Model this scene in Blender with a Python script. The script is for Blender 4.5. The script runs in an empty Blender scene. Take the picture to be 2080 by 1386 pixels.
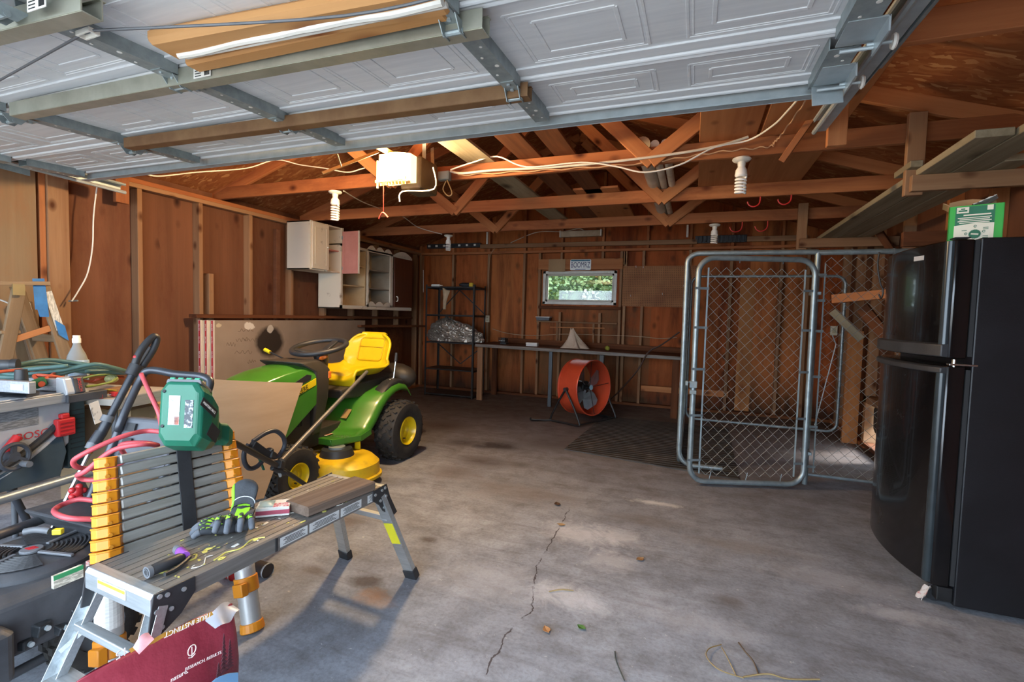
import bpy, bmesh, math, random
from mathutils import Vector as V, Matrix as M, Euler
random.seed(7)
SC = bpy.context.scene
COL = SC.collection
PI = math.pi
R = math.radians

# ---------------------------------------------------------------- camera
F, YAW, PITCH, ROLL, EYE = 983.4, 0.35847, 0.052924, 0.0267107, 1.29
_f = V((-math.sin(YAW)*math.cos(PITCH), math.cos(YAW)*math.cos(PITCH), -math.sin(PITCH)))
_r0 = V((math.cos(YAW), math.sin(YAW), 0)); _u0 = _r0.cross(_f)
_r = _r0*math.cos(ROLL)+_u0*math.sin(ROLL); _u = _u0*math.cos(ROLL)-_r0*math.sin(ROLL)
CAM = V((0, 0, EYE))
def P(x, y, ax, v):
    """the point where the sight line through photo pixel (x, y) meets the plane ax = v"""
    d = _f+_r*((x-1040)/F)-_u*((y-693)/F)
    i = 'xyz'.index(ax)
    return CAM+d*((v-CAM[i])/d[i])
cam = bpy.data.cameras.new('camera'); camo = bpy.data.objects.new('camera', cam); COL.objects.link(camo)
cam.sensor_width = 36; cam.lens = F/2080*36; cam.clip_start = 0.02; cam.clip_end = 200
camo.matrix_world = M(((_r.x, _u.x, -_f.x, 0), (_r.y, _u.y, -_f.y, 0), (_r.z, _u.z, -_f.z, EYE), (0, 0, 0, 1)))
SC.camera = camo

# ---------------------------------------------------------------- materials
def lin(c):
    if isinstance(c, str): c = [int(c[i:i+2], 16) for i in (0, 2, 4)]
    o = [(v/255)/12.92 if v/255 <= 0.04045 else ((v/255+0.055)/1.055)**2.4 for v in c]
    return (o[0], o[1], o[2], 1)
class NT:
    def __init__(s, name):
        s.m = bpy.data.materials.new(name); s.m.use_nodes = True
        s.t = s.m.node_tree; s.n = s.t.nodes; s.b = s.n['Principled BSDF']; s.co = None
    def new(s, typ, **kw):
        n = s.n.new(typ)
        for k, v in kw.items():
            if k in n.inputs.keys(): s.put(n.inputs[k], v)
            else: setattr(n, k, v)
        return n
    def put(s, sock, v):
        if isinstance(v, bpy.types.NodeSocket): s.t.links.new(v, sock)
        else: sock.default_value = v
    def coord(s, scale=(1, 1, 1), rnd=True):
        tc = s.new('ShaderNodeTexCoord')
        mp = s.new('ShaderNodeMapping'); s.put(mp.inputs['Vector'], tc.outputs['Object']); mp.inputs['Scale'].default_value = scale
        if rnd:
            oi = s.new('ShaderNodeObjectInfo')
            ml = s.new('ShaderNodeMath', operation='MULTIPLY'); s.put(ml.inputs[0], oi.outputs['Random']); ml.inputs[1].default_value = 37
            cb = s.new('ShaderNodeCombineXYZ')
            for k in range(3): s.put(cb.inputs[k], ml.outputs[0])
            s.put(mp.inputs['Location'], cb.outputs[0])
        return mp.outputs[0]
    def noise(s, vec, scale, detail=5, rough=.6, dist=0):
        n = s.new('ShaderNodeTexNoise'); s.put(n.inputs['Vector'], vec)
        n.inputs['Scale'].default_value = scale; n.inputs['Detail'].default_value = detail; n.inputs['Roughness'].default_value = rough; n.inputs['Distortion'].default_value = dist
        return n.outputs['Fac']
    def ramp(s, fac, stops):
        r = s.new('ShaderNodeValToRGB'); s.put(r.inputs[0], fac)
        e = r.color_ramp.elements
        while len(e) < len(stops): e.new(0.5)
        for k, (p, c) in enumerate(stops):
            e[k].position = p; e[k].color = c if isinstance(c, tuple) and len(c) == 4 else ((c, c, c, 1) if isinstance(c, (int, float)) else lin(c))
        return r.outputs[0]
    def math(s, op, a, b=None, clamp=False):
        n = s.new('ShaderNodeMath', operation=op, use_clamp=clamp); s.put(n.inputs[0], a)
        if b is not None: s.put(n.inputs[1], b)
        return n.outputs[0]
    def mix(s, fac, a, b, mode='MIX'):
        n = s.new('ShaderNodeMix', data_type='RGBA', blend_type=mode)
        s.put(n.inputs[0], fac); s.put(n.inputs[6], a); s.put(n.inputs[7], b)
        return n.outputs[2]
    def bump(s, h, st, dist=.01):
        n = s.new('ShaderNodeBump'); s.put(n.inputs['Height'], h); n.inputs['Strength'].default_value = st; n.inputs['Distance'].default_value = dist
        s.put(s.b.inputs['Normal'], n.outputs[0])
    def out(s, col, rough=.6, metal=0, spec=.5):
        s.put(s.b.inputs['Base Color'], col); s.put(s.b.inputs['Roughness'], rough)
        s.b.inputs['Metallic'].default_value = metal; s.b.inputs['Specular IOR Level'].default_value = spec
        return s.m
_mc = {}
def mat(c, rough=.6, metal=0, c2=None, scale=6, stretch=(1, 1, 1), lo=.35, hi=.65, bump=0, bscale=60, spec=.5, name=None, coat=0):
    """plain or mottled surface: colour c, patches of c2"""
    key = (str(c), rough, metal, str(c2), scale, stretch, lo, hi, bump, bscale, spec, coat)
    if key in _mc: return _mc[key]
    t = NT(name or 'surface_%d' % len(_mc))
    v = t.coord(stretch)
    cc = c2 if c2 else tuple(max(0, x*.93) for x in ([int(c[i:i+2], 16) for i in (0, 2, 4)] if isinstance(c, str) else c))
    col = t.ramp(t.noise(v, scale), [(lo, lin(c)), (hi, lin(cc))])
    if bump: t.bump(t.noise(v, bscale), bump)
    if coat: t.b.inputs['Coat Weight'].default_value = coat; t.b.inputs['Coat Roughness'].default_value = .1
    _mc[key] = t.out(col, rough, metal, spec)
    return _mc[key]
def wood(name, light, dark, grain=1.0, axis=0, knots=1, rough=.75, stain=None, stain_amt=.5, knot='4a2412', tone=.0, gscale=1.0, kscale=4.2):
    """boards: grain runs along local axis; sparse knots; optional dark water stains; each board its own tone"""
    t = NT(name)
    st = [22*gscale]*3; st[axis] = .9*gscale
    v = t.coord(tuple(st))
    g = t.noise(v, 1.0, 6, .65, .4)
    st2 = [4.5]*3; st2[axis] = .35
    v2 = t.coord(tuple(st2))
    w = t.noise(v2, 1.0, 3, .5, .6)
    gg = t.math('ADD', t.math('MULTIPLY', g, .6*grain), t.math('MULTIPLY', w, .6))
    col = t.ramp(gg, [(.36, lin(light)), (.78, lin(dark))])
    if knots:
        st3 = [kscale]*3; st3[axis] = kscale*.6
        v3 = t.coord(tuple(st3))
        vo = t.new('ShaderNodeTexVoronoi'); t.put(vo.inputs['Vector'], v3); vo.inputs['Scale'].default_value = 1.0
        d = t.math('ADD', vo.outputs['Distance'], t.math('MULTIPLY', g, .05))
        k = t.ramp(d, [(.10, 1.0), (.19, .6), (.32, 0.0)])
        sep = t.new('ShaderNodeSeparateColor'); t.put(sep.inputs[0], vo.outputs['Color'])
        on = t.math('GREATER_THAN', sep.outputs[0], 1-.6*knots)
        col = t.mix(t.math('MULTIPLY', k, on), col, lin(knot))
    if stain:
        st4 = [1.6]*3; st4[axis] = .45
        v4 = t.coord(tuple(st4))
        s4 = t.noise(v4, 1.3, 7, .7, .5)
        col = t.mix(t.math('MULTIPLY', t.ramp(s4, [(.5, 0.0), (.68, 1.0)]), stain_amt), col, lin(stain))
    if tone:
        oi = t.new('ShaderNodeObjectInfo')
        hs = t.new('ShaderNodeHueSaturation'); t.put(hs.inputs['Color'], col)
        t.put(hs.inputs['Value'], t.math('ADD', t.math('MULTIPLY', oi.outputs['Random'], tone*2), 1-tone))
        col = hs.outputs[0]
    t.bump(g, .15, .004)
    return t.out(col, rough, 0, .25)

# ---------------------------------------------------------------- mesh builder
def rotm(rx=0, ry=0, rz=0): return Euler((R(rx), R(ry), R(rz))).to_matrix()
def frame(d, up=V((0, 0, 1))):
    """3x3 with x along d, z as near up as it can be"""
    x = V(d).normalized(); z = V(up)-x*V(up).dot(x)
    if z.length < 1e-5: z = V((1, 0, 0))-x*x.x
    z.normalize(); y = z.cross(x)
    return M((x, y, z)).transposed()
def T4(loc, rot=None): return M.Translation(V(loc)) @ (rot.to_4x4() if rot else M.Identity(4))
class B:
    def __init__(s): s.bm = bmesh.new(); s.mi = 0
    def _f(s, vs):
        try:
            f = s.bm.faces.new(vs); f.material_index = s.mi; return f
        except ValueError: return None
    def box(s, c, d, rot=None, taper=1.0):
        c = V(c); vs = []
        for z in (-.5, .5):
            k = taper if z > 0 else 1
            for x, y in ((-.5, -.5), (.5, -.5), (.5, .5), (-.5, .5)):
                p = V((x*d[0]*k, y*d[1]*k, z*d[2]))
                vs.append(s.bm.verts.new(c+((rot @ p) if rot else p)))
        for q in ((3, 2, 1, 0), (4, 5, 6, 7), (0, 1, 5, 4), (1, 2, 6, 5), (2, 3, 7, 6), (3, 0, 4, 7)): s._f([vs[i] for i in q])
        return s
    def span(s, a, b):
        a, b = V(a), V(b); return s.box((a+b)/2, [abs(q) for q in (b-a)])
    def bar(s, a, b, w, h, up=(0, 0, 1)):
        a, b = V(a), V(b); return s.box((a+b)/2, ((b-a).length, w, h), frame(b-a, V(up)))
    def tube(s, pts, r, n=8, closed=False, sx=1.0):
        pts = [V(p) for p in pts]; m = len(pts); rs = r if isinstance(r, (list, tuple)) else [r]*m
        up = None; rings = []
        for i in range(m):
            a = pts[i-1] if (i or closed) else pts[i]; b = pts[(i+1) % m] if (i < m-1 or closed) else pts[i]
            d = (b-a)
            d = d.normalized() if d.length > 1e-9 else V((0, 0, 1))
            if up is None: up = V((0, 0, 1)) if abs(d.z) < .9 else V((1, 0, 0))
            up = up-d*up.dot(d)
            if up.length < 1e-6: up = V((1, .3, .2)); up = up-d*up.dot(d)
            up.normalize(); sd = d.cross(up)
            rings.append([s.bm.verts.new(pts[i]+(up*math.sin(2*PI*k/n)+sd*(math.cos(2*PI*k/n)*sx))*rs[i]) for k in range(n)])
        for i in range(m if closed else m-1):
            A, C = rings[i], rings[(i+1) % m]
            for k in range(n): s._f([A[k], A[(k+1) % n], C[(k+1) % n], C[k]])
        if not closed: s._f(rings[0][::-1]); s._f(rings[-1])
        return s
    def cyl(s, a, b, r, n=16, r2=None): return s.tube([a, b], [r, r if r2 is None else r2], n)
    def lathe(s, prof, mat4=None, n=24, arc=2*PI):
        mat4 = mat4 or M.Identity(4); full = abs(arc-2*PI) < 1e-6; cnt = n if full else n+1
        rings = []
        for (r, z) in prof:
            if r < 1e-6: rings.append([s.bm.verts.new(mat4 @ V((0, 0, z)))])
            else: rings.append([s.bm.verts.new(mat4 @ V((r*math.cos(arc*k/n), r*math.sin(arc*k/n), z))) for k in range(cnt)])
        for A, C in zip(rings, rings[1:]):
            for k in range(n):
                k2 = (k+1) % cnt
                if len(A) == 1 and len(C) == 1: continue
                if len(A) == 1: s._f([A[0], C[k2], C[k]])
                elif len(C) == 1: s._f([A[k], A[k2], C[0]])
                else: s._f([A[k], A[k2], C[k2], C[k]])
        return s
    def prism(s, pts, depth, mat4=None):
        """polygon in local xy, extruded along local z from 0 to depth"""
        mat4 = mat4 or M.Identity(4)
        A = [s.bm.verts.new(mat4 @ V((p[0], p[1], 0))) for p in pts]; C = [s.bm.verts.new(mat4 @ V((p[0], p[1], depth))) for p in pts]
        s._f(A[::-1]); s._f(C); n = len(pts)
        for k in range(n): s._f([A[k], A[(k+1) % n], C[(k+1) % n], C[k]])
        return s
    def loft(s, rings, cap=True, loop=True):
        rv = [[s.bm.verts.new(V(p)) for p in r] for r in rings]; n = len(rv[0])
        for A, C in zip(rv, rv[1:]):
            for k in range(n if loop else n-1): s._f([A[k], A[(k+1) % n], C[(k+1) % n], C[k]])
        if cap: s._f(rv[0][::-1]); s._f(rv[-1])
        return s
    def grid(s, fn, nu, nv):
        vs = [[s.bm.verts.new(V(fn(i/nu, j/nv))) for j in range(nv+1)] for i in range(nu+1)]
        for i in range(nu):
            for j in range(nv): s._f([vs[i][j], vs[i+1][j], vs[i+1][j+1], vs[i][j+1]])
        return s
    def ball(s, c, r, n=10, sc=(1, 1, 1), rot=None):
        m = T4(c, rot) @ M.Diagonal((r*sc[0], r*sc[1], r*sc[2], 1))
        return s.lathe([(math.sin(PI*k/n), -math.cos(PI*k/n)) for k in range(n+1)], m, n*2)
    def face(s, pts): s._f([s.bm.verts.new(V(p)) for p in pts]); return s
    def obj(s, name, mats, parent=None, smooth=False, bevel=0, solid=0, sub=0, seg=2, loc=None, rot=None):
        bmesh.ops.recalc_face_normals(s.bm, faces=s.bm.faces[:])
        me = bpy.data.meshes.new(name); s.bm.to_mesh(me); s.bm.free()
        for m_ in (mats if isinstance(mats, (list, tuple)) else [mats]): me.materials.append(m_)
        o = bpy.data.objects.new(name, me); COL.objects.link(o)
        if parent: o.parent = parent
        if loc is not None: o.location = loc
        if rot is not None: o.rotation_euler = rot.to_euler()
        if solid: md = o.modifiers.new('solid', 'SOLIDIFY'); md.thickness = solid; md.offset = 0
        if sub: md = o.modifiers.new('sub', 'SUBSURF'); md.levels = md.render_levels = sub
        if bevel: md = o.modifiers.new('bevel', 'BEVEL'); md.width = bevel; md.segments = seg; md.limit_method = 'ANGLE'; md.angle_limit = R(40)
        if smooth:
            for p in me.polygons: p.use_smooth = True
            if bevel or smooth == 2:
                try:
                    me.set_sharp_from_angle(angle=R(42))
                except Exception: pass
        return o
def tag(o, label=None, cat=None, group=None, kind=None):
    if label: o['label'] = label
    if cat: o['category'] = cat
    if group: o['group'] = group
    if kind: o['kind'] = kind
    return o
def thing(name, label, cat, loc=(0, 0, 0), rot=None, group=None, kind=None):
    o = bpy.data.objects.new(name, None); COL.objects.link(o); o.location = loc; o.empty_display_size = .1
    if rot is not None: o.rotation_euler = rot.to_euler()
    return tag(o, label, cat, group, kind)
def dup(root, loc, rot=None, label=None):
    r = root.copy(); COL.objects.link(r); r.location = loc
    if rot is not None: r.rotation_euler = rot.to_euler()
    if label: r['label'] = label
    for ch in list(root.children):
        c = ch.copy(); COL.objects.link(c); c.parent = r
        for g in list(ch.children):
            d = g.copy(); COL.objects.link(d); d.parent = c
    return r
def lumber(name, a, b, w, h, m, parent=None, up=(0, 0, 1), bevel=.003, label=None, cat=None, group=None, kind=None):
    """one board from a to b: grain along its own x axis, w wide, h high"""
    a, b = V(a), V(b); o = B().box((0, 0, 0), ((b-a).length, w, h)).obj(name, m, parent, bevel=bevel, seg=1)
    o.matrix_local = T4((a+b)/2, frame(b-a, V(up)))
    return tag(o, label, cat, group, kind)
def text(body, parent, mat_, loc, rot, size, name='lettering', ext=.0004, align='CENTER', sx=1.0, shear=0):
    cu = bpy.data.curves.new(name, 'FONT'); cu.body = body; cu.size = size; cu.extrude = ext; cu.align_x = align; cu.align_y = 'CENTER'; cu.shear = shear
    cu.resolution_u = 3
    tmp = bpy.data.objects.new(name, cu); me = bpy.data.meshes.new_from_object(tmp); bpy.data.objects.remove(tmp); bpy.data.curves.remove(cu)
    me.name = name; me.materials.clear(); me.materials.append(mat_)
    o = bpy.data.objects.new(name, me); COL.objects.link(o)
    if parent: o.parent = parent
    o.matrix_local = T4(loc, rot) @ M.Diagonal((sx, 1, 1, 1))
    return o
def arc(c, r, a0, a1, n, ax=0, ay=1, ry=None):
    out = []
    for k in range(n+1):
        a = R(a0+(a1-a0)*k/n); p = [c[0], c[1], c[2]]; p[ax] += r*math.cos(a); p[ay] += (ry or r)*math.sin(a); out.append(V(p))
    return out
def spline(pts, n=6, closed=False):
    pts = [V(p) for p in pts]; out = []; m = len(pts)
    for i in range(m if closed else m-1):
        if closed: p0, p1, p2, p3 = pts[i-1], pts[i], pts[(i+1) % m], pts[(i+2) % m]
        else: p0, p1, p2, p3 = pts[max(i-1, 0)], pts[i], pts[i+1], pts[min(i+2, m-1)]
        for k in range(n):
            t = k/n; out.append(.5*((2*p1)+(p2-p0)*t+(2*p0-5*p1+4*p2-p3)*t*t+(3*p1-p0-3*p2+p3)*t**3))
    if not closed: out.append(pts[-1])
    return out
def rrect(x0, y0, x1, y1, r, n=5):
    out = []
    for cx, cy, a in ((x1-r, y0+r, -90), (x1-r, y1-r, 0), (x0+r, y1-r, 90), (x0+r, y0+r, 180)):
        for k in range(n+1): out.append((cx+r*math.cos(R(a+90*k/n)), cy+r*math.sin(R(a+90*k/n))))
    return out
# shared finishes
GALV = mat('a4b0b5', .42, .45, 'b9c4c8', 14, lo=.3, hi=.7, name='galvanised_steel')
GALV2 = mat('8b9698', .5, .45, 'a0abac', 22, name='dull_galvanised_steel')
ALU = mat('b3babd', .38, .8, 'c6cccf', 9, stretch=(1, 12, 12), name='brushed_aluminium')
BLACKM = mat('1b1b1c', .45, .2, '2a2a2b', 12, name='black_painted_metal')
BLACKP = mat('232427', .5, 0, '2e2f32', 10, bump=.08, name='black_plastic')
GREYP = mat('55585c', .5, 0, '62656a', 10, name='grey_plastic')
WHITEP = mat('e9e7df', .4, 0, 'dcd9cf', 8, name='white_plastic')
PAPER = mat('d9d8d2', .7, 0, 'c9c8c2', 20, name='paper_label')
CARD = mat('a98a66', .85, 0, '9c7d5a', 3, name='cardboard')
RUBBER = mat('1e1d1c', .8, 0, '2b2a28', 9, bump=.3, name='rubber')
REDP = mat('b8282c', .4, 0, 'a62226', 6, name='red_plastic')
ORANGEP = mat('d98a1c', .45, 0, 'cf8018', 5, name='orange_yellow_plastic')
INK = mat('1c1c1e', .6, name='black_ink')
INKW = mat('e8e8e8', .6, name='white_ink')
INKR = mat('b3262c', .5, name='red_ink')
ROPEW = mat('d8d2c4', .6, 0, 'c9c2b2', 8, name='white_cable')
# ================================================================ the garage shell
XL, XR, YB, YF, ZP = -4.54, 1.80, 7.40, -0.35, 2.36      # inner plywood faces, top of the wall plates
XRG, RISE = -1.37, 1/3.0
def zr(x): return ZP+(3.08-abs(x-XRG))*RISE               # underside of the rafters
PLYL = wood('red_brown_plywood', '784f39', '573726', .8, 2, .9, .8, '54281a', .6, '2e140c', gscale=.5, kscale=6.5)
PLYB = wood('weathered_plywood', 'b8622f', '7a3115', .9, 2, 1.0, .8, '4a2212', .85, '35170d', gscale=.5, kscale=6.5)
PLYP = wood('pale_plywood', '917a5e', '735b42', .9, 2, .7, .75, '8f5f3c', .5, '6a3520', gscale=.45)
def age_back(m):
    t = NT.__new__(NT); t.m = m; t.t = m.node_tree; t.n = t.t.nodes; t.b = t.n['Principled BSDF']
    src = t.b.inputs['Base Color'].links[0].from_socket; v = t.coord((1, 1, 1), False); s = t.new('ShaderNodeSeparateXYZ'); t.put(s.inputs[0], v)
    mp = t.new('ShaderNodeMapping'); t.put(mp.inputs['Vector'], v); mp.inputs['Scale'].default_value = (4.5, 4.5, .6)
    st = t.noise(mp.outputs[0], 1.0, 6, .7, .4); bl = t.noise(v, 2.2, 4)
    mp2 = t.new('ShaderNodeMapping'); t.put(mp2.inputs['Vector'], v); mp2.inputs['Scale'].default_value = (1.64, 0, 0)
    wn = t.new('ShaderNodeTexWhiteNoise'); wn.noise_dimensions = '1D'; t.put(wn.inputs['W'], t.math('FLOOR', t.math('ADD', t.math('MULTIPLY', s.outputs[0], 2.6), .2)))
    col = t.mix(t.math('MULTIPLY', wn.outputs['Value'], .6), src, lin('bd7a45'))
    col = t.mix(t.ramp(st, [(.46, 0.0), (.66, .75)]), col, lin('50220f'))
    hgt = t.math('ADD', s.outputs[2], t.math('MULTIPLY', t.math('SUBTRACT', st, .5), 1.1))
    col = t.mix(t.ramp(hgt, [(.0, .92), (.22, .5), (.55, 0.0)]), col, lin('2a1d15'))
    wet = t.math('MULTIPLY', t.math('LESS_THAN', t.math('ABSOLUTE', t.math('ADD', s.outputs[0], 1.45)), .85), t.math('LESS_THAN', s.outputs[2], 1.45))
    col = t.mix(t.math('MULTIPLY', wet, t.ramp(bl, [(.38, .1), (.62, .7)])), col, lin('6b4f33'))
    t.put(t.b.inputs['Base Color'], col)
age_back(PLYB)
STUD = wood('pine_stud', '9e7a5a', '7c563b', .9, 0, .8, .75, tone=.12, knot='4f2a14', kscale=9)
TRUS = wood('truss_timber', 'b57549', '8a5030', .9, 0, .7, .75, '5a2616', .6, tone=.15, knot='4a2010', kscale=8)
PLYO = wood('orange_plywood', 'b27a4a', '8f5a30', .9, 2, .8, .75, '6b3a1e', .5, '5a2c14', gscale=.45)
WEBW = wood('web_timber', 'bd8052', '985c36', .9, 0, .7, .75, tone=.12, kscale=8)
OLDB = wood('grey_weathered_board', 'a3977e', '7a6d55', 1.0, 0, .5, .85, '4f4430', .6, tone=.08, knot='3d3222')
DARKB = wood('dark_old_board', '7a4a2c', '4a2816', 1.0, 0, .5, .8, '2a160c', .6, tone=.1)

def osb():
    t = NT('osb_sheathing'); v = t.coord((1, 1, 1), False)
    mp = t.new('ShaderNodeMapping'); t.put(mp.inputs['Vector'], v); mp.inputs['Scale'].default_value = (14, 46, 14); mp.inputs['Rotation'].default_value = (0, 0, .5)
    dn = t.new('ShaderNodeTexNoise'); t.put(dn.inputs['Vector'], v); dn.inputs['Scale'].default_value = 5
    ad = t.new('ShaderNodeVectorMath', operation='ADD'); t.put(ad.inputs[0], mp.outputs[0])
    sc_ = t.new('ShaderNodeVectorMath', operation='SCALE'); t.put(sc_.inputs[0], dn.outputs['Color']); sc_.inputs['Scale'].default_value = 6
    t.put(ad.inputs[1], sc_.outputs[0])
    vo = t.new('ShaderNodeTexVoronoi'); t.put(vo.inputs['Vector'], ad.outputs[0]); vo.inputs['Scale'].default_value = 1
    sep = t.new('ShaderNodeSeparateColor'); t.put(sep.inputs[0], vo.outputs['Color'])
    col = t.ramp(sep.outputs[0], [(0, lin('8c5331')), (.5, lin('99603a')), (.85, lin('a46b43')), (.985, lin('c08f60'))])
    big = t.noise(v, 1.2, 4)
    col = t.mix(t.ramp(big, [(.4, 0.0), (.7, .6)]), col, lin('70371b'))
    return t.out(col, .8, 0, .2)
OSB = osb()

def concrete():
    t = NT('stained_concrete'); v = t.coord((1, 1, 1), False)
    a = t.noise(v, .9, 6, .6, .3); b = t.noise(v, 5, 8, .7, .2); c = t.noise(v, 60, 4, .6)
    col = t.ramp(a, [(.3, lin('73767e')), (.48, lin('90959f')), (.68, lin('abb0b9'))])
    col = t.mix(t.ramp(b, [(.42, 0.0), (.70, .62)]), col, lin('5a5757'))
    sm = t.new('ShaderNodeMapping'); t.put(sm.inputs['Vector'], v); sm.inputs['Scale'].default_value = (1.2, 7, 1); sm.inputs['Rotation'].default_value = (0, 0, .5)
    col = t.mix(t.ramp(t.noise(sm.outputs[0], 1.6, 7, .7, .6), [(.48, 0.0), (.75, .5)]), col, lin('4f4844'))
    col = t.mix(t.ramp(t.noise(v, 26, 3, .8), [(.66, 0.0), (.72, .5)]), col, lin('cfcdca'))
    col = t.mix(t.ramp(c, [(.45, 0.0), (.75, .35)]), col, lin('4b443e'))
    xyz = t.new('ShaderNodeSeparateXYZ'); t.put(xyz.inputs[0], v)
    # slab colour turns browner and darker towards the back wall
    back_tone = t.ramp(t.math('ADD', t.math('MULTIPLY', xyz.outputs[1], .14), t.math('MULTIPLY', a, .35)), [(.55, 0.0), (1.02, .8)])
    col = t.mix(back_tone, col, lin('574538'))
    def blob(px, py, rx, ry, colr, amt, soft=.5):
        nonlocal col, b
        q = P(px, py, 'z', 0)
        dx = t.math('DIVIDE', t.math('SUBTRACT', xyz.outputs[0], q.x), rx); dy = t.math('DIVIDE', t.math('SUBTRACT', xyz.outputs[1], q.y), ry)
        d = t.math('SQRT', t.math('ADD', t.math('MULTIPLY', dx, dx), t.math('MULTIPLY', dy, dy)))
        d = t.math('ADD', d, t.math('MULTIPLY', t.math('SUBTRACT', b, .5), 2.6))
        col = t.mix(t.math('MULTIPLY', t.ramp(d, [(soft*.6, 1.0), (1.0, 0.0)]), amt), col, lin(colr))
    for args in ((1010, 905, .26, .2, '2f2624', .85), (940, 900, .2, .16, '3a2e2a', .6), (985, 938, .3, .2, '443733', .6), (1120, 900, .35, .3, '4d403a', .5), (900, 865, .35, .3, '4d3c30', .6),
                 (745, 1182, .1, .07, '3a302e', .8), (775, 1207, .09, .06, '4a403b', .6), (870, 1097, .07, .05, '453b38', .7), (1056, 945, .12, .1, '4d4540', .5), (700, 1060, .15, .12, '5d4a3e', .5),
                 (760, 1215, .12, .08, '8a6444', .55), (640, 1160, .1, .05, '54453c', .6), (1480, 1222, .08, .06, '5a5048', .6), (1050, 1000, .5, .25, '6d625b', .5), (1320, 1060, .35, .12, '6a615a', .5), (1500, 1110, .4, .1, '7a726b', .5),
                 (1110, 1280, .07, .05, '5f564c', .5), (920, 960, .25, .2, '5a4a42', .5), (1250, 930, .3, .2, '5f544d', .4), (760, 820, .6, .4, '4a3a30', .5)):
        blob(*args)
    b_keep = b; b = t.noise(v, 7, 8, .75, 1.2)
    for args in ((1180, 1085, .30, .17, 'cbcbd0', .5), (1150, 1210, .24, .12, 'cbcbd0', .5), (1255, 1090, .22, .14, 'c4c4c8', .4), (1240, 1140, .16, .15, 'c4c4c8', .4), (1330, 1022, .22, .05, 'd5d3d1', .7), (1830, 1250, .2, .08, 'c0c0c4', .45), (1400, 1260, .3, .1, 'b5b5b9', .35), (1700, 1180, .4, .15, 'b5b5b9', .3), (1000, 1180, .4, .2, 'b0b0b3', .3)):
        blob(*args)
    b = b_keep
    # the crack that wanders from the platform's far end to the doorway
    pts = [P(x, y, 'z', 0) for x, y in ((1158, 1030), (1132, 1080), (1090, 1150), (1080, 1240), (1035, 1280), (985, 1370))]
    wob = t.math('MULTIPLY', t.math('SUBTRACT', t.noise(v, 14, 3), .5), .05)
    for p, q in zip(pts, pts[1:]):
        k = (q.x-p.x)/(q.y-p.y)
        xc = t.math('ADD', t.math('MULTIPLY', t.math('SUBTRACT', xyz.outputs[1], p.y), k), p.x)
        d = t.math('ABSOLUTE', t.math('SUBTRACT', t.math('ADD', xyz.outputs[0], wob), xc))
        on = t.math('MULTIPLY', t.math('LESS_THAN', xyz.outputs[1], p.y), t.math('GREATER_THAN', xyz.outputs[1], q.y))
        col = t.mix(t.math('MULTIPLY', t.math('MULTIPLY', on, t.math('LESS_THAN', d, .0035)), t.ramp(b, [(.42, 0.0), (.5, .85)])), col, lin('33292a'))
    t.bump(t.math('ADD', b, t.math('MULTIPLY', c, .4)), .25, .01)
    rg = t.ramp(b, [(.3, .55), (.7, .85)])
    return t.out(col, rg, 0, .3)

def struct(name, bld, m, **k): return tag(bld.obj(name, m, **k), kind='structure')
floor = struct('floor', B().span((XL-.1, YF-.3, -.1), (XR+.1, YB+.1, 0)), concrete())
wl = struct('wall_left', B().span((XL-.1, YF, -.02), (XL, YB, ZP+.06)), PLYL)
wb = B(); zt = ZP+.1
wz = (P(1103, 551, 'y', YB).z, P(1103, 618, 'y', YB).z); wx = (P(1103, 580, 'y', YB).x, P(1253, 580, 'y', YB).x)   # window opening
def gable(bld, y0, y1, holes=None):
    for a, b_ in ((XL-.1, XRG), (XRG, XR+.1)):
        bld.prism([(a, ZP), (b_, ZP), (b_, zr(b_)+.1), (a, zr(a)+.1)], y1-y0, M(((1, 0, 0, 0), (0, 0, -1, y1), (0, 1, 0, 0), (0, 0, 0, 1))))
gable(wb, YB, YB+.1)
wb.span((XL-.1, YB, -.02), (wx[0], YB+.1, ZP)); wb.span((wx[1], YB, -.02), (XR+.1, YB+.1, ZP))
wb.span((wx[0], YB, -.02), (wx[1], YB+.1, wz[1])); wb.span((wx[0], YB, wz[0]), (wx[1], YB+.1, ZP))
wback = struct('wall_back', wb, PLYB)
# right wall with the low pet-door opening
dy0, dy1, dzt = 5.35, 5.98, .50
wr = B(); wr.span((XR, YF, -.02), (XR+.1, dy0, ZP+.06)); wr.span((XR, dy1, -.02), (XR+.1, YB, ZP+.06)); wr.span((XR, dy0, dzt), (XR+.1, dy1, ZP+.06)); wr.span((XR, dy0, -.02), (XR+.1, dy1, .04))
wright = struct('wall_right', wr, PLYL)
wf = B(); gable(wf, YF-.1, YF)
DX0, DX1, DZ = -4.15, .55, 2.14
wf.span((XL-.1, YF-.1, -.02), (DX0, YF, ZP)); wf.span((DX1, YF-.1, -.02), (XR+.1, YF, ZP)); wf.span((DX0, YF-.1, DZ), (DX1, YF, ZP))
struct('wall_front', wf, PLYL)
rf = B()
for xe, s_ in ((XL-.35, -1), (XR+.35, 1)):
    rf.prism([(xe, zr(xe)+.095), (XRG, zr(XRG)+.095), (XRG, zr(XRG)+.115), (xe, zr(xe)+.115)], YB-YF+.6, M(((1, 0, 0, 0), (0, 0, 1, YF-.3), (0, 1, 0, 0), (0, 0, 0, 1))))
struct('ceiling', rf, OSB)

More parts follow.
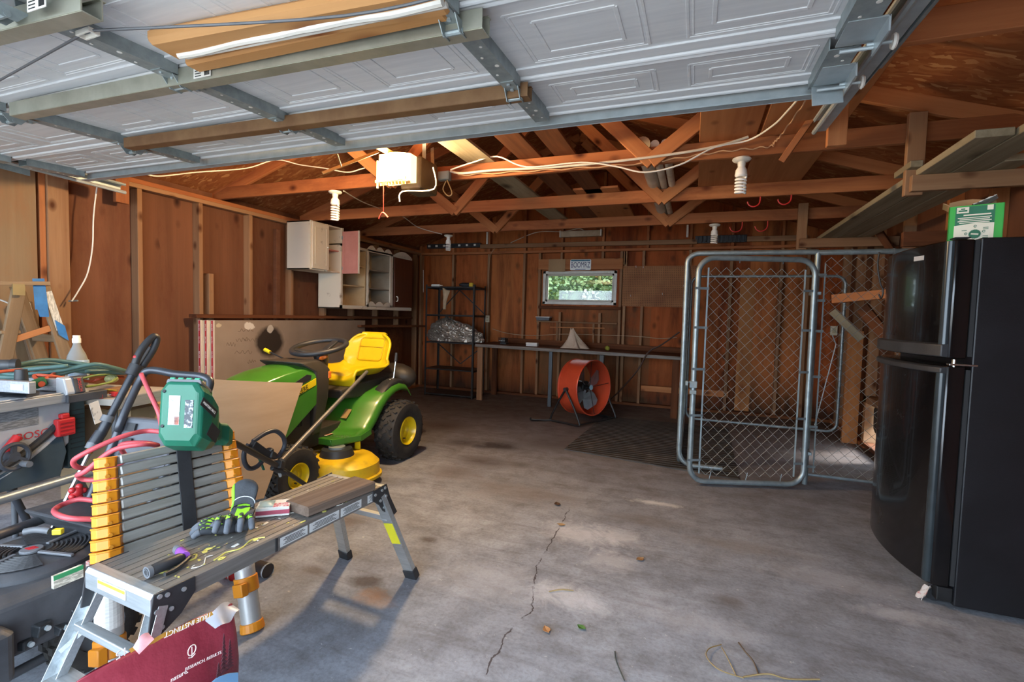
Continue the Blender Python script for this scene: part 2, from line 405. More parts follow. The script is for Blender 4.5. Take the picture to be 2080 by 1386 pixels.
# ---- studs and plates (parts of their walls)
def stud_left(y, z0=.04, z1=2.28, m=STUD, dx=.09, w=.04): lumber('stud', (XL+dx/2, y, z0), (XL+dx/2, y, z1), w, dx, m, wl, up=(1, 0, 0))
for y in (.55, 1.1, 1.6, 2.78, 3.325, 3.885, 4.45, 5.0, 5.55, 6.1, 6.65, 7.2): stud_left(y)
stud_left(2.215, w=.13)
stud_left(2.13, dx=.07, m=TRUS)
lumber('stud', (XL+.045, 3.43, .04), (XL+.045, 3.43, 1.62), .05, .088, STUD, wl, up=(1, 0, 0))
lumber('stud', (XL+.03, 4.28, .04), (XL+.03, 4.28, 2.2), .06, .05, PLYL, wl, up=(1, 0, 0))
for k, (z, m) in enumerate(((2.30, STUD), (2.338, TRUS))): lumber('top_plate', (XL+.045, YF, z), (XL+.045, YB, z), .09, .038, m, wl)
lumber('bottom_plate', (XL+.045, YF, .02), (XL+.045, YB, .02), .09, .038, TRUS, wl)
B().span((XL, .9, .05), (XL+.075, 2.09, 2.27)).obj('plywood_panel', PLYP, wl)
lumber('backing_block', (XL+.12, 2.62, 2.12), (XL+.12, 2.62, 2.40), .10, .04, TRUS, wl, up=(1, 0, 0))
# back wall studs at the photo's spacing
def xs(px, y=YB-.09, py=640): return P(px, py, 'y', y).x
for px, z0, z1 in ((853, .04, 2.28), (918, .04, 2.28), (990, .04, 2.28), (1062, .04, 2.28), (1093, .04, 2.28), (1137, .04, 1.36), (1218, .04, 1.36), (1258, .04, 2.28), (1267, .04, 2.28), (1303, .04, 2.28), (1397, .04, 2.28), (1481, .04, 2.28), (1583, .04, 2.28), (1637, .04, 2.28), (1137, 2.08, 2.28), (1220, 2.08, 2.28), (1265, 2.08, 2.28)):
    lumber('stud', (xs(px), YB-.045, z0), (xs(px), YB-.045, z1), .038, .088, STUD, wback, up=(0, 1, 0))
lumber('top_plate', (XL+.09, YB-.045, 2.30), (XR-.09, YB-.045, 2.30), .09, .038, TRUS, wback)
lumber('bottom_plate', (XL+.09, YB-.045, .02), (XR-.09, YB-.045, .02), .09, .038, DARKB, wback)
for px in (853, 918, 990, 1062, 1137, 1220, 1310, 1397, 1481, 1583): # gable studs
    x = xs(px); lumber('stud', (x, YB-.045, 2.32), (x, YB-.045, zr(x)+.08), .038, .088, TRUS, wback, up=(0, 1, 0))
def onback(px0, py0, px1, py1, y): return P(px0, py0, 'y', y), P(px1, py1, 'y', y)
# window header and sill timbers
a, b = onback(1095, 538, 1266, 538, YB-.06); lumber('window_header', a, V((b.x, a.y, a.z)), .07, .16, WEBW, wback)
a, b = onback(1095, 624, 1262, 624, YB-.05); lumber('rough_sill', a, V((b.x, a.y, a.z)), .10, .045, DARKB, wback)
a, b = onback(1507, 700, 1530, 700, YB-.02); B().span((P(1503, 600, 'y', YB-.02).x, YB-.03, .05), (P(1533, 600, 'y', YB-.02).x, YB-.005, 2.0)).obj('plywood_strip', PLYO, wback)
a, b = onback(1303, 772, 1480, 778, YB-.03); lumber('fire_block', V((a.x, YB-.05, .27)), V((b.x, YB-.05, .27)), .07, .085, WEBW, wback)
# right wall studs
for y in (3.4, 3.95, 4.5, 5.30, 6.03, 6.6, 7.15): lumber('stud', (XR-.045, y, .04), (XR-.045, y, 2.28), .04, .09, STUD if y > 5 else WEBW, wright, up=(1, 0, 0))
for k, (z, m) in enumerate(((2.30, WEBW), (2.338, TRUS))): lumber('top_plate', (XR-.045, YF, z), (XR-.045, YB, z), .09, .038, m, wright)
lumber('bottom_plate', (XR-.045, YF, .02), (XR-.045, dy0, .02), .09, .038, TRUS, wright); lumber('bottom_plate', (XR-.045, dy1, .02), (XR-.045, YB, .02), .09, .038, TRUS, wright)

# ---- window_1
WH = mat('d8d6cc', .45, 0, 'c6c3b6', 7, name='window_vinyl')
win = tag(B().span((wx[0], YB-.01, wz[1]), (wx[0]+.045, YB+.08, wz[0])).span((wx[1]-.045, YB-.01, wz[1]), (wx[1], YB+.08, wz[0])).span((wx[0], YB-.01, wz[0]-.045), (wx[1], YB+.08, wz[0])).span((wx[0], YB-.01, wz[1]), (wx[1], YB+.08, wz[1]+.045)).obj('window_1', WH, bevel=.004), kind='structure')
i = .045
sash = B()
for s0, s1 in (((wx[0]+i, YB+.015, wz[1]+i), (wx[0]+i+.03, YB+.06, wz[0]-i)), ((wx[1]-i-.03, YB+.015, wz[1]+i), (wx[1]-i, YB+.06, wz[0]-i)), ((wx[0]+i, YB+.015, wz[0]-i-.03), (wx[1]-i, YB+.06, wz[0]-i)), ((wx[0]+i, YB+.015, wz[1]+i), (wx[1]-i, YB+.06, wz[1]+i+.03))): sash.span(s0, s1)
sash.obj('sash', mat('bdb8aa', .5, name='sash_vinyl'), win, bevel=.003)
def glassm(name, tint='f2f8f4', rough=0.0, ior=1.45):
    t = NT(name); v = t.coord((1, 1, 1), False)
    t.b.inputs['Transmission Weight'].default_value = 1; t.b.inputs['IOR'].default_value = ior
    return t.out(lin(tint), rough, 0, .5)
B().span((wx[0]+.07, YB+.035, wz[1]+.07), (wx[1]-.07, YB+.041, wz[0]-.07)).obj('window_pane', glassm('window_glass'), win)
for px in (1115, 1238): B().box((P(px, 552, 'y', YB).x, YB-.012, wz[0]-.03), (.03, .012, .02)).obj('sash_latch', WH, win, bevel=.003)
# pet door in the right wall
pd = thing('pet_door', 'low pet door opening onto bright daylight at the foot of the right wall', 'pet door', (XR, (dy0+dy1)/2, 0))
hw = (dy1-dy0)/2
B().span((-.10, -hw-.05, .04), (.02, -hw+.02, dzt+.05)).span((-.10, hw-.02, .04), (.02, hw+.05, dzt+.05)).span((-.10, -hw-.05, dzt-.02), (.02, hw+.05, dzt+.05)).obj('frame', STUD, pd, bevel=.003)
B().prism([(.02, .05), (.12, .05), (.16, .0), (.12, -.19), (.06, -.23), (0, -.19), (-.02, 0)], .02, M(((0, 0, 1, -.03), (-1, 0, 0, hw-.05), (0, 1, 0, dzt-.08), (0, 0, 0, 1)))).obj('flap', RUBBER, pd, bevel=.004)
lumber('threshold', (-.06, -hw-.05, .05), (-.06, hw+.05, .05), .10, .04, DARKB, pd)

# ---------------------------------------------------------------- roof trusses
TY = [1.15, 2.30, 3.53, 4.67, 5.79]
tl = ['hidden over the doorway', 'whose chord runs just behind the open garage door', 'carrying the stapled white cables and the opener', 'with a spiral bulb hanging in front and two red hooks', 'nearest the back wall with a spiral lamp at each side']
for k, ty in enumerate(TY):
    if k == 0: continue
    t = thing('roof_truss', 'red-brown timber roof truss '+tl[k], 'roof truss', (XRG, ty, ZP), group='roof trusses')
    ch = B(); ch.prism([(-3.15, -.057), (3.15, -.057), (3.15, -.01), (2.97, .057), (-2.97, .057), (-3.15, -.01)], .038, M(((1, 0, 0, 0), (0, 0, -1, .019), (0, 1, 0, 0), (0, 0, 0, 1)))); ch.obj('bottom_chord', TRUS, t, bevel=.003, seg=1, loc=(0, 0, .057))
    for s_ in (-1, 1):
        lumber('rafter', (s_*3.35, 0, zr(XRG+3.35)-ZP+.048), (0, 0, zr(XRG)-ZP+.048), .033, .095, WEBW if s_ > 0 else TRUS, t)
        lumber('web', (s_*1.06, -.04, .0), (s_*.06, -.04, 1.0), .038, .10, WEBW, t)
        lumber('web', (s_*1.04, -.042, .005), (s_*1.68, -.042, .50), .038, .10, WEBW, t)
# brackets and planks along the right wall
bk = []
for k, (ty, x0, lb) in enumerate(((3.46, 1.10, 'pale wooden L-shaped storage bracket above the black refrigerator'), (5.72, .945, 'pale wooden L-shaped storage bracket above the chain-link kennel'))):
    t = thing('storage_bracket', lb, 'bracket', (x0, ty, 2.04), group='overhead storage brackets')
    lumber('hanger', (.045, 0, 0), (.045, 0, .47), .038, .088, STUD, t, up=(0, 1, 0)).rotation_euler[2] += PI/2
    lumber('arm', (.02, -.04, .06), (XR-x0, -.04, .06), .038, .09, STUD, t)
    bk.append(t)
lumber('block', (.56, -.04-.03, .055), (.56, -.04-.03, -.32), .03, .04, STUD, bk[0], up=(0, 1, 0))
pz = 2.165
for xa, xb, y0, y1, dz, lb in ((1.15, 1.292, 2.82, 6.0, 0, 'long grey weathered plank along the left edge of the overhead rack'), (1.302, 1.444, 2.0, 6.05, 0, 'longest grey weathered plank of the overhead rack, running out over the refrigerator'), (1.454, 1.575, 3.25, 5.95, 0, 'yellowish plank nearest the right wall on the overhead rack'), (1.10, 1.16, 3.38, 3.62, .037, 'short scrap block lying on the near bracket arm beside the planks')):
    lumber('plank', ((xa+xb)/2, y0, pz+dz), ((xa+xb)/2, y1, pz+dz), xb-xa, .036, OLDB, label=lb, cat='plank', group='planks on the overhead rack')
# boards kept across the truss chords
zc = ZP+.114
for x0, x1, y0, y1, m, lb in ((-.02, .32, 2.2, 4.75, WEBW, 'orange plywood sheet lying on the truss chords beside the white pipes'), (.34, .78, 2.2, 4.85, WEBW, 'wide orange plywood sheet lying on the truss chords nearest the right wall'), (-1.12, -.70, 4.5, 5.95, WEBW, 'small plywood panel lying across the two rearmost chords'), (-1.72, -1.5, 2.2, 5.9, OLDB, 'pale dusty plank stored up in the rafters left of the centre'), (-1.3, -1.12, 2.2, 5.9, DARKB, 'dark old plank stored up in the rafters near the centre'), (-1.02, -.86, 2.2, 4.7, DARKB, 'dark plank stored in the rafters beside the small panel')):
    lumber('stored_board', ((x0+x1)/2, y0, zc+.011), ((x0+x1)/2, y1, zc+.011), x1-x0, .02, m, label=lb, cat='board')
PVC = mat('d9d0bf', .5, 0, 'b9ac96', 4, name='dusty_pvc')
for x, r_, y0, y1, lb in ((-.40, .055, 3.6, 6.0, 'thick white plastic drainpipe lying on the truss chords'), (-.31, .03, 3.55, 6.0, 'thin white plastic pipe lying beside the thick one on the chords'), (-.24, .03, 3.55, 5.0, 'short thin white plastic pipe lying rightmost on the chords')):
    tag(B().cyl((x, y0, zc-.115+r_ if False else zc+r_), (x, y1, zc+r_), r_, 16).obj('plastic_pipe', PVC, smooth=2), lb, 'pipe', 'pipes on the truss chords')
# ================================================================ overhead garage door
DS = .05
def dz(y): return 2.205+DS*(y-1.8)
def D(px, py, drop=0):
    """a point on the door's underside (or drop below it) seen at photo pixel (px, py)"""
    n = V((0, -DS, 1)); p0 = V((0, 1.8, 2.205-drop))
    d = P(px, py, 'y', 1.8)-CAM
    return CAM+d*(((p0-CAM).dot(n))/d.dot(n))
DOORW = mat('dfe2e4', .45, 0, 'd3d7da', 3, stretch=(1, 14, 1), bump=.05, bscale=25, name='white_door_skin')
RUSTY = mat('8a6a4a', .55, .35, '77563a', 8, name='rusty_steel')
STEELG = mat('a5a596', .45, .7, 'b7b7a8', 9, name='old_galvanised_strut')
gd = thing('garage_door', 'white panelled overhead garage door rolled open under the roof', 'garage door', (0, 0, 0))
seams = [.30, .79, 1.29, 1.80, 2.19]
GX0, GX1 = -4.12, .455
sx = [GX0, -2.93, -1.83, -.69, GX1]
ang = math.atan(DS)
def tb(bld, a, b):  # slab piece between y's, following the slope
    (x0, y0), (x1, y1) = a, b
    return bld
for y0, y1 in zip(seams, seams[1:]):
    b = B(); th = .04
    vs = lambda x, y, h: (x, y, dz(y)+h)
    b.loft([[vs(GX0, y0+.004, 0), vs(GX0, y1-.004, 0), vs(GX0, y1-.004, th), vs(GX0, y0+.004, th)], [vs(GX1, y0+.004, 0), vs(GX1, y1-.004, 0), vs(GX1, y1-.004, th), vs(GX1, y0+.004, th)]])
    # rolled lips along both long edges
    b.tube([vs(GX0, y1-.012, -.006), vs(GX1, y1-.012, -.006)], .011, 8); b.tube([vs(GX0, y0+.014, -.004), vs(GX1, y0+.014, -.004)], .012, 8)
    b.bar(vs(GX0, y1-.055, -.002), vs(GX1, y1-.055, -.002), .05, .012)
    for xa, xb in zip(sx, sx[1:]):
        xm = (xa+xb)/2
        for u, v in ((xa+.11, xm-.06), (xm+.06, xb-.11)):
            ya, yb = y0+.095, y1-.10
            for ins, w_, h_ in ((0, .010, .005), (.016, .006, .004), (.075, .014, .006)):
                x0, x1, w0, w1 = u+ins, v-ins, ya+ins*.8, yb-ins*.8
                if x1 <= x0 or w1-w0 < .03: continue
                for p, q in (((x0, w0), (x1, w0)), ((x1, w0), (x1, w1)), ((x1, w1), (x0, w1)), ((x0, w1), (x0, w0))): b.bar(vs(p[0], p[1], 0), vs(q[0], q[1], 0), w_, h_)
    b.obj('door_panel', DOORW, gd, bevel=.0015, seg=1)
HOLE = mat('e6e6e0', .5, name='punched_hole_showing_door')
for k, x in enumerate(sx):
    xw = .062 if 0 < k < 4 else .085
    xc = x if 0 < k < 4 else (x+.045 if k == 0 else x-.045)
    for y0, y1 in zip(seams, seams[1:]):
        b = B(); a0 = V((xc, y0+.045, dz(y0+.045))); a1 = V((xc, y1-.03, dz(y1-.03)))
        b.bar(a0-V((0, 0, .042)), a1-V((0, 0, .042)), xw, .004)
        for s_ in (-1, 1): b.bar(a0+V((s_*xw/2, 0, -.022)), a1+V((s_*xw/2, 0, -.022)), .003, .044)
        st = b.obj('stile', GALV2, gd)
        b = B()
        for q in range(6):
            y = y0+.09+q*(y1-y0-.17)/5; b.cyl((xc+(.014 if q % 2 else -.012), y, dz(y)-.0445), (xc+(.014 if q % 2 else -.012), y, dz(y)-.0455), .005 if q % 3 else .008, 8)
        b.obj('punched_holes', HOLE, st)
# hinges at the seams
for y in seams[1:-1]:
    for x in sx[1:-1]:
        b = B(); z = dz(y)-.05
        b.box((x, y-.045, z), (.05, .09, .004)); b.box((x, y+.05, z), (.05, .07, .004))
        for s_ in (-1, 1): b.prism([(-.05, 0), (.05, 0), (.022, -.035), (-.02, -.035)], .003, M(((0, 0, 1, x+s_*.027), (1, 0, 0, y), (0, 1, 0, z), (0, 0, 0, 1))))
        b.cyl((x-.033, y, z-.025), (x+.033, y, z-.025), .009, 10)
        h = b.obj('hinge', GALV2, gd)
        b = B()
        for dy_ in (-.07, -.03, .05, .07): b.cyl((x, y+dy_, z-.002), (x, y+dy_, z-.008), .007, 6)
        b.obj('bolts', GALV, h)
# stiffening struts, timber, edge channel
def strut(p, q, h, m, w=.05, drop=.05, name='strut'):
    a, c = D(*p, drop), D(*q, drop); b = B()
    b.bar(a+V((0, 0, h*0)), c, .004, h); b.bar(a+V((0, w, h/2)), c+V((0, w, h/2)), .02, .003); b.bar(a+V((0, w/2, -h/2)), c+V((0, w/2, -h/2)), w, .003); b.bar(a+V((0, w, 0)), c+V((0, w, 0)), .004, h)
    return b.obj(name, m, gd)
strut((20, 222), (980, 36), .055, STEELG)
strut((252, 290), (1072, 180), .05, RUSTY)
s3 = strut((-330, 128), (165, 0), .055, STEELG)
for px, py in ((414, 149), (80, 9)):
    q = D(px, py, .055)-V((0, .006, 0)); lab = B().box(q, (.085, .002, .034)).obj('price_label', PAPER, gd)
    b = B()
    for k in range(9): b.box(q+V((.012+k*.003, -.0013, .0)), (.0016, .001, .024))
    for k in range(3): b.box(q+V((-.02, -.0013, .008-.009*k)), (.03, .001, .003))
    b.obj('barcode', INK, lab)
a, c = D(140, 349, .03), D(1690, 179, .03); yk = 2.215
b = B(); b.bar((GX0+.02, yk, dz(yk)-.02), (GX1+.03, yk, dz(yk)-.02), .004, .085); b.bar((GX0+.02, yk-.02, dz(yk)-.06), (GX1+.03, yk-.02, dz(yk)-.06), .045, .004)
b.obj('edge_channel', GALV, gd)
PINE = wood('fresh_pine', 'cb9a66', 'b07c48', .9, 0, 1.0, .65, knot='7a3f1c', kscale=5)
a, c = D(330, 92, .03), D(905, -12, .03)
lumber('timber_brace', a, c, .12, .05, PINE, gd, bevel=.015)
a, c = D(390, 126, .03), D(905, 14, .03)
lumber('timber_brace', a, c, .06, .05, PINE, gd, bevel=.008)
# peeling white lip over the timber
a, c = D(365, 112, .055), D(900, 4, .055); b = B()
b.tube(spline([a+(c-a)*k/12+V((0, random.uniform(-.004, .004), random.uniform(-.003, .003))) for k in range(13)], 3), .011, 8); b.tube([a+V((0, .022, .006)), c+V((0, .022, .006))], .009, 8)
b.obj('torn_lip', WHITEP, gd, smooth=2)
# pull rope and its white clip
p = [D(-40, 185, .06), D(160, 74, .06)]; q = [D(190, 62, .06), D(700, 32, .075), D(1010, -40, .06)]
B().tube(spline(p, 4), .004, 6).tube(spline(q, 6), .004, 6).obj('lift_cable', GREYP, gd)
m4 = T4(D(178, 68, .055), frame(D(200, 62, .055)-D(160, 76, .055)))
b = B()
for y in (-.012, .012): b.box((0, y, 0), (.07, .006, .014))
for x in (-.033, .033): b.box((x, 0, 0), (.006, .03, .014))
o = b.obj('cable_clip', WHITEP, gd, bevel=.001); o.matrix_local = m4
# roller carriers at the right end, and the flat top bracket
for y, big in ((1.80, 1), (2.10, 0)):
    x = GX1+.0; z = dz(y)-.05
    b = B(); b.box((x-.03, y-.06, z), (.10, .14, .005)); b.box((x+.02, y-.06, z-.02), (.005, .14, .045))
    b.cyl((x-.07, y+.0, z-.022), (x+.02, y+.0, z-.022), .006, 8); b.cyl((x+.0, y, z-.012), (x+.075, y, z-.012), .006, 8)
    hb = b.obj('roller_bracket', GALV, gd)
    b = B(); b.lathe([(.0, -.006), (.02, -.006), (.024, 0), (.02, .006), (0, .006)], T4((x+.07, y, z-.012), rotm(0, 90, 0)), 16); b.obj('roller', WHITEP, hb, smooth=2)
q = V((GX1-.03, 2.13, dz(2.13)-.075))
o = B().box((0, 0, 0), (.10, .005, .10)).box((0, -.03, .05), (.10, .07, .004)).obj('top_bracket', GALV, gd, bevel=.001); o.location = q; o.rotation_euler = (R(-18), 0, 0)
# ---- tracks
def track(xc, y0, y1, z0, z1, name, label, side):
    t = thing(name, label, 'door track', (0, 0, 0), group='door tracks')
    prof = [(-.03, -.028), (-.035, -.02), (-.02, -.03), (.02, -.03), (.034, -.012), (.034, .012), (.02, .03), (-.02, .03), (-.035, .02)]
    prof = [(side*p[0], p[1]) for p in prof]
    th = [(p[0]*.9, p[1]*.9) for p in prof[::-1]]
    full = prof+th
    b = B(); b.loft([[(xc+p[0], y0, z0+p[1]) for p in full], [(xc+p[0], y1, z1+p[1]) for p in full]])
    b.obj('channel', GALV, t)
    b = B(); b.loft([[(xc+side*p[0], y0, z0+p[1]) for p in ((.036, .03), (.036, -.03), (.039, -.03), (.039, .03))], [(xc+side*p[0], y1-.55, z1+p[1]-.02) for p in ((.036, .03), (.036, -.03), (.039, -.03), (.039, .03))]])
    b.bar((xc+side*.065, y0, z0+.032), (xc+side*.065, y1-.55, z1+.012), .055, .003)
    b.obj('angle_iron', GALV2, t)
    B().tube([(xc-side*.03, y0, z0-.032), (xc-side*.03, y1, z1-.032)], .012, 8).tube([(xc-side*.03, y0, z0+.032), (xc-side*.03, y1, z1+.032)], .008, 8).obj('rolled_lip', GALV, t, smooth=2)
    return t
ra, rb_ = P(1668, 255, 'x', .565), P(1838, 30, 'x', .565)
kz = (ra.z-rb_.z)/(ra.y-rb_.y)
trk = track(.565, .1, ra.y, ra.z-kz*(ra.y-.1), ra.z, 'door_track', 'galvanised steel door track hanging at the right of the garage door', 1)
la, lb_ = P(250, 384, 'x', -4.22), P(0, 318, 'x', -4.22); kz = (la.z-lb_.z)/(la.y-lb_.y)
trl = track(-4.22, .1, la.y, la.z-kz*(la.y-.1), la.z, 'door_track', 'galvanised steel door track along the left wall', -1)
B().bar(P(93, 338, 'x', -4.2), P(112, 358, 'x', -4.2), .035, .004, (0, 1, 0)).obj('hanger_strap', GALV2, trl); B().bar(P(135, 342, 'x', -4.2), P(125, 358, 'x', -4.2), .03, .004, (0, 1, 0)).obj('hanger_strap', GALV2, trl)
# timber hanger that holds the right track up
hz = P(1684, 296, 'y', 2.95); zt_ = 2.62
lumber('track_hanger', V((hz.x+.035, 2.97, hz.z)), V((hz.x+.035, 2.97, 2.72)), .088, .038, WEBW, up=(0, 1, 0), label='short upright timber hanging from the roof beside the right door track', cat='timber hanger')
# ---------------------------------------------------------------- opener
oy = 3.15
op = thing('garage_door_opener', 'garage door opener with a lit frosted lens hanging from the rafters', 'door opener', (P(830, 350, 'y', oy).x, oy, P(830, 350, 'y', oy).z))
sc_ = 3.75/983  # metres per pixel there
BRN = mat('66553e', .5, 0, '57472f', 6, name='beige_enamel')
B().span((-.06, -.02, -.13), (.115, .24, .11)).obj('motor_housing', BRN, op, bevel=.02, seg=3)
t = NT('lit_lens'); v = t.coord((1, 1, 1), False); t.b.inputs['Emission Color'].default_value = (1, .72, .34, 1); t.b.inputs['Emission Strength'].default_value = .9
LENS = t.out(lin('fff0d0'), .4)
b = B(); b.loft([[(-.17+.01*math.cos(a), -.14-.03*math.sin(a), z) for a in (0,)]+[(-.17+.25*k/8, -.10-.055*math.sin(PI*k/8), z) for k in range(9)]+[(.08, 0, z), (-.17, 0, z)] for z in (-.09, .10)])
b.obj('light_lens', LENS, op)
b = B()
for k in range(9):
    x = -.155+.027*k; b.bar((x, -.15+.004*abs(k-4), -.115), (x+.004, -.08, -.095), .008, .02)
b.bar((-.175, -.16, -.10), (.08, -.155, -.085), .012, .02); b.bar((-.18, -.13, -.14), (-.18, -.13, .06), .015, .01)
b.obj('lens_grille', mat('c9a46a', .5, name='amber_plastic'), op, bevel=.002)
B().bar((.10, .05, .10), (.10, .05, .38), .03, .004, (0, 1, 0)).obj('hanging_strap', GALV2, op); B().bar((.06, .25, .10), (-.02, .37, .30), .03, .004, (0, 1, 0)).obj('hanging_strap', GALV2, op)
# rail to the door, trolley, arm
ra = V((-.10, .05, .09)); wdoor = D(690, 330, .02)
B().bar((-.10, .2, .12), (-.10, -2.4, .12), .03, .03).obj('rail', mat('b89a5e', .5, .3, name='brassy_steel'), op)
o_ = op.location
tr = P(765, 312, 'y', 2.75)-o_
ar0, ar1 = P(655, 352, 'y', 2.45)-o_, P(768, 308, 'y', 2.75)-o_
b = B(); b.bar(ar0, ar1, .022, .006, (0, 1, 0)); b.bar(P(676, 285, 'y', 2.25)-o_, P(692, 335, 'y', 2.47)-o_, .022, .006, (0, 1, 0))
b.obj('door_arm', mat('a58a5c', .5, .4, name='warm_steel'), op, bevel=.001)
B().box(P(673, 279, 'y', 2.22)-o_, (.05, .12, .05)).obj('arm_bracket', GALV2, op, bevel=.003)
b = B(); c0 = P(779, 318, 'y', 2.9)-o_; c1 = P(779, 432, 'y', 2.9)-o_
b.tube([c0, c1], .003, 6); b.tube(spline([P(770, 445, 'y', 2.9)-o_, P(772, 440, 'y', 2.9)-o_, P(778, 432, 'y', 2.9)-o_, P(788, 442, 'y', 2.9)-o_], 4), .006, 6)
b.obj('release_cord', mat('a83a28', .6, name='red_cord'), op)
b = B(); q0, q1 = P(882, 384, 'y', 3.1)-o_, P(818, 389, 'y', 3.1)-o_; b.tube(spline([P(880, 340, 'y', 3.1)-o_, q0, q1, P(812, 410, 'y', 3.1)-o_], 5), .005, 6); b.obj('antenna_wire', WHITEP, op)
ld = bpy.data.lights.new('opener_lamp', 'POINT'); ld.energy = 95; ld.color = (1, .70, .38); ld.shadow_soft_size = .09
lo = bpy.data.objects.new('opener_lamp', ld); COL.objects.link(lo); lo.location = op.location+V((-.05, -.24, -.02))
# junction box and wiring on the first chord
jb = thing('junction_box', 'small blue-grey electrical box nailed to the chord beside the opener', 'electrical box', P(903, 358, 'y', 3.48))
B().box((0, 0, 0), (.10, .05, .07)).obj('box', mat('8fa3a5', .5, .2, name='blue_grey_box'), jb, bevel=.006); B().box((0, -.027, 0), (.085, .004, .06)).obj('cover', mat('9fb2b4', .5, .2, name='box_cover'), jb, bevel=.002)
b = B(); L = lambda x, y, yy=3.46: P(x, y, 'y', yy)
b.tube(spline([V(L(906, 368))-jb.location, V(L(900, 385))-jb.location, V(L(910, 398))-jb.location, V(L(918, 392))-jb.location, V(L(908, 366))-jb.location], 6), .005, 6); b.obj('loose_loop', mat('b99a68', .6, name='tan_cable'), jb)
yc = 3.485
b = B().tube(spline([L(915, 348), L(940, 352), L(1000, 346), L(1100, 341), L(1200, 333), L(1300, 322), L(1400, 308), L(1470, 294), L(1520, 278)], 6), .009, 8)
tag(b.obj('power_cable', ROPEW, smooth=2), 'thick white electrical cable stapled along the front truss chord', 'cable')
L = lambda x, y, yy=3.43: P(x, y, 'y', yy)
b = B().tube(spline([L(915, 345), L(960, 330), L(1010, 318), L(1070, 339), L(1180, 330), L(1250, 338), L(1310, 350), L(1380, 335), L(1450, 300), L(1520, 285), P(1570, 255, 'z', 2.44), P(1600, 225, 'z', 2.44), P(1622, 200, 'z', 2.44)], 6), .0055, 8)
tag(b.obj('thin_wire', WHITEP, smooth=2), 'thin white wire drooping off the chord towards the right door track', 'wire')
L = lambda x, y, yy=3.485: P(x, y, 'y', yy)
b = B(); pts = spline([L(930, 356), L(1100, 346), L(1300, 332), L(1450, 310), L(1560, 298), L(1572, 290), P(1590, 270, 'z', 2.44), P(1640, 200, 'z', 2.44)], 14)
b.tube([p+V((0, -.004*math.sin(i*1.3), .006*math.cos(i*1.3))) for i, p in enumerate(pts)], .0045, 6)
tag(b.obj('twisted_bell_wire', mat('caa07a', .6, name='twisted_wire'), smooth=2), 'twisted two-strand bell wire running below the thick white cable', 'wire')
b = B().tube(spline([P(780, 330, 'y', 3.5), P(735, 343, 'y', 3.5), P(705, 350, 'y', 3.5), P(660, 342, 'y', 3.5), P(610, 335, 'y', 3.5), P(560, 325, 'y', 3.4), P(500, 342, 'y', 3.2), P(400, 350, 'y', 2.85), P(320, 358, 'y', 2.5), P(285, 348, 'y', 2.35)], 6), .005, 6)
tag(b.obj('thin_wire', WHITEP, smooth=2), 'thin white wire running from the opener to the left wall', 'wire')
b = B().tube(spline([P(698, 388, 'y', 3.55), P(740, 412, 'y', 4.2), P(790, 430, 'y', 4.9), P(818, 440, 'y', 5.2), P(850, 462, 'y', 5.6), P(898, 476, 'y', 5.75)], 6), .005, 6)
tag(b.obj('lamp_flex', ROPEW, smooth=2), 'thin flex strung between the two left spiral lamps', 'wire')
b = B().tube(spline([P(197, 378, 'x', -4.36), P(190, 440, 'x', -4.36), P(188, 500, 'x', -4.36), P(178, 555, 'x', -4.36), P(160, 590, 'x', -4.36), P(146, 612, 'x', -4.36)], 6), .005, 6)
tag(b.obj('hanging_wire', WHITEP, smooth=2), 'thin white wire hanging down the dark left wall panel', 'wire')
# ---------------------------------------------------------------- spiral lamps
CFL = mat('f2f1ec', .35, 0, 'e8e6de', 5, name='frosted_lamp_glass')
def cfl(loc, s, label, turns):
    t = thing('spiral_lamp', label, 'lamp', loc, group='spiral ceiling lamps')
    B().lathe([(0, 0), (.055, 0), (.058, -.008), (.05, -.018), (.026, -.024), (.022, -.06), (.018, -.062), (0, -.062)], None, 28).obj('lampholder', mat('e3e1d8', .3, name='porcelain'), t, smooth=2)
    B().lathe([(0, -.055), (.022, -.055), (.034*s, -.075), (.038*s, -.11), (.030*s, -.12), (0, -.12)], None, 24).obj('ballast', CFL, t, smooth=2)
    n = 26*turns; pts = [V((.03*s*math.cos(k*2*PI/26), .03*s*math.sin(k*2*PI/26), -.125-(.0205*s)*k/26)) for k in range(n+1)]
    B().tube([pts[0]+V((0, 0, .02))]+pts+[pts[-1]*.7+V((0, 0, -.075*s*0))], .0075*s, 8).obj('spiral_tube', CFL, t, smooth=True)
    return t
zl = ZP-.002
cfl(P(681, 389, 'y', 3.50), 1.05, 'large white spiral lamp left of the opener', 6)
cfl(P(911, 478, 'y', 5.77), .95, 'small white spiral lamp hanging above the black wire shelf', 4)
cfl(P(1507, 322, 'y', 3.53), 1.0, 'white spiral lamp hanging right of the plastic pipes', 5)
cfl(P(1452, 456, 'y', 5.77), 1.0, 'white spiral lamp hanging above the kennel gate', 4)
# red storage hooks
RH = mat('c8302c', .4, name='red_vinyl')
for px, py, yy, lb in ((1545, 393, 4.67, 'left red hook on the second chord'), (1608, 388, 4.67, 'right red hook on the second chord'), (1508, 448, 5.79, 'left red hook on the rear chord'), (1560, 446, 5.79, 'right red hook on the rear chord')):
    p = P(px, py, 'y', yy); s = (p-CAM).length/983
    pts = [(0, 0, .02), (0, 0, -.02)]+[(-10*s*1+10*s*math.cos(R(a)), 0, -.06+10*s*math.sin(R(a))) for a in range(0, -200, -25)]
    tag(B().tube(spline(pts, 3), .006, 8).obj('storage_hook', RH, smooth=2, loc=p), lb.replace('left', 'left-hand').replace('right', 'right-hand')+', hanging open over the kennel', 'hook', 'red storage hooks')
# ================================================================ back wall furniture
def Q(px, py, ax, v, off=(0, 0, 0)): return P(px, py, ax, v)+V(off)
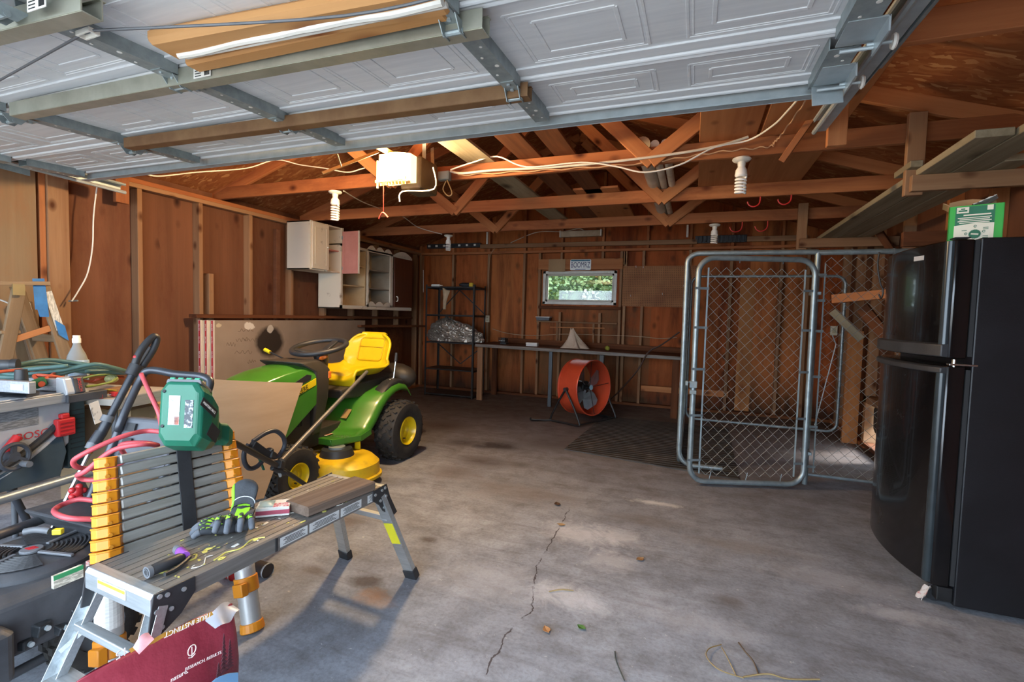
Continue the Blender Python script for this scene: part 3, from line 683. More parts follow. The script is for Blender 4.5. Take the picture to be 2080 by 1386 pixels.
# rail boards high on the back wall
yb = YB-.11
a, b = P(976, 501, 'y', yb), P(1416, 491, 'y', yb)
lumber('rail_board', V((a.x, yb, a.z)), V((b.x, yb, b.z)), .038, .065, STUD, label='long pale board nailed level across the back wall studs above the window', cat='board')
a, b = P(1517, 486, 'y', yb), P(1640, 483, 'y', yb)
lumber('rail_board', V((a.x, yb, a.z)), V((b.x, yb, b.z)), .03, .07, STUD, label='short board on the back wall above the kennel, right of the black rack', cat='board')
a, b = P(868, 501, 'y', yb), P(976, 502, 'y', yb)
tr = thing('tool_rail', 'black tool holder rail with pale clips above the wire shelf', 'tool rail', V((a.x, yb, a.z)))
L0 = (b-a).length; B().span((0, -.015, -.035), (L0, .03, .035)).obj('rail', BLACKP, tr, bevel=.003)
for k in range(7):
    if k == 3: continue
    B().box((.05+k*L0/7, -.02, 0), (.04, .02, .03)).obj('clip', WHITEP, tr, bevel=.003)
a, b = P(1412, 487, 'y', yb), P(1517, 487, 'y', yb)
tr = thing('tool_rail', 'black tool holder rack on the back wall behind the lamp above the kennel gate', 'tool rail', V((a.x, yb, a.z)))
L0 = (b-a).length; bb = B().span((0, .0, -.05), (L0, .03, .05))
bb.obj('rail', BLACKP, tr, bevel=.003)
for k in range(12): B().box((.03+k*L0/12, -.02, 0), (.018, .04, .08)).obj('clip', BLACKP, tr, bevel=.002)
a, b = P(1138, 475, 'y', YB-.12), P(1223, 475, 'y', YB-.12)
fl = thing('batten_light', 'dusty white strip light fitting above the window', 'light fitting', (a+b)/2)
L0 = (b-a).length; B().span((-L0/2, -.03, -.045), (L0/2, .03, .045)).obj('housing', mat('cdbfa6', .6, 0, 'a8977c', 5, name='dusty_enamel'), fl, bevel=.006)
for s_ in (-1, 1): B().box((s_*(L0/2-.01), -.01, 0), (.02, .085, .10)).obj('end_cap', WHITEP, fl, bevel=.004)
B().tube(spline([V((.05, .0, .045)), V((-.05, .02, .08)), V((-.3, .04, .05)), V((-.7, .04, .055)), V((-1.05, .04, -.06)), V((-1.15, .04, -.1))], 6), .006, 6).obj('cable', ROPEW, fl)
# cable conduit bits
for px, y0, y1, lb in ((990, 470, 500, 'white cable cover on the back wall gable above the long board'), (1397, 457, 482, 'white cable cover on the back wall gable near the black tool rack')):
    a, b = P(px, y0, 'y', YB-.11), P(px, y1, 'y', YB-.11); tag(B().span((a.x-.014, YB-.12, b.z), (a.x+.014, YB-.09, a.z)).obj('cable_cover', WHITEP, bevel=.003), lb, 'cable cover', 'cable covers')
a = P(993, 505, 'y', YB-.1)
ou = thing('wall_outlet', 'cream wall outlet on a back wall stud beside the wire shelf', 'outlet', P(991, 648, 'y', YB-.095))
B().span((-.035, -.03, -.055), (.035, .0, .055)).obj('cover_plate', mat('d9cfb0', .4, name='cream_plastic'), ou, bevel=.006)
for z in (-.022, .022): B().box((0, -.032, z), (.035, .006, .028)).obj('socket', mat('b8ad8c', .4, name='aged_cream'), ou, bevel=.004)
p = ou.location; B().tube(spline([V((0, -.01, .05)), V((.0, -.01, .4)), V((.01, -.01, .9)), V((.03, -.01, 1.05)), V((.1, -.01, 1.15))], 6), .006, 6).obj('cable', mat('a98460', .6, name='tan_cable2'), ou)
# licence plate and cardboard scrap over the window
yl = YB-.105
a, b = P(1158.5, 527.5, 'y', yl), P(1200, 549, 'y', yl)
lp = thing('licence_plate', 'white licence plate reading BOOMRZ above the window', 'licence plate', V(((a.x+b.x)/2, yl, (a.z+b.z)/2)))
w_, h_ = b.x-a.x, a.z-b.z
B().prism(rrect(-w_/2, -h_/2, w_/2, h_/2, .02), .004, M(((1, 0, 0, 0), (0, 0, 1, 0), (0, 1, 0, 0), (0, 0, 0, 1)))).obj('plate', mat('dfe3e0', .4, .1, name='plate_white'), lp)
rf_ = rotm(90, 0, 0)
B().box((0, -.002, h_*.40), (w_*.92, .003, h_*.14)).obj('treeline_strip', mat('2c7f8c', .5, 0, '1f5f86', 30, name='plate_teal'), lp)
B().box((0, -.002, -h_*.42), (w_*.5, .003, h_*.06)).obj('county_strip', mat('3a4a7c', .5, name='plate_blue'), lp)
text('BOOMRZ', lp, mat('27305f', .5, name='plate_navy'), (0, -.003, -.005), rf_, h_*.74, sx=.58)
a, b = P(1115, 527, 'y', yl), P(1148, 552, 'y', yl)
tag(B().grid(lambda u, v: (a.x+(b.x-a.x)*u, yl-.008-.012*math.sin(PI*u)*v, a.z+(b.z-a.z)*v), 6, 6).obj('cardboard_scrap', CARD, solid=.004), 'small brown cardboard square tacked left of the licence plate', 'cardboard')
# pegboard
def pegboard():
    t = NT('pegboard'); v = t.coord((1, 1, 1), False); s = t.new('ShaderNodeSeparateXYZ'); t.put(s.inputs[0], v)
    fx = t.math('SUBTRACT', t.math('FRACT', t.math('MULTIPLY', s.outputs[0], 39.4)), .5); fz = t.math('SUBTRACT', t.math('FRACT', t.math('MULTIPLY', s.outputs[2], 39.4)), .5)
    d = t.math('SQRT', t.math('ADD', t.math('MULTIPLY', fx, fx), t.math('MULTIPLY', fz, fz)))
    n = t.noise(v, 3, 5)
    col = t.ramp(n, [(.35, lin('a06d46')), (.65, lin('845433'))])
    col = t.mix(t.math('LESS_THAN', d, .17), col, lin('3a2416'))
    return t.out(col, .7, 0, .3)
a, b = P(1266, 541, 'y', YB-.1), P(1415, 625, 'y', YB-.1)
pgb = thing('pegboard', 'brown pegboard panel fixed to the back wall right of the window', 'pegboard', V((a.x, YB-.1, b.z)))
B().span((0, 0, 0), (b.x-a.x, .006, a.z-b.z)).obj('panel', pegboard(), pgb)
for u, z in ((.18, .97), (.28, .95), (.55, .3), (.12, .25), (.82, .5), (.9, .25)): B().tube([V(((b.x-a.x)*u, 0, (a.z-b.z)*z)), V(((b.x-a.x)*u, -.03, (a.z-b.z)*z)), V(((b.x-a.x)*u, -.035, (a.z-b.z)*z+.02))], .003, 5).obj('peg', WHITEP if z > .9 else GALV, pgb)
# lath shelf under the window
lf = thing('lath_rack', 'thin wooden lath rack fixed under the window sill', 'rack', P(1172, 655, 'y', YB-.13))
o_ = lf.location
def bw(p, q, w, h, nm, m): return lumber(nm, P(p[0], p[1], 'y', YB-.13)-o_, P(q[0], q[1], 'y', YB-.13)-o_, w, h, m, lf)
bw((1090, 653), (1253, 658), .05, .02, 'lath', STUD); bw((1117, 665), (1228, 667), .02, .016, 'lath', WEBW)
bw((1132, 655), (1131, 697), .02, .03, 'upright', STUD); bw((1206, 657), (1205, 700), .02, .03, 'upright', STUD)
bx = thing('storage_tray', 'small grey plastic tray lying on the lath rack', 'tray', P(1105, 653, 'y', YB-.15)+V((0, -.02, .012)))
B().loft([rz for rz in [[(-.1, -.05, 0), (.1, -.05, 0), (.1, .05, 0), (-.1, .05, 0)], [(-.11, -.06, .05), (.11, -.06, .05), (.11, .06, .05), (-.11, .06, .05)]]]).obj('tray', GREYP, bx, bevel=.004); B().span((-.115, -.065, .05), (.115, .065, .06)).obj('rim', WHITEP, bx, bevel=.002)

# ---- workbench
yf = 6.58
a, b = P(966, 698, 'y', yf), P(1384, 712, 'y', yf)
wbn = thing('workbench', 'long narrow workbench with a dark worn top along the back wall', 'workbench', V((a.x, yf, 0)))
L0 = b.x-a.x; za, zb_ = a.z, a.z-.035
BENCHT = mat('574334', .7, 0, '8a7a6a', 5, stretch=(.5, 8, 8), lo=.45, hi=.75, name='worn_bench_top')
o = lumber('bench_top', (0, .36, za-.02), (L0, .36, zb_-.02), .72, .04, DARKB, wbn)
lumber('front_rail', (0, -.012, za-.025), (L0, -.012, zb_-.025), .022, .045, mat('4f4a44', .6, .1, '857d74', 8, stretch=(.4, 8, 8), name='scuffed_grey_edging'), wbn)
lumber('back_ledge', (.1, .66, za+.03), (L0, .66, zb_+.03), .03, .09, DARKB, wbn)
wx_ = lambda px: P(px, 760, 'y', yf).x-a.x
lumber('leg', (wx_(972), .05, 0), (wx_(972), .05, za-.04), .085, .04, STUD, wbn, up=(0, 1, 0))
B().span((wx_(1116)-.025, .03, 0), (wx_(1116)+.025, .07, za-.05)).obj('leg', mat('4d545a', .5, .4, name='blue_grey_steel'), wbn, bevel=.003)
lumber('leg', (wx_(972), .62, 0), (wx_(972), .62, za-.04), .085, .04, DARKB, wbn, up=(0, 1, 0))
B().span((wx_(1209)-.02, .40, .35), (wx_(1209)+.04, .50, za-.05)).obj('support_block', mat('6d6a66', .5, .4, name='grey_steel'), wbn, bevel=.003)
lumber('leg', (L0-.06, .05, 0), (L0-.06, .05, zb_-.04), .085, .04, DARKB, wbn, up=(0, 1, 0))
zt = lambda px: za-.035*wx_(px)/L0
vb = thing('bench_vice', 'small dark bench vice on the left end of the workbench', 'vice', (P(1024, 690, 'y', 6.8).x, 6.8, zt(1024)))
B().span((-.05, -.05, 0), (.05, .07, .03)).obj('base', BLACKM, vb, bevel=.005); B().span((-.035, -.06, .03), (.035, .0, .10)).span((-.03, .02, .03), (.03, .08, .09)).obj('jaw', BLACKM, vb, bevel=.005); B().cyl((-.05, -.09, .06), (.05, -.09, .06), .005, 8).cyl((0, -.1, .06), (0, .0, .06), .009, 8).obj('handle', GALV2, vb)
b_ = thing('small_box', 'small white cardboard box on the workbench left of the window', 'box', (P(1080, 695, 'y', 6.75).x, 6.78, zt(1080)))
B().span((-.085, -.04, 0), (.085, .04, .05)).obj('carton', PAPER, b_, bevel=.002); B().span((-.087, -.042, .03), (.087, .042, .052)).obj('lid', WHITEP, b_, bevel=.002)
rg = P(1168, 700, 'y', 6.75); random.seed(3)
def cloth(name, c, w, d, h, m, seed, label, cat, flat=1.0, nx=30):
    rr = random.Random(seed); ph = [(rr.uniform(4, 12), rr.uniform(4, 12), rr.uniform(0, 6)) for _ in range(6)]
    def fn(u, v):
        x, y = u*2-1, v*2-1; r_ = math.hypot(x, y); s_ = max(0, 1-r_**1.6)
        n = sum(math.sin(f*x+g*y+p) for f, g, p in ph)/6
        return (c[0]+x*w*(1+.1*n), c[1]+y*d*(1+.12*math.sin(5*x+seed)), c[2]+.006+max(0, h*(s_**flat)*(.62+.55*abs(n)+.25*n))+.012*abs(n))
    return tag(B().grid(fn, nx, nx).obj(name, m, smooth=True, solid=.006), label, cat)
# upright crumpled rag (a peak with folds)
c = V((rg.x-.02, 6.82, zt(1168)))
def ragf(u, v):
    a_ = 2*PI*u; r_ = (.015+.13*v**1.3)*(1+.28*math.sin(5*a_+2*v)+.12*math.sin(9*a_)); z = .27*(1-v)**1.15
    return (c.x-.05+.06*v+r_*math.cos(a_)*1.15, c.y+r_*math.sin(a_)*.8, c.z+.006+z*(1+.06*math.sin(7*a_)))
tag(B().grid(ragf, 48, 14).obj('crumpled_rag', mat('c9b7a2', .85, 0, 'b09a84', 6, name='rag_cloth'), smooth=True, solid=.005), 'pale crumpled rag heaped on the workbench under the window', 'rag')
tag(B().ball((P(1234, 697, 'y', 6.8).x, 6.8, zt(1234)+.035), .035).obj('tennis_ball', mat('9a9a34', .85, 0, '7d7d2a', 12, name='dull_felt'), smooth=True), 'dusty yellow-green ball on the workbench right of the rag', 'ball')
tag(B().tube(spline([P(1380, 675, 'y', 6.55), P(1345, 700, 'y', 6.52), P(1318, 715, 'y', 6.5), P(1300, 745, 'y', 6.48), P(1285, 765, 'y', 6.48), P(1258, 795, 'y', 6.6), P(1240, 812, 'y', 6.7), P(1225, 828, 'y', 6.6)], 8), .010, 8).obj('extension_cord', mat('3a231a', .6, name='brown_cord'), smooth=2), 'dark brown cord hanging from the kennel across the workbench to the floor fan', 'cord')
tag(B().tube(spline([P(1000, 668, 'y', 7.28), P(1030, 677, 'y', 7.28), P(1080, 682, 'y', 7.28), P(1150, 679, 'y', 7.28), P(1250, 682, 'y', 7.28), P(1300, 684, 'y', 7.28), P(1340, 688, 'y', 7.28), P(1375, 686, 'y', 7.28)], 6), .006, 6).obj('thin_cable', mat('a88c70', .6, name='beige_cable'), smooth=2), 'thin beige cable sagging along the studs behind the workbench', 'cable')

# ---- wire shelf
f0, f1 = P(863, 806, 'z', 0), P(967, 812, 'z', 0)
ys = 6.62; xa, xb = P(863, 700, 'y', ys).x, P(962, 700, 'y', ys).x
sh = thing('metal_shelf', 'black metal shelving unit standing left of the workbench', 'shelving unit', (xa, ys, 0))
W, Dp = xb-xa, .42
zz = [P(863, y, 'y', ys).z for y in (582, 638, 693, 747, 797)]
for x in (0, W):
    for y in (0, Dp):
        bb = B(); s_ = 1 if x == 0 else -1; q = 1 if y == 0 else -1
        bb.span((x, y, 0), (x+s_*.028, y+q*.003, zz[0]+.03)); bb.span((x, y, 0), (x+s_*.003, y+q*.028, zz[0]+.03))
        bb.obj('post', BLACKM, sh)
for z in zz:
    bb = B(); bb.span((0, 0, z-.004), (W, Dp, z)); bb.span((0, -.002, z-.02), (W, .002, z)); bb.span((0, Dp-.002, z-.03), (W, Dp+.002, z)); bb.span((0, 0, z-.03), (.003, Dp, z)); bb.span((W-.003, 0, z-.03), (W, Dp, z))
    bb.obj('shelf', BLACKM, sh)
for z0, z1, u0, u1 in ((zz[0]-.03, zz[0]-.42, .45, 1.0), (zz[0]-.03, zz[0]-.42, .45, .0), (zz[3]+.05, zz[2]-.05, .5, 0.0), (zz[3]+.05, zz[2]-.05, .5, 1.0)):
    B().bar((W*u0, Dp-.01, z0), (W*u1, Dp-.01, z1), .016, .004, (0, 1, 0)).obj('brace', BLACKM, sh)
tag(B().cyl(P(860, 549, 'y', YB-.1), P(860, 594, 'y', YB-.1), .007, 8).obj('white_rod', WHITEP, smooth=2), 'thin white rod hanging upright on the back wall left of the black shelf', 'rod')
# silver tarp on the middle shelf
def tarp():
    rr = random.Random(11); ph = [(rr.uniform(-9, 9), rr.uniform(-9, 9), rr.uniform(-9, 9), rr.uniform(0, 6)) for _ in range(10)]; ph2 = [(rr.uniform(-34, 34), rr.uniform(-34, 34), rr.uniform(-34, 34), rr.uniform(0, 6)) for _ in range(10)]
    c = V((xa+W*.52, ys+.2, zz[2]+.01))
    def fn(u, v):
        a_ = 2*PI*u; t = v; d = V((math.cos(a_)*(1-t*.6), math.sin(a_)*(1-t*.6), t))
        n = sum(abs(math.sin(f*d.x+g*d.y+h*d.z+p)) for f, g, h, p in ph)/10-.64; m = sum(abs(math.sin(f*d.x+g*d.y+h*d.z+p+4*n)) for f, g, h, p in ph2)/10-.64
        rx = W*.56*(1-t**2.6*.80)*(1+.30*n+.14*m); ry = .20*(1-t**2.6*.7)*(1+.3*n+.2*m)
        return (c.x+rx*math.cos(a_)-.07*t, c.y+ry*math.sin(a_), c.z+max(0, .33*t**.85*(1-.12*math.cos(a_))+.10*n+.05*m)*(1 if t > 0 else 0))
    bb = B().grid(fn, 110, 40); bmesh.ops.remove_doubles(bb.bm, verts=bb.bm.verts[:], dist=.0005)
    return bb.obj('folded_tarp', mat('b3aba0', .3, .6, '857d73', 7, lo=.4, hi=.6, bump=.5, bscale=30, name='silver_tarp'), smooth=False)
tag(tarp(), 'crumpled silver tarp bundled on the middle of the black shelf', 'tarp')
def hangrag(u, v): return (P(897, 600, 'y', ys).x+.02+(.13*(1-v*.75))*u+.03*v*v+.012*math.sin(9*u+3*v), ys-.012-.012*math.sin(8*u)*v, zz[0]-.02-.33*v-.05*u*(1-v))
tag(B().grid(hangrag, 12, 16).obj('hanging_rag', mat('b7a184', .85, 0, '9a8468', 9, name='rag_beige'), smooth=True, solid=.004), 'beige rag hanging from the top of the black shelf', 'rag')
sp = thing('caulk_tube', 'white tube lying on top of the black shelf', 'tube', (xa+.12, ys+.1, zz[0]+.022))
B().cyl((-.07, 0, 0), (.07, 0, 0), .02, 14).obj('barrel', WHITEP, sp, smooth=2); B().cyl((.07, 0, 0), (.12, 0, 0), .009, 10, .003).obj('nozzle', WHITEP, sp, smooth=2)
pt = thing('power_drill', 'black and yellow drill lying on top of the black shelf', 'drill', (xa+W*.78, ys+.12, zz[0]+.035))
B().cyl((-.09, 0, 0), (.04, 0, 0), .033, 16).cyl((-.13, 0, 0), (-.09, 0, 0), .018, 12).obj('body', BLACKP, pt, smooth=2); B().span((.04, -.03, -.033), (.1, .03, .03)).obj('motor_end', mat('d9b52a', .5, name='tool_yellow'), pt, bevel=.01); B().bar((.03, .02, -.015), (.08, .13, -.015), .035, .03).obj('grip', BLACKP, pt, bevel=.008)
# things seen low by the bench
for px, py, col, lb in ((973, 775, 'b9c4c8', 'crumpled clear plastic bag hanging low on the shelf by the bench leg'),):
    cc = P(px, py, 'y', 6.75); tag(B().ball(cc, .07, 8, (.5, .4, 1.4)).obj('plastic_bag', mat(col, .3, 0, '8c979b', 20, bump=1, name='crinkled_plastic'), smooth=False), lb, 'bag')
# ---- floor fan
fb = P(1178, 858, 'z', 0)
fan = thing('drum_fan', 'round orange-red drum fan tilted on a black tube stand', 'fan', (-1.245, 5.94, 0))
fc = V((0, 0, .425)); fR, fL = .335, .30
axd = V((.90, -.43, .03)).normalized()
m4 = T4(fc, frame(axd)); m4 = m4 @ M(((0, 0, 1, 0), (1, 0, 0, 0), (0, 1, 0, 0), (0, 0, 0, 1)))  # local z -> axis
ORNG = mat('c24a2c', .38, .1, 'b04026', 5, name='orange_red_enamel')
B().lathe([(fR-.006, -fL/2), (fR+.006, -fL/2-.004), (fR+.01, -fL/2+.006), (fR, -fL/2+.015), (fR, fL/2-.015), (fR+.01, fL/2-.006), (fR+.006, fL/2+.004), (fR-.006, fL/2), (fR-.006, -fL/2)], m4, 48).obj('drum', ORNG, fan, smooth=2)
bb = B()
for k in range(4):
    a_ = k*PI/2+.45; pts = []
    for r_, w_, tw in ((.05, .05, .9), (.16, .085, .7), (.27, .11, .5), (.305, .07, .45)):
        for s_ in (-1, 1):
            da = s_*w_/r_ if r_ > .06 else s_*.6
            pts.append(m4 @ V((r_*math.cos(a_+da), r_*math.sin(a_+da), .02+s_*w_*tw*.6)))
    rows = [pts[i:i+2] for i in range(0, 8, 2)]
    for A_, C_ in zip(rows, rows[1:]): bb.face([A_[0], A_[1], C_[1], C_[0]])
bb.obj('blades', mat('7e8488', .4, .6, '8d9397', 10, name='fan_blade_metal'), fan, solid=.003)
bb = B(); bb.cyl(m4 @ V((0, 0, -.10)), m4 @ V((0, 0, .03)), .075, 20); bb.cyl(m4 @ V((0, 0, .03)), m4 @ V((0, 0, .10)), .03, 14); bb.obj('motor', BLACKM, fan, smooth=2, bevel=.004)
B().cyl(m4 @ V((0, 0, .10)), m4 @ V((0, 0, .107)), .032, 16).obj('hub_label', mat('8fb5c4', .4, name='pale_blue_label'), fan)
bb = B()
for k in range(4):
    a_ = k*PI/2+.1
    for zz_ in (fL/2-.02,): bb.tube([m4 @ V((.03*math.cos(a_), .03*math.sin(a_), zz_-.04)), m4 @ V(((fR-.005)*math.cos(a_), (fR-.005)*math.sin(a_), zz_))], .004, 6)
bb.obj('guard_rods', BLACKM, fan)
side = V((-axd.y, axd.x, 0))
for s_ in (-1, 1):
    e = fc+side*(s_*(fR+.03))
    bb = B(); pts = [e, e+V((0, 0, -.0)), e-axd*.20+V((0, 0, -.30)), e-axd*.23+V((0, 0, -.385)), e-axd*.20+V((0, 0, -.405)), e+axd*.20+V((0, 0, -.405)), e+axd*.23+V((0, 0, -.385)), e+axd*.2+V((0, 0, -.30)), e]
    bb.tube(spline([e, e-axd*.13+V((0, 0, -.2)), e-axd*.22+V((0, 0, -.37)), e-axd*.20+V((0, 0, -.405)), e+V((0, 0, -.405)), e+axd*.20+V((0, 0, -.405)), e+axd*.22+V((0, 0, -.37)), e+axd*.13+V((0, 0, -.2)), e], 5), .013, 8)
    bb.obj('stand_loop', BLACKM, fan, smooth=2)
    B().cyl(e-side*s_*.035, e+side*s_*.02, .022, 12).obj('pivot_knob', BLACKP, fan, smooth=2)
bb = B(); e0, e1 = fc-side*(fR+.03), fc+side*(fR+.03)
for q in (-.2,): bb.tube([e0+axd*q*-1+V((0, 0, -.405)), e1+axd*q*-1+V((0, 0, -.405))], .013, 8)
bb.obj('stand_crossbar', BLACKM, fan, smooth=2)
B().tube(spline([e0-axd*.20+V((0, 0, -.40)), e0-axd*.30-side*.1+V((0, 0, -.405)), e0-axd*.34-side*.22+V((0, 0, -.39)), e0-axd*.34-side*.23+V((0, 0, -.36))], 5), .012, 8).obj('kick_bar', BLACKM, fan, smooth=2)
hp = m4 @ V((-fR*.6, -fR*.82, 0))
def onrim(ang, z, r_=fR): return m4 @ V((r_*math.cos(R(ang)), r_*math.sin(R(ang)), z))
# ================================================================ kennel
PIPE = mat('7c888c', .4, .55, '97a2a5', 16, lo=.3, hi=.7, name='galvanised_pipe')
WIRE = mat('969a97', .55, .3, '838784', 20, name='chain_link_wire')
def chain_link(bb, o, ux, uz, w, h, pitch=.042, r=.0021, dep=.005):
    """diamond mesh: interlocked zig-zag wires running up uz"""
    n = ux.cross(uz).normalized(); m = int(round(w/pitch)); pitch = w/m; st = pitch*1.02; k = int(h/st)
    for i in range(m):
        s0 = 1 if i % 2 == 0 else -1
        pts = []
        for j in range(k+1):
            sg = s0*(1 if j % 2 == 0 else -1)
            pts.append(o+ux*((i+.5)*pitch+sg*pitch*.5)+uz*(j*st)+n*(dep*(1 if j % 2 == 0 else -1)*.5*s0))
        bb.tube(pts, r, 4)
    return bb
def loopf(o, ux, uz, w, h, rad):
    pts = rrect(0, 0, w, h, rad, 6); return [o+ux*p[0]+uz*p[1] for p in pts]
Z = V((0, 0, 1))
TBAR = mat('747e80', .6, .2, '868f90', 12, name='dull_tension_bar')
kn = thing('dog_kennel', 'galvanised chain-link dog kennel in the back right corner', 'kennel', (0, 0, 0))
pr = .021
# front door-frame panel, post and fixed fence panel
p0, p1 = V((-.075, 4.36, .05)), V((.885, 4.42, .05)); ux = (p1-p0).normalized()
B().tube([p0+Z*.12+V((0, 0, 0))]+[p0+ux*.10*(1-math.cos(R(a)))*1+Z*(1.72+.08*math.sin(R(a))-.0)+V((0, 0, 0)) for a in range(0, 91, 15)]+[p1+Z*1.80], pr, 10).obj('door_frame', PIPE, kn, smooth=2)
B().tube([p0+Z*.12]+[p0+ux*.12*(1-math.cos(R(a)))+Z*(.12-.12*math.sin(R(a))) for a in range(0, 91, 15)]+[p0+ux*.35+Z*-.0], pr, 10).obj('door_frame', PIPE, kn, smooth=2)
B().cyl(p1+Z*-.05, p1+Z*1.80, pr, 12).obj('post', PIPE, kn, smooth=2)
f1 = V((XR-.12, 4.42, .05))
B().tube([p1+Z*1.795, f1+Z*1.795], pr, 10).obj('top_rail', PIPE, kn, smooth=2); B().tube([p1+Z*.03, f1+Z*.03], .012, 8).obj('bottom_rail', PIPE, kn, smooth=2)
B().cyl(f1+Z*-.05, f1+Z*1.80, pr, 12).obj('post', PIPE, kn, smooth=2)
fx = (f1-p1).normalized(); fw_ = (f1-p1).length
chain_link(B(), p1+fx*.05+Z*.04, fx, Z, fw_-.08, 1.72).obj('fence_mesh', WIRE, kn)
B().box(p1+fx*.055+Z*.88, (.010, .004, 1.66)).obj('tension_bar', TBAR, kn)
for z in (.10, .42, .82, 1.18, 1.42, 1.62): B().bar(p1+Z*z-fx*.02-V((0, .022, 0)), p1+fx*.065+Z*z-V((0, .012, 0)), .004, .02).obj('band', PIPE, kn)
for u in (.28, .62): B().cyl(p1+fx*(fw_*u)+Z*1.795-fx*.006, p1+fx*(fw_*u)+Z*1.795+fx*.006, .0245, 12).obj('band', PIPE, kn)
# left side panel (seen edge on) and back panel
q0 = p0+V((0, .05, 0)); q1 = V((-.075, 6.36, .05))
B().tube(loopf(q0, V((0, 1, 0)), Z, q1.y-q0.y, 1.77, .1), pr*.85, 10, closed=True).obj('side_frame', PIPE, kn, smooth=2)
chain_link(B(), q0+V((0, .04, .03)), V((0, 1, 0)), Z, q1.y-q0.y-.08, 1.70, .042, .0018).obj('fence_mesh', WIRE, kn)
for z in (.3, .7, 1.1, 1.45): B().box(q0+V((0, .02, z)), (.03, .05, .02)).obj('band', PIPE, kn)
q2 = V((-.05, 6.42, .06)); q3 = V((1.57, 6.42, .06))
B().tube(loopf(q2, V((1, 0, 0)), Z, q3.x-q2.x, 1.77, .10), pr*.8, 10, closed=True).obj('back_frame', PIPE, kn, smooth=2)
B().tube([q3+V((-.22, -.02, .06)), q3+V((-.06, -.02, 1.0)), q3+V((-.1, -.02, 1.1))], .006, 6).obj('tension_bar', GALV, kn)
# the gate leaf, swung a little open
g1 = V((.845, 4.27, .035)); g0 = V((.015, 3.985, .035)); gx = (g1-g0).normalized(); gw = (g1-g0).length
gt = thing('kennel_gate', 'chain-link kennel gate standing ajar on its post', 'gate', g0)
loc = lambda p: p-g0
B().tube([loc(p) for p in loopf(g0, gx, Z, gw, 1.735, .12)], pr, 10, closed=True).obj('frame', PIPE, gt, smooth=2)
chain_link(B(), gx*.085+Z*.05, gx, Z, gw-.17, 1.62).obj('mesh', WIRE, gt)
for u in (.075, gw-.075): B().bar(gx*u+Z*.06, gx*u+Z*1.66, .012, .004, (0, 1, 0)).obj('tension_bar', TBAR, gt)
for z in (.17, .52, .88, 1.2, 1.5):
    for u0, u1 in ((-.02, .085), (gw-.085, gw+.02)): B().bar(gx*u0+Z*z-V((0, .022, 0)), gx*u1+Z*z-V((0, .01, 0)), .004, .018).obj('band', PIPE, gt)
lt = B(); lt.box(gx*.0+Z*.76, (.055, .055, .05)); lt.box(gx*.0+Z*.70, (.05, .05, .03)); lt.cyl(gx*-.06+Z*.775, gx*.03+Z*.775, .008, 8); lt.box(gx*-.05+Z*.77-V((0, .02, 0)), (.02, .03, .035))
lt.obj('latch', TBAR, gt, bevel=.004)
for z in (.28, 1.52): B().box(loc(V((.865, 4.345, z))), (.06, .14, .025)).obj('hinge', GALV2, gt, bevel=.005)
for u in (.18, .5, .8): B().tube([gx*(gw*u)+Z*(.0+.0), gx*(gw*u)+Z*.03, gx*(gw*u+.01)+Z*.08], .003, 5).obj('wire_tie', PIPE, gt)
for u in (.35, .72): B().tube([gx*(gw*u)+Z*1.757, gx*(gw*u)+Z*1.735-V((0, .024, 0)), gx*(gw*u)+Z*1.70], .003, 5).obj('wire_tie', PIPE, gt)
# shelf timbers and boards in the corner behind the fence
a, b = P(1692, 608, 'y', 5.0), P(1808, 590, 'y', 4.75)
lumber('kennel_timber', a, V((1.70, 4.72, b.z-.0)), .10, .075, WEBW, label='orange timber jutting from the right wall behind the kennel fence', cat='timber')
a, b = P(1690, 632, 'y', 5.6), P(1750, 690, 'y', 5.55)
lumber('diagonal_brace', a, b, .04, .07, OLDB, label='grey diagonal brace under the orange timber, further left', cat='brace', group='diagonal braces in the kennel corner')
a, b = P(1752, 625, 'y', 5.15), P(1812, 700, 'y', 5.0)
lumber('diagonal_brace', a, b, .04, .10, DARKB, label='dark diagonal brace under the orange timber, nearer the refrigerator', cat='brace', group='diagonal braces in the kennel corner')
a, b = P(1719, 690, 'y', 6.2), P(1752, 895, 'y', 6.2)
B_ = B().span((1.56, 6.16, 0.0), (1.70, 6.20, 1.22)).obj('plywood_offcut', PLYO); tag(B_, 'tall pale plywood offcut standing beside the pet door', 'board')
a = P(1748, 770, 'y', 5.3)
ob = thing('wall_outlet', 'pale outlet box on the wall behind the kennel back panel', 'outlet', P(1693, 672, 'y', YB-.1))
B().span((-.04, -.03, -.06), (.04, 0, .06)).obj('cover_plate', mat('cfc6ac', .4, name='cream_plastic2'), ob, bevel=.006)
B().span((-.02, -.034, -.03), (.02, -.028, .03)).obj('socket', mat('b8ad8c', .4, name='aged_cream3'), ob, bevel=.004)
a, b = P(1786, 512, 'y', 4.36), P(1790, 605, 'y', 4.36)
tag(B().tube(spline([a, P(1783, 540, 'y', 4.36), P(1788, 575, 'y', 4.36), P(1794, 590, 'y', 4.36), P(1790, 606, 'y', 4.36), P(1785, 598, 'y', 4.36)], 6), .006, 6).obj('dangling_strap', BLACKM, smooth=2), 'thin black strap dangling from the kennel top rail', 'strap')
# long timber on the right wall behind the carton
a = P(1832, 487, 'y', 4.05)
lumber('wall_timber', V((a.x+.0, 4.05, a.z+.0)), V((XR-.09, 4.05, a.z+.0)), .04, .10, DARKB, label='dark horizontal timber behind the green carton, fixed to the right wall', cat='timber')
lumber('diagonal_brace', P(1588, 327, 'y', 3.44), P(1675, 203, 'y', 3.30), .038, .088, TRUS, up=(0, 1, 0), label='dark slanting timber rising from the front chord towards the right door track', cat='brace')
lumber('diagonal_brace', P(1785, 470, 'y', 5.6), P(1815, 515, 'y', 5.5), .04, .06, DARKB, label='short dark brace under the overhead planks', cat='brace')
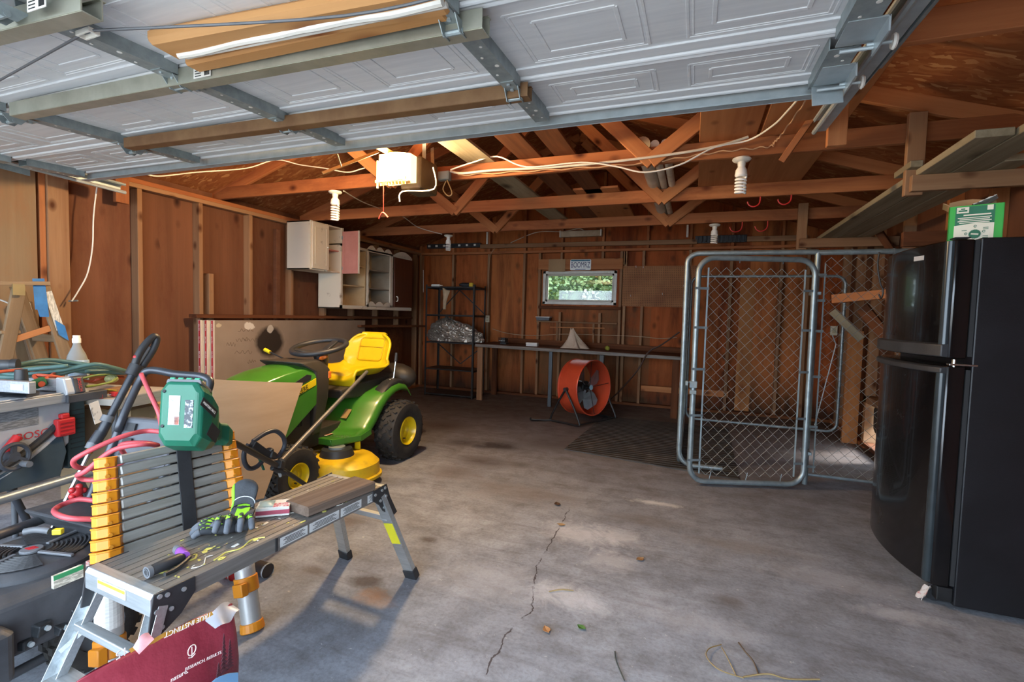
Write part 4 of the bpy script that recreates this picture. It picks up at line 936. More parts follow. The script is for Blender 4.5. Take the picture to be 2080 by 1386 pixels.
# ---- ribbed rubber mat
def ribbed():
    t = NT('ribbed_rubber'); v = t.coord((1, 1, 1), False); s = t.new('ShaderNodeSeparateXYZ'); t.put(s.inputs[0], v)
    w_ = t.math('SINE', t.math('MULTIPLY', s.outputs[1], 95)); n = t.noise(v, 4, 6)
    col = t.ramp(n, [(.35, lin('3a3938')), (.62, lin('4d4a47')), (.8, lin('6b655e'))])
    t.bump(w_, .8, .008)
    return t.out(col, .75, 0, .3)
ma, mb, mc = P(1146, 914, 'z', 0), P(1530, 966, 'z', 0), P(1222, 853, 'z', 0)
mtb = B(); q = [(ma.x, ma.y), (.35, 4.30), (.42, 4.9), (.42, 6.3), (mc.x, 6.2)]
mtb.prism([(ma.x, ma.y), (-.1, 4.36), (.40, 4.28), (.44, 6.3), (mc.x, 6.28)], .010)
tag(mtb.obj('rubber_mat', ribbed()), 'dark ribbed rubber mat on the floor in front of the kennel gate', 'mat')

# ================================================================ refrigerator
def black_gloss(name, c='0b0b0d', r=.16):
    t = NT(name); v = t.coord((1, 1, 1), False); n = t.noise(v, 4, 6)
    t.b.inputs['Coat Weight'].default_value = .3
    sc2 = t.noise(v, 70, 3, .8)
    col = t.mix(t.ramp(sc2, [(.70, 0.0), (.78, .35)]), lin(c), lin('4a4c50'))
    return t.out(col, t.ramp(n, [(.35, r), (.7, r+.12)]), 0, .5)
FBODY = mat('131316', .42, .1, '1b1b1f', 5, bump=.12, bscale=160, name='textured_black_steel')
FDOOR = black_gloss('gloss_black_door')
fr = thing('refrigerator', 'black top-freezer refrigerator with a bowed glossy door', 'refrigerator', (1.13, 2.72, 0))
FH, FW = 1.685, .80
B().span((.03, 0, .02), (.555, FW, FH)).obj('cabinet', FBODY, fr, bevel=.006)
B().span((.035, .02, .015), (.10, FW-.02, .09)).obj('kick_grille', BLACKP, fr, bevel=.003)
def door(z0, z1, nm, lipz):
    """bowed door; front bulges towards the room, with a rounded grip post at the near edge"""
    n = 22; prof = []
    for k in range(n+1):
        u = k/n; y = .005+u*(FW-.01); prof.append((-.055-.075*(1-(2*u-1)**2)**.8, y))
    pts = [(.012, .005)]+[(-.045, .003)]+prof[0:]+[(-.045, FW-.003), (.012, FW-.005)]
    b = B(); b.prism(pts, z1-z0, T4((0, 0, z0)))
    d = b.obj(nm, FDOOR, fr, bevel=.006, smooth=2)
    return d
fz = door(1.15, FH-.005, 'freezer_door', 0); fd = door(.10, 1.115, 'fresh_food_door', 0)
GRIP = mat('2b3236', .22, .2, '343c40', 8, name='satin_black_grip')
for d, z0, z1 in ((fz, 1.16, FH-.01), (fd, .11, 1.10)):
    B().tube([(-.062, .03, z0), (-.062, .03, z1)], .022, 12).obj('grip_post', GRIP, d, smooth=2)
    B().span((.013, .004, z0), (.029, FW-.004, z1)).obj('door_gasket', mat('2a2b2c', .6, name='gasket'), d)
def lip(z, h, out, nm, d):
    n = 20; b = B(); rings = []
    for k in range(n+1):
        u = k/n; y = .008+u*(FW-.016); x = -.058-.075*(1-(2*u-1)**2)**.8
        rings.append([(x+.02, y, z), (x-out, y, z+.006), (x-out, y, z+h-.01), (x+.02, y, z+h)])
    b.loft(rings); return b.obj(nm, BLACKP, d, bevel=.004, smooth=2)
lip(1.15, .07, .022, 'door_handle', fz); lip(1.075, .04, .02, 'door_handle', fd)
CHR = mat('c7cbcd', .2, .95, name='chrome')
B().span((-.05, -.004, 1.118), (.05, .03, 1.126)).obj('hinge', CHR, fr, bevel=.001); B().cyl((-.03, .012, 1.11), (-.03, .012, 1.145), .008, 10).obj('hinge_pin', CHR, fr)
B().span((-.06, .01, FH), (.0, .06, FH+.006)).obj('top_hinge_cover', BLACKP, fr, bevel=.005)
bd = B().box((-.118, .20, 1.62), (.004, .06, .022), rotm(0, 0, 19)).obj('badge', mat('c9ccd0', .3, .4, name='badge_metal'), fz)
B().span((-.03, .01, .03), (.03, .06, .095)).obj('bottom_hinge', BLACKM, fr, bevel=.004); B().lathe([(0, -.012), (.03, -.012), (.034, 0), (.03, .012), (0, .012)], T4((-.02, .07, .034), rotm(90, 0, 0)), 20).obj('caster', BLACKP, fr, smooth=2)
tag(B().grid(lambda u, v: (1.055+.03*u+.008*math.sin(6*v), 2.755+.05*v, .004+.075*u*(1-.3*v)+.006*math.sin(9*u+7*v)), 8, 8).obj('paper_scrap', mat('b5aca6', .8, 0, 'a0605a', 30, lo=.5, hi=.6, name='torn_paper'), solid=.002), 'torn paper scrap under the near corner of the refrigerator', 'paper')
# carton on top
cz = FH+.001
cx0, cx1 = P(1918, 487, 'y', 2.86).x, P(2006, 487, 'y', 2.86).x
ct = thing('cat_litter_carton', 'green and white open carton on top of the refrigerator', 'carton', ((cx0+cx1)/2+.035, 2.87, FH), rotm(0, 0, -20))
ct.name = 'open_carton'
w_ = .185; h_ = .172; d_ = .15
GRN = mat('2fae3a', .5, 0, '27a033', 6, name='bright_green_card'); DGR = mat('14704c', .5, 0, '116344', 6, name='dark_green_card'); CRM = mat('e9e6d4', .6, 0, 'dedbc8', 5, name='cream_card')
bb = B()
for s0, s1 in (((-w_/2, 0, 0), (w_/2, .003, h_)), ((-w_/2, d_, 0), (w_/2, d_+.003, h_)), ((-w_/2, 0, 0), (-w_/2+.003, d_, h_)), ((w_/2-.003, 0, 0), (w_/2, d_, h_)), ((-w_/2, 0, 0), (w_/2, d_, .003))): bb.span(s0, s1)
body = bb.obj('carton_body', GRN, ct)
bb = B(); bb.grid(lambda u, v: (-w_/2+w_*u*.9, d_-.01*v, h_+.045*v+.01*math.sin(4*u)), 6, 4); bb.grid(lambda u, v: (-w_/2-.004*v-.02*v*v, d_*u, h_+.02*v), 4, 4); bb.obj('flap', CARD, ct, solid=.003)
B().span((-w_/2+.022, -.0012, h_*.46), (w_/2-.03, 0, h_*.97)).obj('dark_panel', DGR, body); B().prism([(-w_/2+.02, 0.002), (w_/2-.03, 0.002), (w_/2-.03, h_*.5), (0, h_*.52), (-w_/2+.02, h_*.47)], .0012, M(((1, 0, 0, 0), (0, 0, -1, -.0008), (0, 1, 0, 0), (0, 0, 0, 1)))).obj('cream_panel', CRM, body)
rz_ = rotm(90, 0, 0)
B().span((-w_/2+.026, -.003, h_*.80), (-w_/2+.068, -.0015, h_*.96)).obj('logo_patch', CRM, body)
B().span((w_/2-.056, -.003, h_*.84), (w_/2-.036, -.0015, h_*.97)).obj('corner_patch', CRM, body)
B().box((-w_/2+.047, -.0034, h_*.91), (.014, .001, .006)).box((-w_/2+.047, -.0034, h_*.86), (.03, .001, .007)).obj('logo_marks', DGR, body)
B().box((.004, -.0018, h_*.74), (w_*.5, .001, .006)).obj('headline_bar', CRM, body)
bb = B()
for k in range(4): bb.box((-.004, -.0018, h_*(.67-.045*k)), (w_*(.62-.07*(k % 2)), .001, .0035))
bb.obj('fine_print', CRM, body)
bb = B(); bb.cyl((0, -.0016, h_*.22), (0, -.004, h_*.22), .0185, 20)
for k in range(20): bb.box((.0185*math.cos(k*.314), -.003, h_*.22+.0185*math.sin(k*.314)), (.005, .002, .005), rotm(0, -18*k, 0))
bb.obj('seal', DGR, body); B().box((0, -.0044, h_*.22), (.026, .001, .006), rotm(0, 8, 0)).obj('seal_bar', CRM, body)
bb = B()
for x, z in ((-.03, .24), (0, .43), (.03, .28), (-.03, .06), (.018, .06)): bb.tube(arc((x, -.003, h_*z), .0045, 0, 330, 10, 0, 2), .0012, 5)
for x, z in ((-.036, .33), (.036, .38), (.036, .34), (.036, .16), (.036, .12), (-.036, .14)): bb.box((x, -.0028, h_*z), (.018, .001, .0025))
bb.obj('printed_marks', DGR, body)
def ragbag(u, v): a_ = 2*PI*u; r_ = .03*(1+.3*math.sin(3*a_)); return (-.01+.075*v+r_*math.cos(a_)*.5*(1.1-v*.4), .10+r_*math.sin(a_)*1.6, h_-.005+.05*v+r_*math.cos(a_+1)*.5*(1-v)+.004*math.sin(14*a_+9*v))
bb = B().grid(ragbag, 26, 10); bb.obj('liner_bag', mat('e6e8ec', .5, 0, 'cfd4da', 12, name='white_plastic_film'), ct, smooth=True)

# ================================================================ left wall: cabinets, ledge, wallboard
CHIP = mat('d9cfbd', .6, 0, '8a7a68', 7, lo=.62, hi=.72, name='chipped_cream_paint')
PINK = mat('c98a80', .6, 0, 'bd7d72', 4, name='faded_pink_paint'); CRMI = mat('cdb48e', .7, 0, 'bfa37a', 4, name='cream_cabinet_inside'); DKDOOR = mat('5a2e1a', .4, 0, '4a2414', 5, stretch=(8, 8, .6), name='dark_varnished_door')
XC0, XC1 = -4.45, -4.115
c1 = thing('wall_cabinet', 'small chipped cream wall cabinet with one pink door swung open', 'cabinet', (XC0, 4.365, 1.752))
D1, H1, L1 = XC1-XC0, .555, .55
t_ = .016
for s0, s1, m in (((0, 0, 0), (D1, t_, H1), CHIP), ((0, L1-t_, 0), (D1, L1, H1), CHIP), ((0, 0, 0), (D1, L1, t_), CHIP), ((0, 0, H1-t_), (D1, L1, H1), CHIP), ((0, 0, 0), (.006, L1, H1), PINK)): B().span(s0, s1).obj('panel', m, c1, bevel=.0015, seg=1)
B().span((.006, t_, H1*.47), (D1-.02, L1-t_, H1*.47+.014)).obj('shelf', PINK, c1)
for y0, y1 in ((0, .03), (.255, .275), (L1-.03, L1)): B().span((D1-.001, y0, 0), (D1+.015, y1, H1)).obj('face_frame', CHIP, c1)
d = B().span((D1+.016, .012, .015), (D1+.034, .275, H1-.015)).obj('door', CHIP, c1, bevel=.003)
bb = B()
for y0, y1, z0, z1 in ((.05, .235, .06, .068), (.05, .235, H1-.07, H1-.062), (.05, .058, .06, H1-.062), (.227, .235, .06, H1-.062)): bb.span((D1+.034, y0, z0), (D1+.038, y1, z1))
bb.obj('door_moulding', CHIP, d); B().ball((D1+.045, .245, H1*.5), .010, 6).obj('knob', WHITEP, d, smooth=True)
p_h = V((D1+.02, L1-.02, 0))
bb = B().span((0, -.009, -.005), (.262, .009, H1-.045)); d = bb.obj('door', PINK, c1, bevel=.003, loc=p_h, rot=rotm(0, 0, -4))
bb = B()
for x0, x1, z0, z1 in ((.04, .225, .045, .05), (.04, .225, H1-.10, H1-.095), (.04, .045, .045, H1-.095), (.22, .225, .045, H1-.095)): bb.span((x0, -.012, z0), (x1, -.009, z1))
bb.obj('door_moulding', PINK, d); B().span((.252, -.0095, -.006), (.264, .0095, H1-.044)).obj('door_edge', CHIP, d)
for z in (.06, H1-.12): B().box((0, 0, z), (.02, .022, .04)).obj('hinge', GALV2, d)
c2 = thing('wall_cabinet', 'long cream wall cabinet with open scalloped shelves and a dark door at its far end', 'cabinet', (XC0, 4.87, 1.318))
D2, L2, H2 = XC1-XC0, 1.60, .80
for s0, s1, m in (((0, 0, 0), (D2, t_, H2), CHIP), ((0, L2-t_, 0), (D2, L2, H2), CHIP), ((0, 0, 0), (D2, L2, t_), CHIP), ((0, 0, H2-t_), (D2, L2, H2), CHIP), ((0, 0, 0), (.006, L2, H2), CRMI)): B().span(s0, s1).obj('panel', m, c2, bevel=.0015, seg=1)
GREYI = mat('a09686', .7, 0, '8b8172', 4, name='grey_painted_inside')
for y in (.50, .55, 1.06): B().span((0, y, t_), (D2-.01, y+t_, H2-t_)).obj('divider', GREYI if y > .52 else CRMI, c2)
for z in (.29, .55): B().span((.006, t_, z), (D2-.02, .50, z+.014)).obj('shelf', CRMI, c2)
for z in (.28, .53): B().span((.006, .56, z), (D2-.02, 1.06, z+.014)).obj('shelf', GREYI, c2)
B().span((D2-.002, 0, 0), (D2+.016, L2, .045)).obj('face_frame', CHIP, c2); B().span((D2-.002, 0, H2-.03), (D2+.016, L2, H2)).obj('face_frame', CHIP, c2)
B().span((D2-.002, 0, 0), (D2+.016, .035, H2)).obj('face_frame', CHIP, c2)
def scal(y0, y1, z0, amp, n, up): return [(y0, z0)]+[(y0+(y1-y0)*k/30, z0+up*(.02+amp*abs(math.sin(PI*n*k/30)))) for k in range(31)]+[(y1, z0)]
my = M(((0, 0, 1, D2), (1, 0, 0, 0), (0, 1, 0, 0), (0, 0, 0, 1)))
B().prism(scal(.52, 1.08, H2-.02, .06, 3, 1), .016, my).obj('scalloped_valance', CHIP, c2); B().prism(scal(.52, 1.08, .04, .05, 3, 1), .016, my).obj('scalloped_rail', CHIP, c2)
mz = M(((0, 0, 1, D2), (0, 1, 0, 0), (1, 0, 0, 0), (0, 0, 0, 1)))
B().prism(scal(.03, H2-.03, .52, .018, 5, 1), .016, mz).obj('scalloped_stile', CHIP, c2); B().span((D2-.002, 1.04, .03), (D2+.016, 1.10, H2)).obj('face_frame', CHIP, c2)
B().prism(scal(1.15, 1.58, H2-.01, .06, 1, 1), .016, my).obj('scalloped_valance', CHIP, c2)
d = B().span((D2+.017, 1.115, .05), (D2+.036, 1.585, H2-.035)).obj('door', DKDOOR, c2, bevel=.003); B().tube(spline([V((D2+.036, 1.16, .13)), V((D2+.06, 1.165, .14)), V((D2+.06, 1.165, .19)), V((D2+.036, 1.16, .20))], 4), .006, 6).obj('handle', WHITEP, d, smooth=True)
# ledge board
lumber('ledge_board', (-4.40, 3.2, 1.205), (-4.40, 6.9, 1.205), .11, .035, DARKB, label='long brown ledge board along the left wall above the wallboard', cat='ledge')
lumber('ledge_board', (-4.30, 5.4, 1.09), (-4.30, 7.1, 1.07), .20, .03, DARKB, label='lower dark board leaning in the corner past the wallboard', cat='board')
a = tag(B().span((-4.42, 5.5, 0), (-4.40, 6.7, 1.05)).obj('plywood_sheet', DARKB), 'dark plywood sheet standing against the left wall behind the mower seat', 'plywood')
# wallboard stack
def wallboard():
    t = NT('wallboard_back_paper'); v = t.coord((1, 1, 1), False); s = t.new('ShaderNodeSeparateXYZ'); t.put(s.inputs[0], v)
    n = t.noise(v, 9, 6); col = t.ramp(t.noise(v, 1.5, 4), [(.35, lin('978677')), (.65, lin('867565'))])
    def bl(y, z, ry, rz, c, amt, soft, wob):
        nonlocal col
        dy = t.math('DIVIDE', t.math('SUBTRACT', s.outputs[1], y), ry); dz_ = t.math('DIVIDE', t.math('SUBTRACT', s.outputs[2], z), rz)
        d = t.math('ADD', t.math('SQRT', t.math('ADD', t.math('MULTIPLY', dy, dy), t.math('MULTIPLY', dz_, dz_))), t.math('MULTIPLY', t.math('SUBTRACT', n, .5), wob))
        col = t.mix(t.math('MULTIPLY', t.ramp(d, [(soft, 1.0), (1.0, 0.0)]), amt), col, lin(c))
    q = P(550, 695, 'x', -4.25)-V((0, 3.24, 0)); bl(q.y, q.z, .20, .19, '2a211c', .95, .72, .35)
    q = P(506, 663, 'x', -4.25)-V((0, 3.24, 0)); bl(q.y, q.z, .06, .035, 'd9d2c8', .9, .8, 2.5)
    q = P(551, 668, 'x', -4.25)-V((0, 3.24, 0)); bl(q.y, q.z, .04, .04, 'c9c0b4', .8, .8, 2.5)
    q = P(447, 662, 'x', -4.25)-V((0, 3.24, 0)); bl(q.y, q.z, .03, .02, 'c4b49a', .8, .8, 2.5)
    return t.out(col, .85, 0, .2)
WBD = wallboard(); GYP = mat('cfc7b8', .8, 0, 'bfb6a6', 6, name='gypsum_edge')
ptsx = [-4.385, -4.34, -4.295]
wlabels = ('wallboard pair nearest the left wall, with a red-lettered end tape', 'middle wallboard pair of the stack, with a red-lettered end tape', 'front wallboard pair with a sprayed black spot, behind the mower')
for k, x in enumerate(ptsx):
    t = thing('wallboard', wlabels[k], 'wallboard', (x, 3.24, 0), group='stacked wallboard pairs')
    y0 = .0+.03*k
    B().span((0, y0, .03), (.034, 2.36-.02*k, 1.165)).obj('board', WBD if k == 2 else GYP, t, bevel=.001)
    tp = B().span((-.001, y0-.001, .03), (.035, y0+.012, 1.168)).obj('end_tape', mat('d8cfc2', .6, 0, 'c7beb0', 8, name='end_tape_paper'), t)
    B().span((.005, y0-.002, .62), (.029, y0+.0, 1.165)).obj('red_band', INKR, tp)
    B().span((.005, y0-.002, .50), (.029, y0+.0, .58)).obj('yellow_band', mat('c9a83a', .6, name='tape_yellow'), tp)
    for z in (.70, .84, .98, 1.1): text('END TAPE', tp, INKW, (.017, y0-.0024, z), rotm(90, 0, 0) @ rotm(0, 0, 90), .014)
    B().span((.008, y0-.002, .22), (.026, y0+.0, .48)).obj('barcode_band', PAPER, tp)
bpy.context.view_layer.update()
wb3 = t
for px, py, w_ in ((500, 672, .09), (492, 690, .07), (510, 690, .08), (495, 716, .10), (512, 735, .05), (470, 700, .05)):
    q = P(px, py, 'x', -4.258)-wb3.location
    B().tube(spline([V((.0346, q.y-w_+2*w_*k/9, q.z+.022*math.sin(k*2.3+px)*(1 if k % 3 else .4))) for k in range(10)], 4), .0022, 4).obj('pencil_scribble', mat('6f5a48', .8, name='pencil'), wb3)
# ================================================================ riding mower (front towards the doorway)
GRN_ = mat('3f7d26', .3, 0, '376f20', 4, name='tractor_green', coat=.4); YEL = mat('dfc41a', .35, 0, 'd3b712', 4, name='tractor_yellow', coat=.2)
TIRE = mat('232120', .8, 0, '33302c', 14, bump=.2, bscale=40, name='tyre_rubber'); DKP = mat('2e2a26', .5, 0, '3a352f', 6, name='dusty_black_plastic')
mo = V((-2.79, 3.62, 0)); mw = thing('riding_mower', 'green and yellow riding mower with a yellow seat, facing the doorway', 'mower', mo)
def L_(x, y, z): return V((x, y, z))-mo     # the mower's parts are measured in the garage's own axes
def mm(yz_to): return yz_to
def sideprism(pts, x0, x1):  # polygon in (y, z) extruded along x
    b = B(); b.prism([(p[0]-mo.y, p[1]) for p in pts], x1-x0, M(((0, 0, 1, x0-mo.x), (1, 0, 0, 0), (0, 1, 0, 0), (0, 0, 0, 1)))); return b
def wheel(x, y, r, w, rim, side, nm):
    m4 = T4(L_(x, y, r), rotm(0, 90, 0))
    h = w/2; b = B()
    prof = [(rim, -h*.8), (rim+.02, -h*.95), (r*.80, -h), (r*.93, -h*.92), (r*.985, -h*.7), (r, -h*.3), (r, h*.3), (r*.985, h*.7), (r*.93, h*.92), (r*.80, h), (rim+.02, h*.95), (rim, h*.8)]
    b.lathe(prof, m4, 40)
    for k in range(22):   # chevron lugs
        for j, (u, s_) in enumerate(((-.62, 1), (-.2, -1), (.2, 1), (.62, -1))):
            a = 2*PI*(k+.5*(j % 2))/22; rr_ = r*(.985 if abs(u) > .5 else 1.0)+.002
            p = m4 @ V((rr_*math.cos(a), rr_*math.sin(a), u*h)); d = (m4.to_3x3() @ V((math.cos(a), math.sin(a), 0)))
            tz = m4.to_3x3() @ V((0, 0, 1)); b.box(p, (.016, h*.40, .022), frame(d, tz) @ rotm(s_*28, 0, 0) @ M(((1, 0, 0), (0, 0, 1), (0, -1, 0))))
    wt = b.obj('wheel', TIRE, mw, smooth=2)
    b = B(); b.lathe([(0, side*h*.35), (.03, side*h*.35), (.035, side*h*.5), (rim*.55, side*h*.42), (rim*.85, side*h*.30), (rim*.92, side*h*.75), (rim*1.03, side*h*.95), (rim*1.05, side*h*.82)], m4, 32); b.obj('rim', YEL, wt, smooth=2)
    B().cyl(m4 @ V((rim*.6, 0, side*h*.3)), m4 @ V((rim*.62, 0, side*h*.6)), .006, 8).obj('valve', BLACKP, wt)
    return wt
for sd_ in (1, -1):
    wheel(mo.x+sd_*.395, 3.62, .255, .20, .118, sd_, 'rear'); wheel(mo.x+sd_*.325, 2.46, .19, .15, .085, sd_, 'front')
# frame, engine bay
sideprism([(2.26, .26), (3.75, .26), (3.75, .36), (3.2, .40), (2.26, .36)], mo.x-.15, mo.x+.15).obj('chassis', DKP, mw, bevel=.01)
B().cyl(L_(mo.x-.3, 2.46, .19), L_(mo.x+.3, 2.46, .19), .022, 10).cyl(L_(mo.x-.32, 3.62, .25), L_(mo.x+.32, 3.62, .25), .03, 10).obj('axle', DKP, mw)
b = sideprism([(2.36, .36), (2.80, .36), (2.80, .72), (2.36, .62)], mo.x-.17, mo.x+.17)
for k in range(8): b.box(L_(mo.x+.175, 2.5+.03*k, .52), (.01, .012, .14))
b.obj('engine', DKP, mw, bevel=.008)
# hood: rings from the dash forwards
def hoodring(y, hw, zt, zb, sh): return [L_(mo.x+s_*a_, y, z) for s_, a_, z in ((-1, hw, zb), (-1, hw*1.02, zb+(zt-zb)*.45), (-1, hw*.98, zt-.09), (-1, hw*.86, zt-.025), (-1, hw*.45, zt-.002), (1, 0, zt+.004), (1, hw*.45, zt-.002), (1, hw*.86, zt-.025), (1, hw*.98, zt-.09), (1, hw*1.02, zb+(zt-zb)*.45), (1, hw, zb))]
b = B(); b.loft([hoodring(*q) for q in ((2.80, .225, .895, .60, 0), (2.68, .225, .888, .52, 0), (2.54, .22, .868, .42, 0), (2.42, .21, .84, .34, 0), (2.32, .195, .80, .32, 0), (2.25, .175, .75, .34, 0), (2.225, .15, .68, .38, 0))])
hd = b.obj('hood', GRN_, mw, smooth=2, bevel=.006)
# side grille opening, stripe and lettering, headlamp
b = B(); b.prism([(2.745-mo.y, .82), (2.74-mo.y, .79), (2.55-mo.y, .735), (2.50-mo.y, .735), (2.60-mo.y, .79), (2.70-mo.y, .83)], .004, M(((0, 0, 1, .2235), (1, 0, 0, 0), (0, 1, 0, 0), (0, 0, 0, 1)))); b.obj('side_vent', BLACKP, hd, bevel=.002)
b = B(); b.prism([(2.785-mo.y, .795), (2.785-mo.y, .745), (2.40-mo.y, .625), (2.40-mo.y, .67)], .004, M(((0, 0, 1, .2275), (1, 0, 0, 0), (0, 1, 0, 0), (0, 0, 0, 1)))); b.obj('stripe', YEL, hd)
text('JOHN DEERE', hd, INK, (.2325, 2.59-mo.y, .7035), rotm(90, 0, 90) @ rotm(0, 0, 17.3), .05, sx=.86)
b = B(); b.loft([[L_(mo.x+.165, 2.25, .60), L_(mo.x+.20, 2.36, .62), L_(mo.x+.20, 2.36, .50), L_(mo.x+.165, 2.245, .50)], [L_(mo.x+.185, 2.235, .60), L_(mo.x+.216, 2.36, .62), L_(mo.x+.216, 2.36, .50), L_(mo.x+.185, 2.23, .50)]]); b.obj('headlamp', mat('dfe3e6', .15, .2, name='headlamp_lens'), hd)
# dash pedestal
b = B(); b.loft([[L_(mo.x+x, y, .36) for x, y in ((-.19, 2.80), (.19, 2.80), (.17, 2.90), (-.17, 2.90))], [L_(mo.x+x, y, .62) for x, y in ((-.225, 2.79), (.225, 2.79), (.20, 2.95), (-.20, 2.95))], [L_(mo.x+x, y, .84) for x, y in ((-.225, 2.79), (.225, 2.79), (.20, 2.97), (-.20, 2.97))], [L_(mo.x+x, y, .915) for x, y in ((-.20, 2.66), (.20, 2.66), (.15, 2.94), (-.15, 2.94))]])
b.obj('dash_pedestal', DKP, mw, bevel=.015, smooth=2)
ORP = mat('e8772a', .4, 0, name='orange_plastic')
B().ball(L_(mo.x+.12, 2.98, .925), .02, 6, (2.2, 1, .8), rotm(0, -20, 0)).obj('key_lever', ORP, mw, smooth=True); B().box(L_(mo.x+.195, 2.955, .80), (.03, .03, .055)).obj('pto_switch', ORP, mw, bevel=.006)
tl_ = L_(mo.x-.12, 2.86, .90); B().cyl(tl_, tl_+V((-.16, -.02, .06)), .006, 8).obj('throttle_lever', BLACKM, mw); B().cyl(tl_+V((-.15, -.02, .055)), tl_+V((-.20, -.025, .075)), .014, 10).obj('throttle_knob', YEL, mw, smooth=2)
# steering wheel, tilted
sc2 = L_(-2.77, 3.05, 1.0); rt = rotm(13, 0, 0); m4 = T4(sc2, rt)
B().tube([m4 @ V((.205*math.cos(2*PI*k/40), .205*math.sin(2*PI*k/40), 0)) for k in range(40)], .02, 10, closed=True).obj('steering_wheel_rim', BLACKP, mw, smooth=True)
b = B()
for a_ in (90, 210, 330): b.bar(m4 @ V((.03*math.cos(R(a_)), .03*math.sin(R(a_)), -.05)), m4 @ V((.2*math.cos(R(a_)), .2*math.sin(R(a_)), -.003)), .055, .02, m4.to_3x3() @ V((0, 0, 1)))
b.lathe([(0, -.03), (.045, -.03), (.06, -.06), (.05, -.12), (.03, -.2), (0, -.2)], m4, 20); b.obj('steering_hub', BLACKP, mw, smooth=2, bevel=.004)
# footboards and fenders: one pressed sheet
prof = [(2.90, .315), (3.0, .31), (3.12, .315), (3.22, .35), (3.31, .43), (3.40, .53), (3.49, .60), (3.58, .64), (3.68, .655), (3.77, .635), (3.83, .57)]
def fsheet(u, v):
    n = len(prof)-1; f = v*n; i = min(int(f), n-1); f -= i; y = prof[i][0]+(prof[i+1][0]-prof[i][0])*f; z = prof[i][1]+(prof[i+1][1]-prof[i][1])*f
    hw = .375 if y < 3.1 else .375
    k = (u*2-1); edge = max(0, abs(k)-.93)/.07
    cut = .10*max(0, 1-(y-2.9)/.22) if y < 3.12 else 0
    mid_ = min(1, max(0, (y-3.0)/.15))*min(1, max(0, (3.62-y)/.15)); y -= .13*(1-k*k)*mid_
    return L_(mo.x+k*(hw-cut), y, z-.045*edge**1.5)
b = B().grid(fsheet, 44, 40)
fd_ = b.obj('fender_deck', GRN_, mw, smooth=2, solid=.006)
b = B(); b.loft([[L_(mo.x+x, 2.902, z) for x, z in ((.10, .316), (.275, .316), (.275, .27), (.10, .27))], [L_(mo.x+x, 2.91, z) for x, z in ((.10, .316), (.275, .316), (.275, .27), (.10, .27))]])
b.bar(L_(mo.x+.27, 2.905, .29), L_(mo.x+.372, 3.12, .29), .008, .045); b.bar(L_(mo.x+.372, 3.12, .29), L_(mo.x+.375, 3.24, .32), .008, .045); b.obj('front_flange', GRN_, fd_)
b = B()
for i in range(7):
    for j in range(5): b.box(L_(mo.x+.16+.026*i, 3.0+.03*j, .316), (.018, .005, .004), rotm(0, 0, 45 if (i+j) % 2 else -45))
b.obj('tread_pattern', mat('5f7a46', .6, 0, '6e6a4c', 20, name='worn_green_tread'), fd_)
for (x, y, z, w_, d_, m, rx) in ((.12, 3.0, .335, .10, .08, mat('b0562f', .5, 0, 'd7cbb8', 30, lo=.45, hi=.55, name='warning_label_red'), 0), (.16, 3.20, .455, .06, .09, mat('a98a58', .5, 0, '8d7348', 12, name='warning_label_tan'), 44)):
    B().box(L_(mo.x+x, y, z-.012+(0.0 if rx == 0 else 0.008)), (w_, d_, .003), rotm(rx, 0, 0)).obj('warning_label', m, fd_)
B().box(L_(mo.x+.07, 3.0, .36), (.11, .05, .02), rotm(20, 0, 0)).obj('brake_pedal', BLACKP, mw, bevel=.005)
# lift console on the near fender
b = B(); bpts = [(3.33, .46), (3.40, .555), (3.49, .635), (3.58, .682), (3.68, .70), (3.76, .685), (3.76, .63), (3.66, .645), (3.55, .60), (3.46, .545), (3.36, .45)]
b.loft([[L_(mo.x+.225, y, z-.012) for y, z in bpts], [L_(mo.x+.245, y, z) for y, z in bpts], [L_(mo.x+.32, y, z) for y, z in bpts], [L_(mo.x+.34, y, z-.018) for y, z in bpts]])
co = b.obj('lift_console', BLACKP, mw, smooth=2, bevel=.006)
b = B()
for k in range(8):
    y = 3.42+.035*k; z = .70-.14*((3.68-y)/.28)**1.6 if y < 3.68 else .70; b.box(L_(mo.x+.285, y, z+.001), (.012, .011, .008))
b.obj('height_marks', mat('c9c3b2', .4, name='pale_marks'), co)
b = B(); p0_ = L_(mo.x+.285, 3.68, .695); b.cyl(p0_, p0_+V((0, .03, .16)), .007, 8); b.obj('lift_lever', CHR, co); B().cyl(p0_+V((0, .028, .15)), p0_+V((0, .04, .23)), .017, 10, .013).obj('lever_grip', BLACKP, co, smooth=2)
for x, y in ((.31, 3.90),): B().ball(L_(mo.x+x-.0, y-.12, .64), .02, 6, (1, 1, .5)).obj('reflector', CHR, fd_, smooth=True)
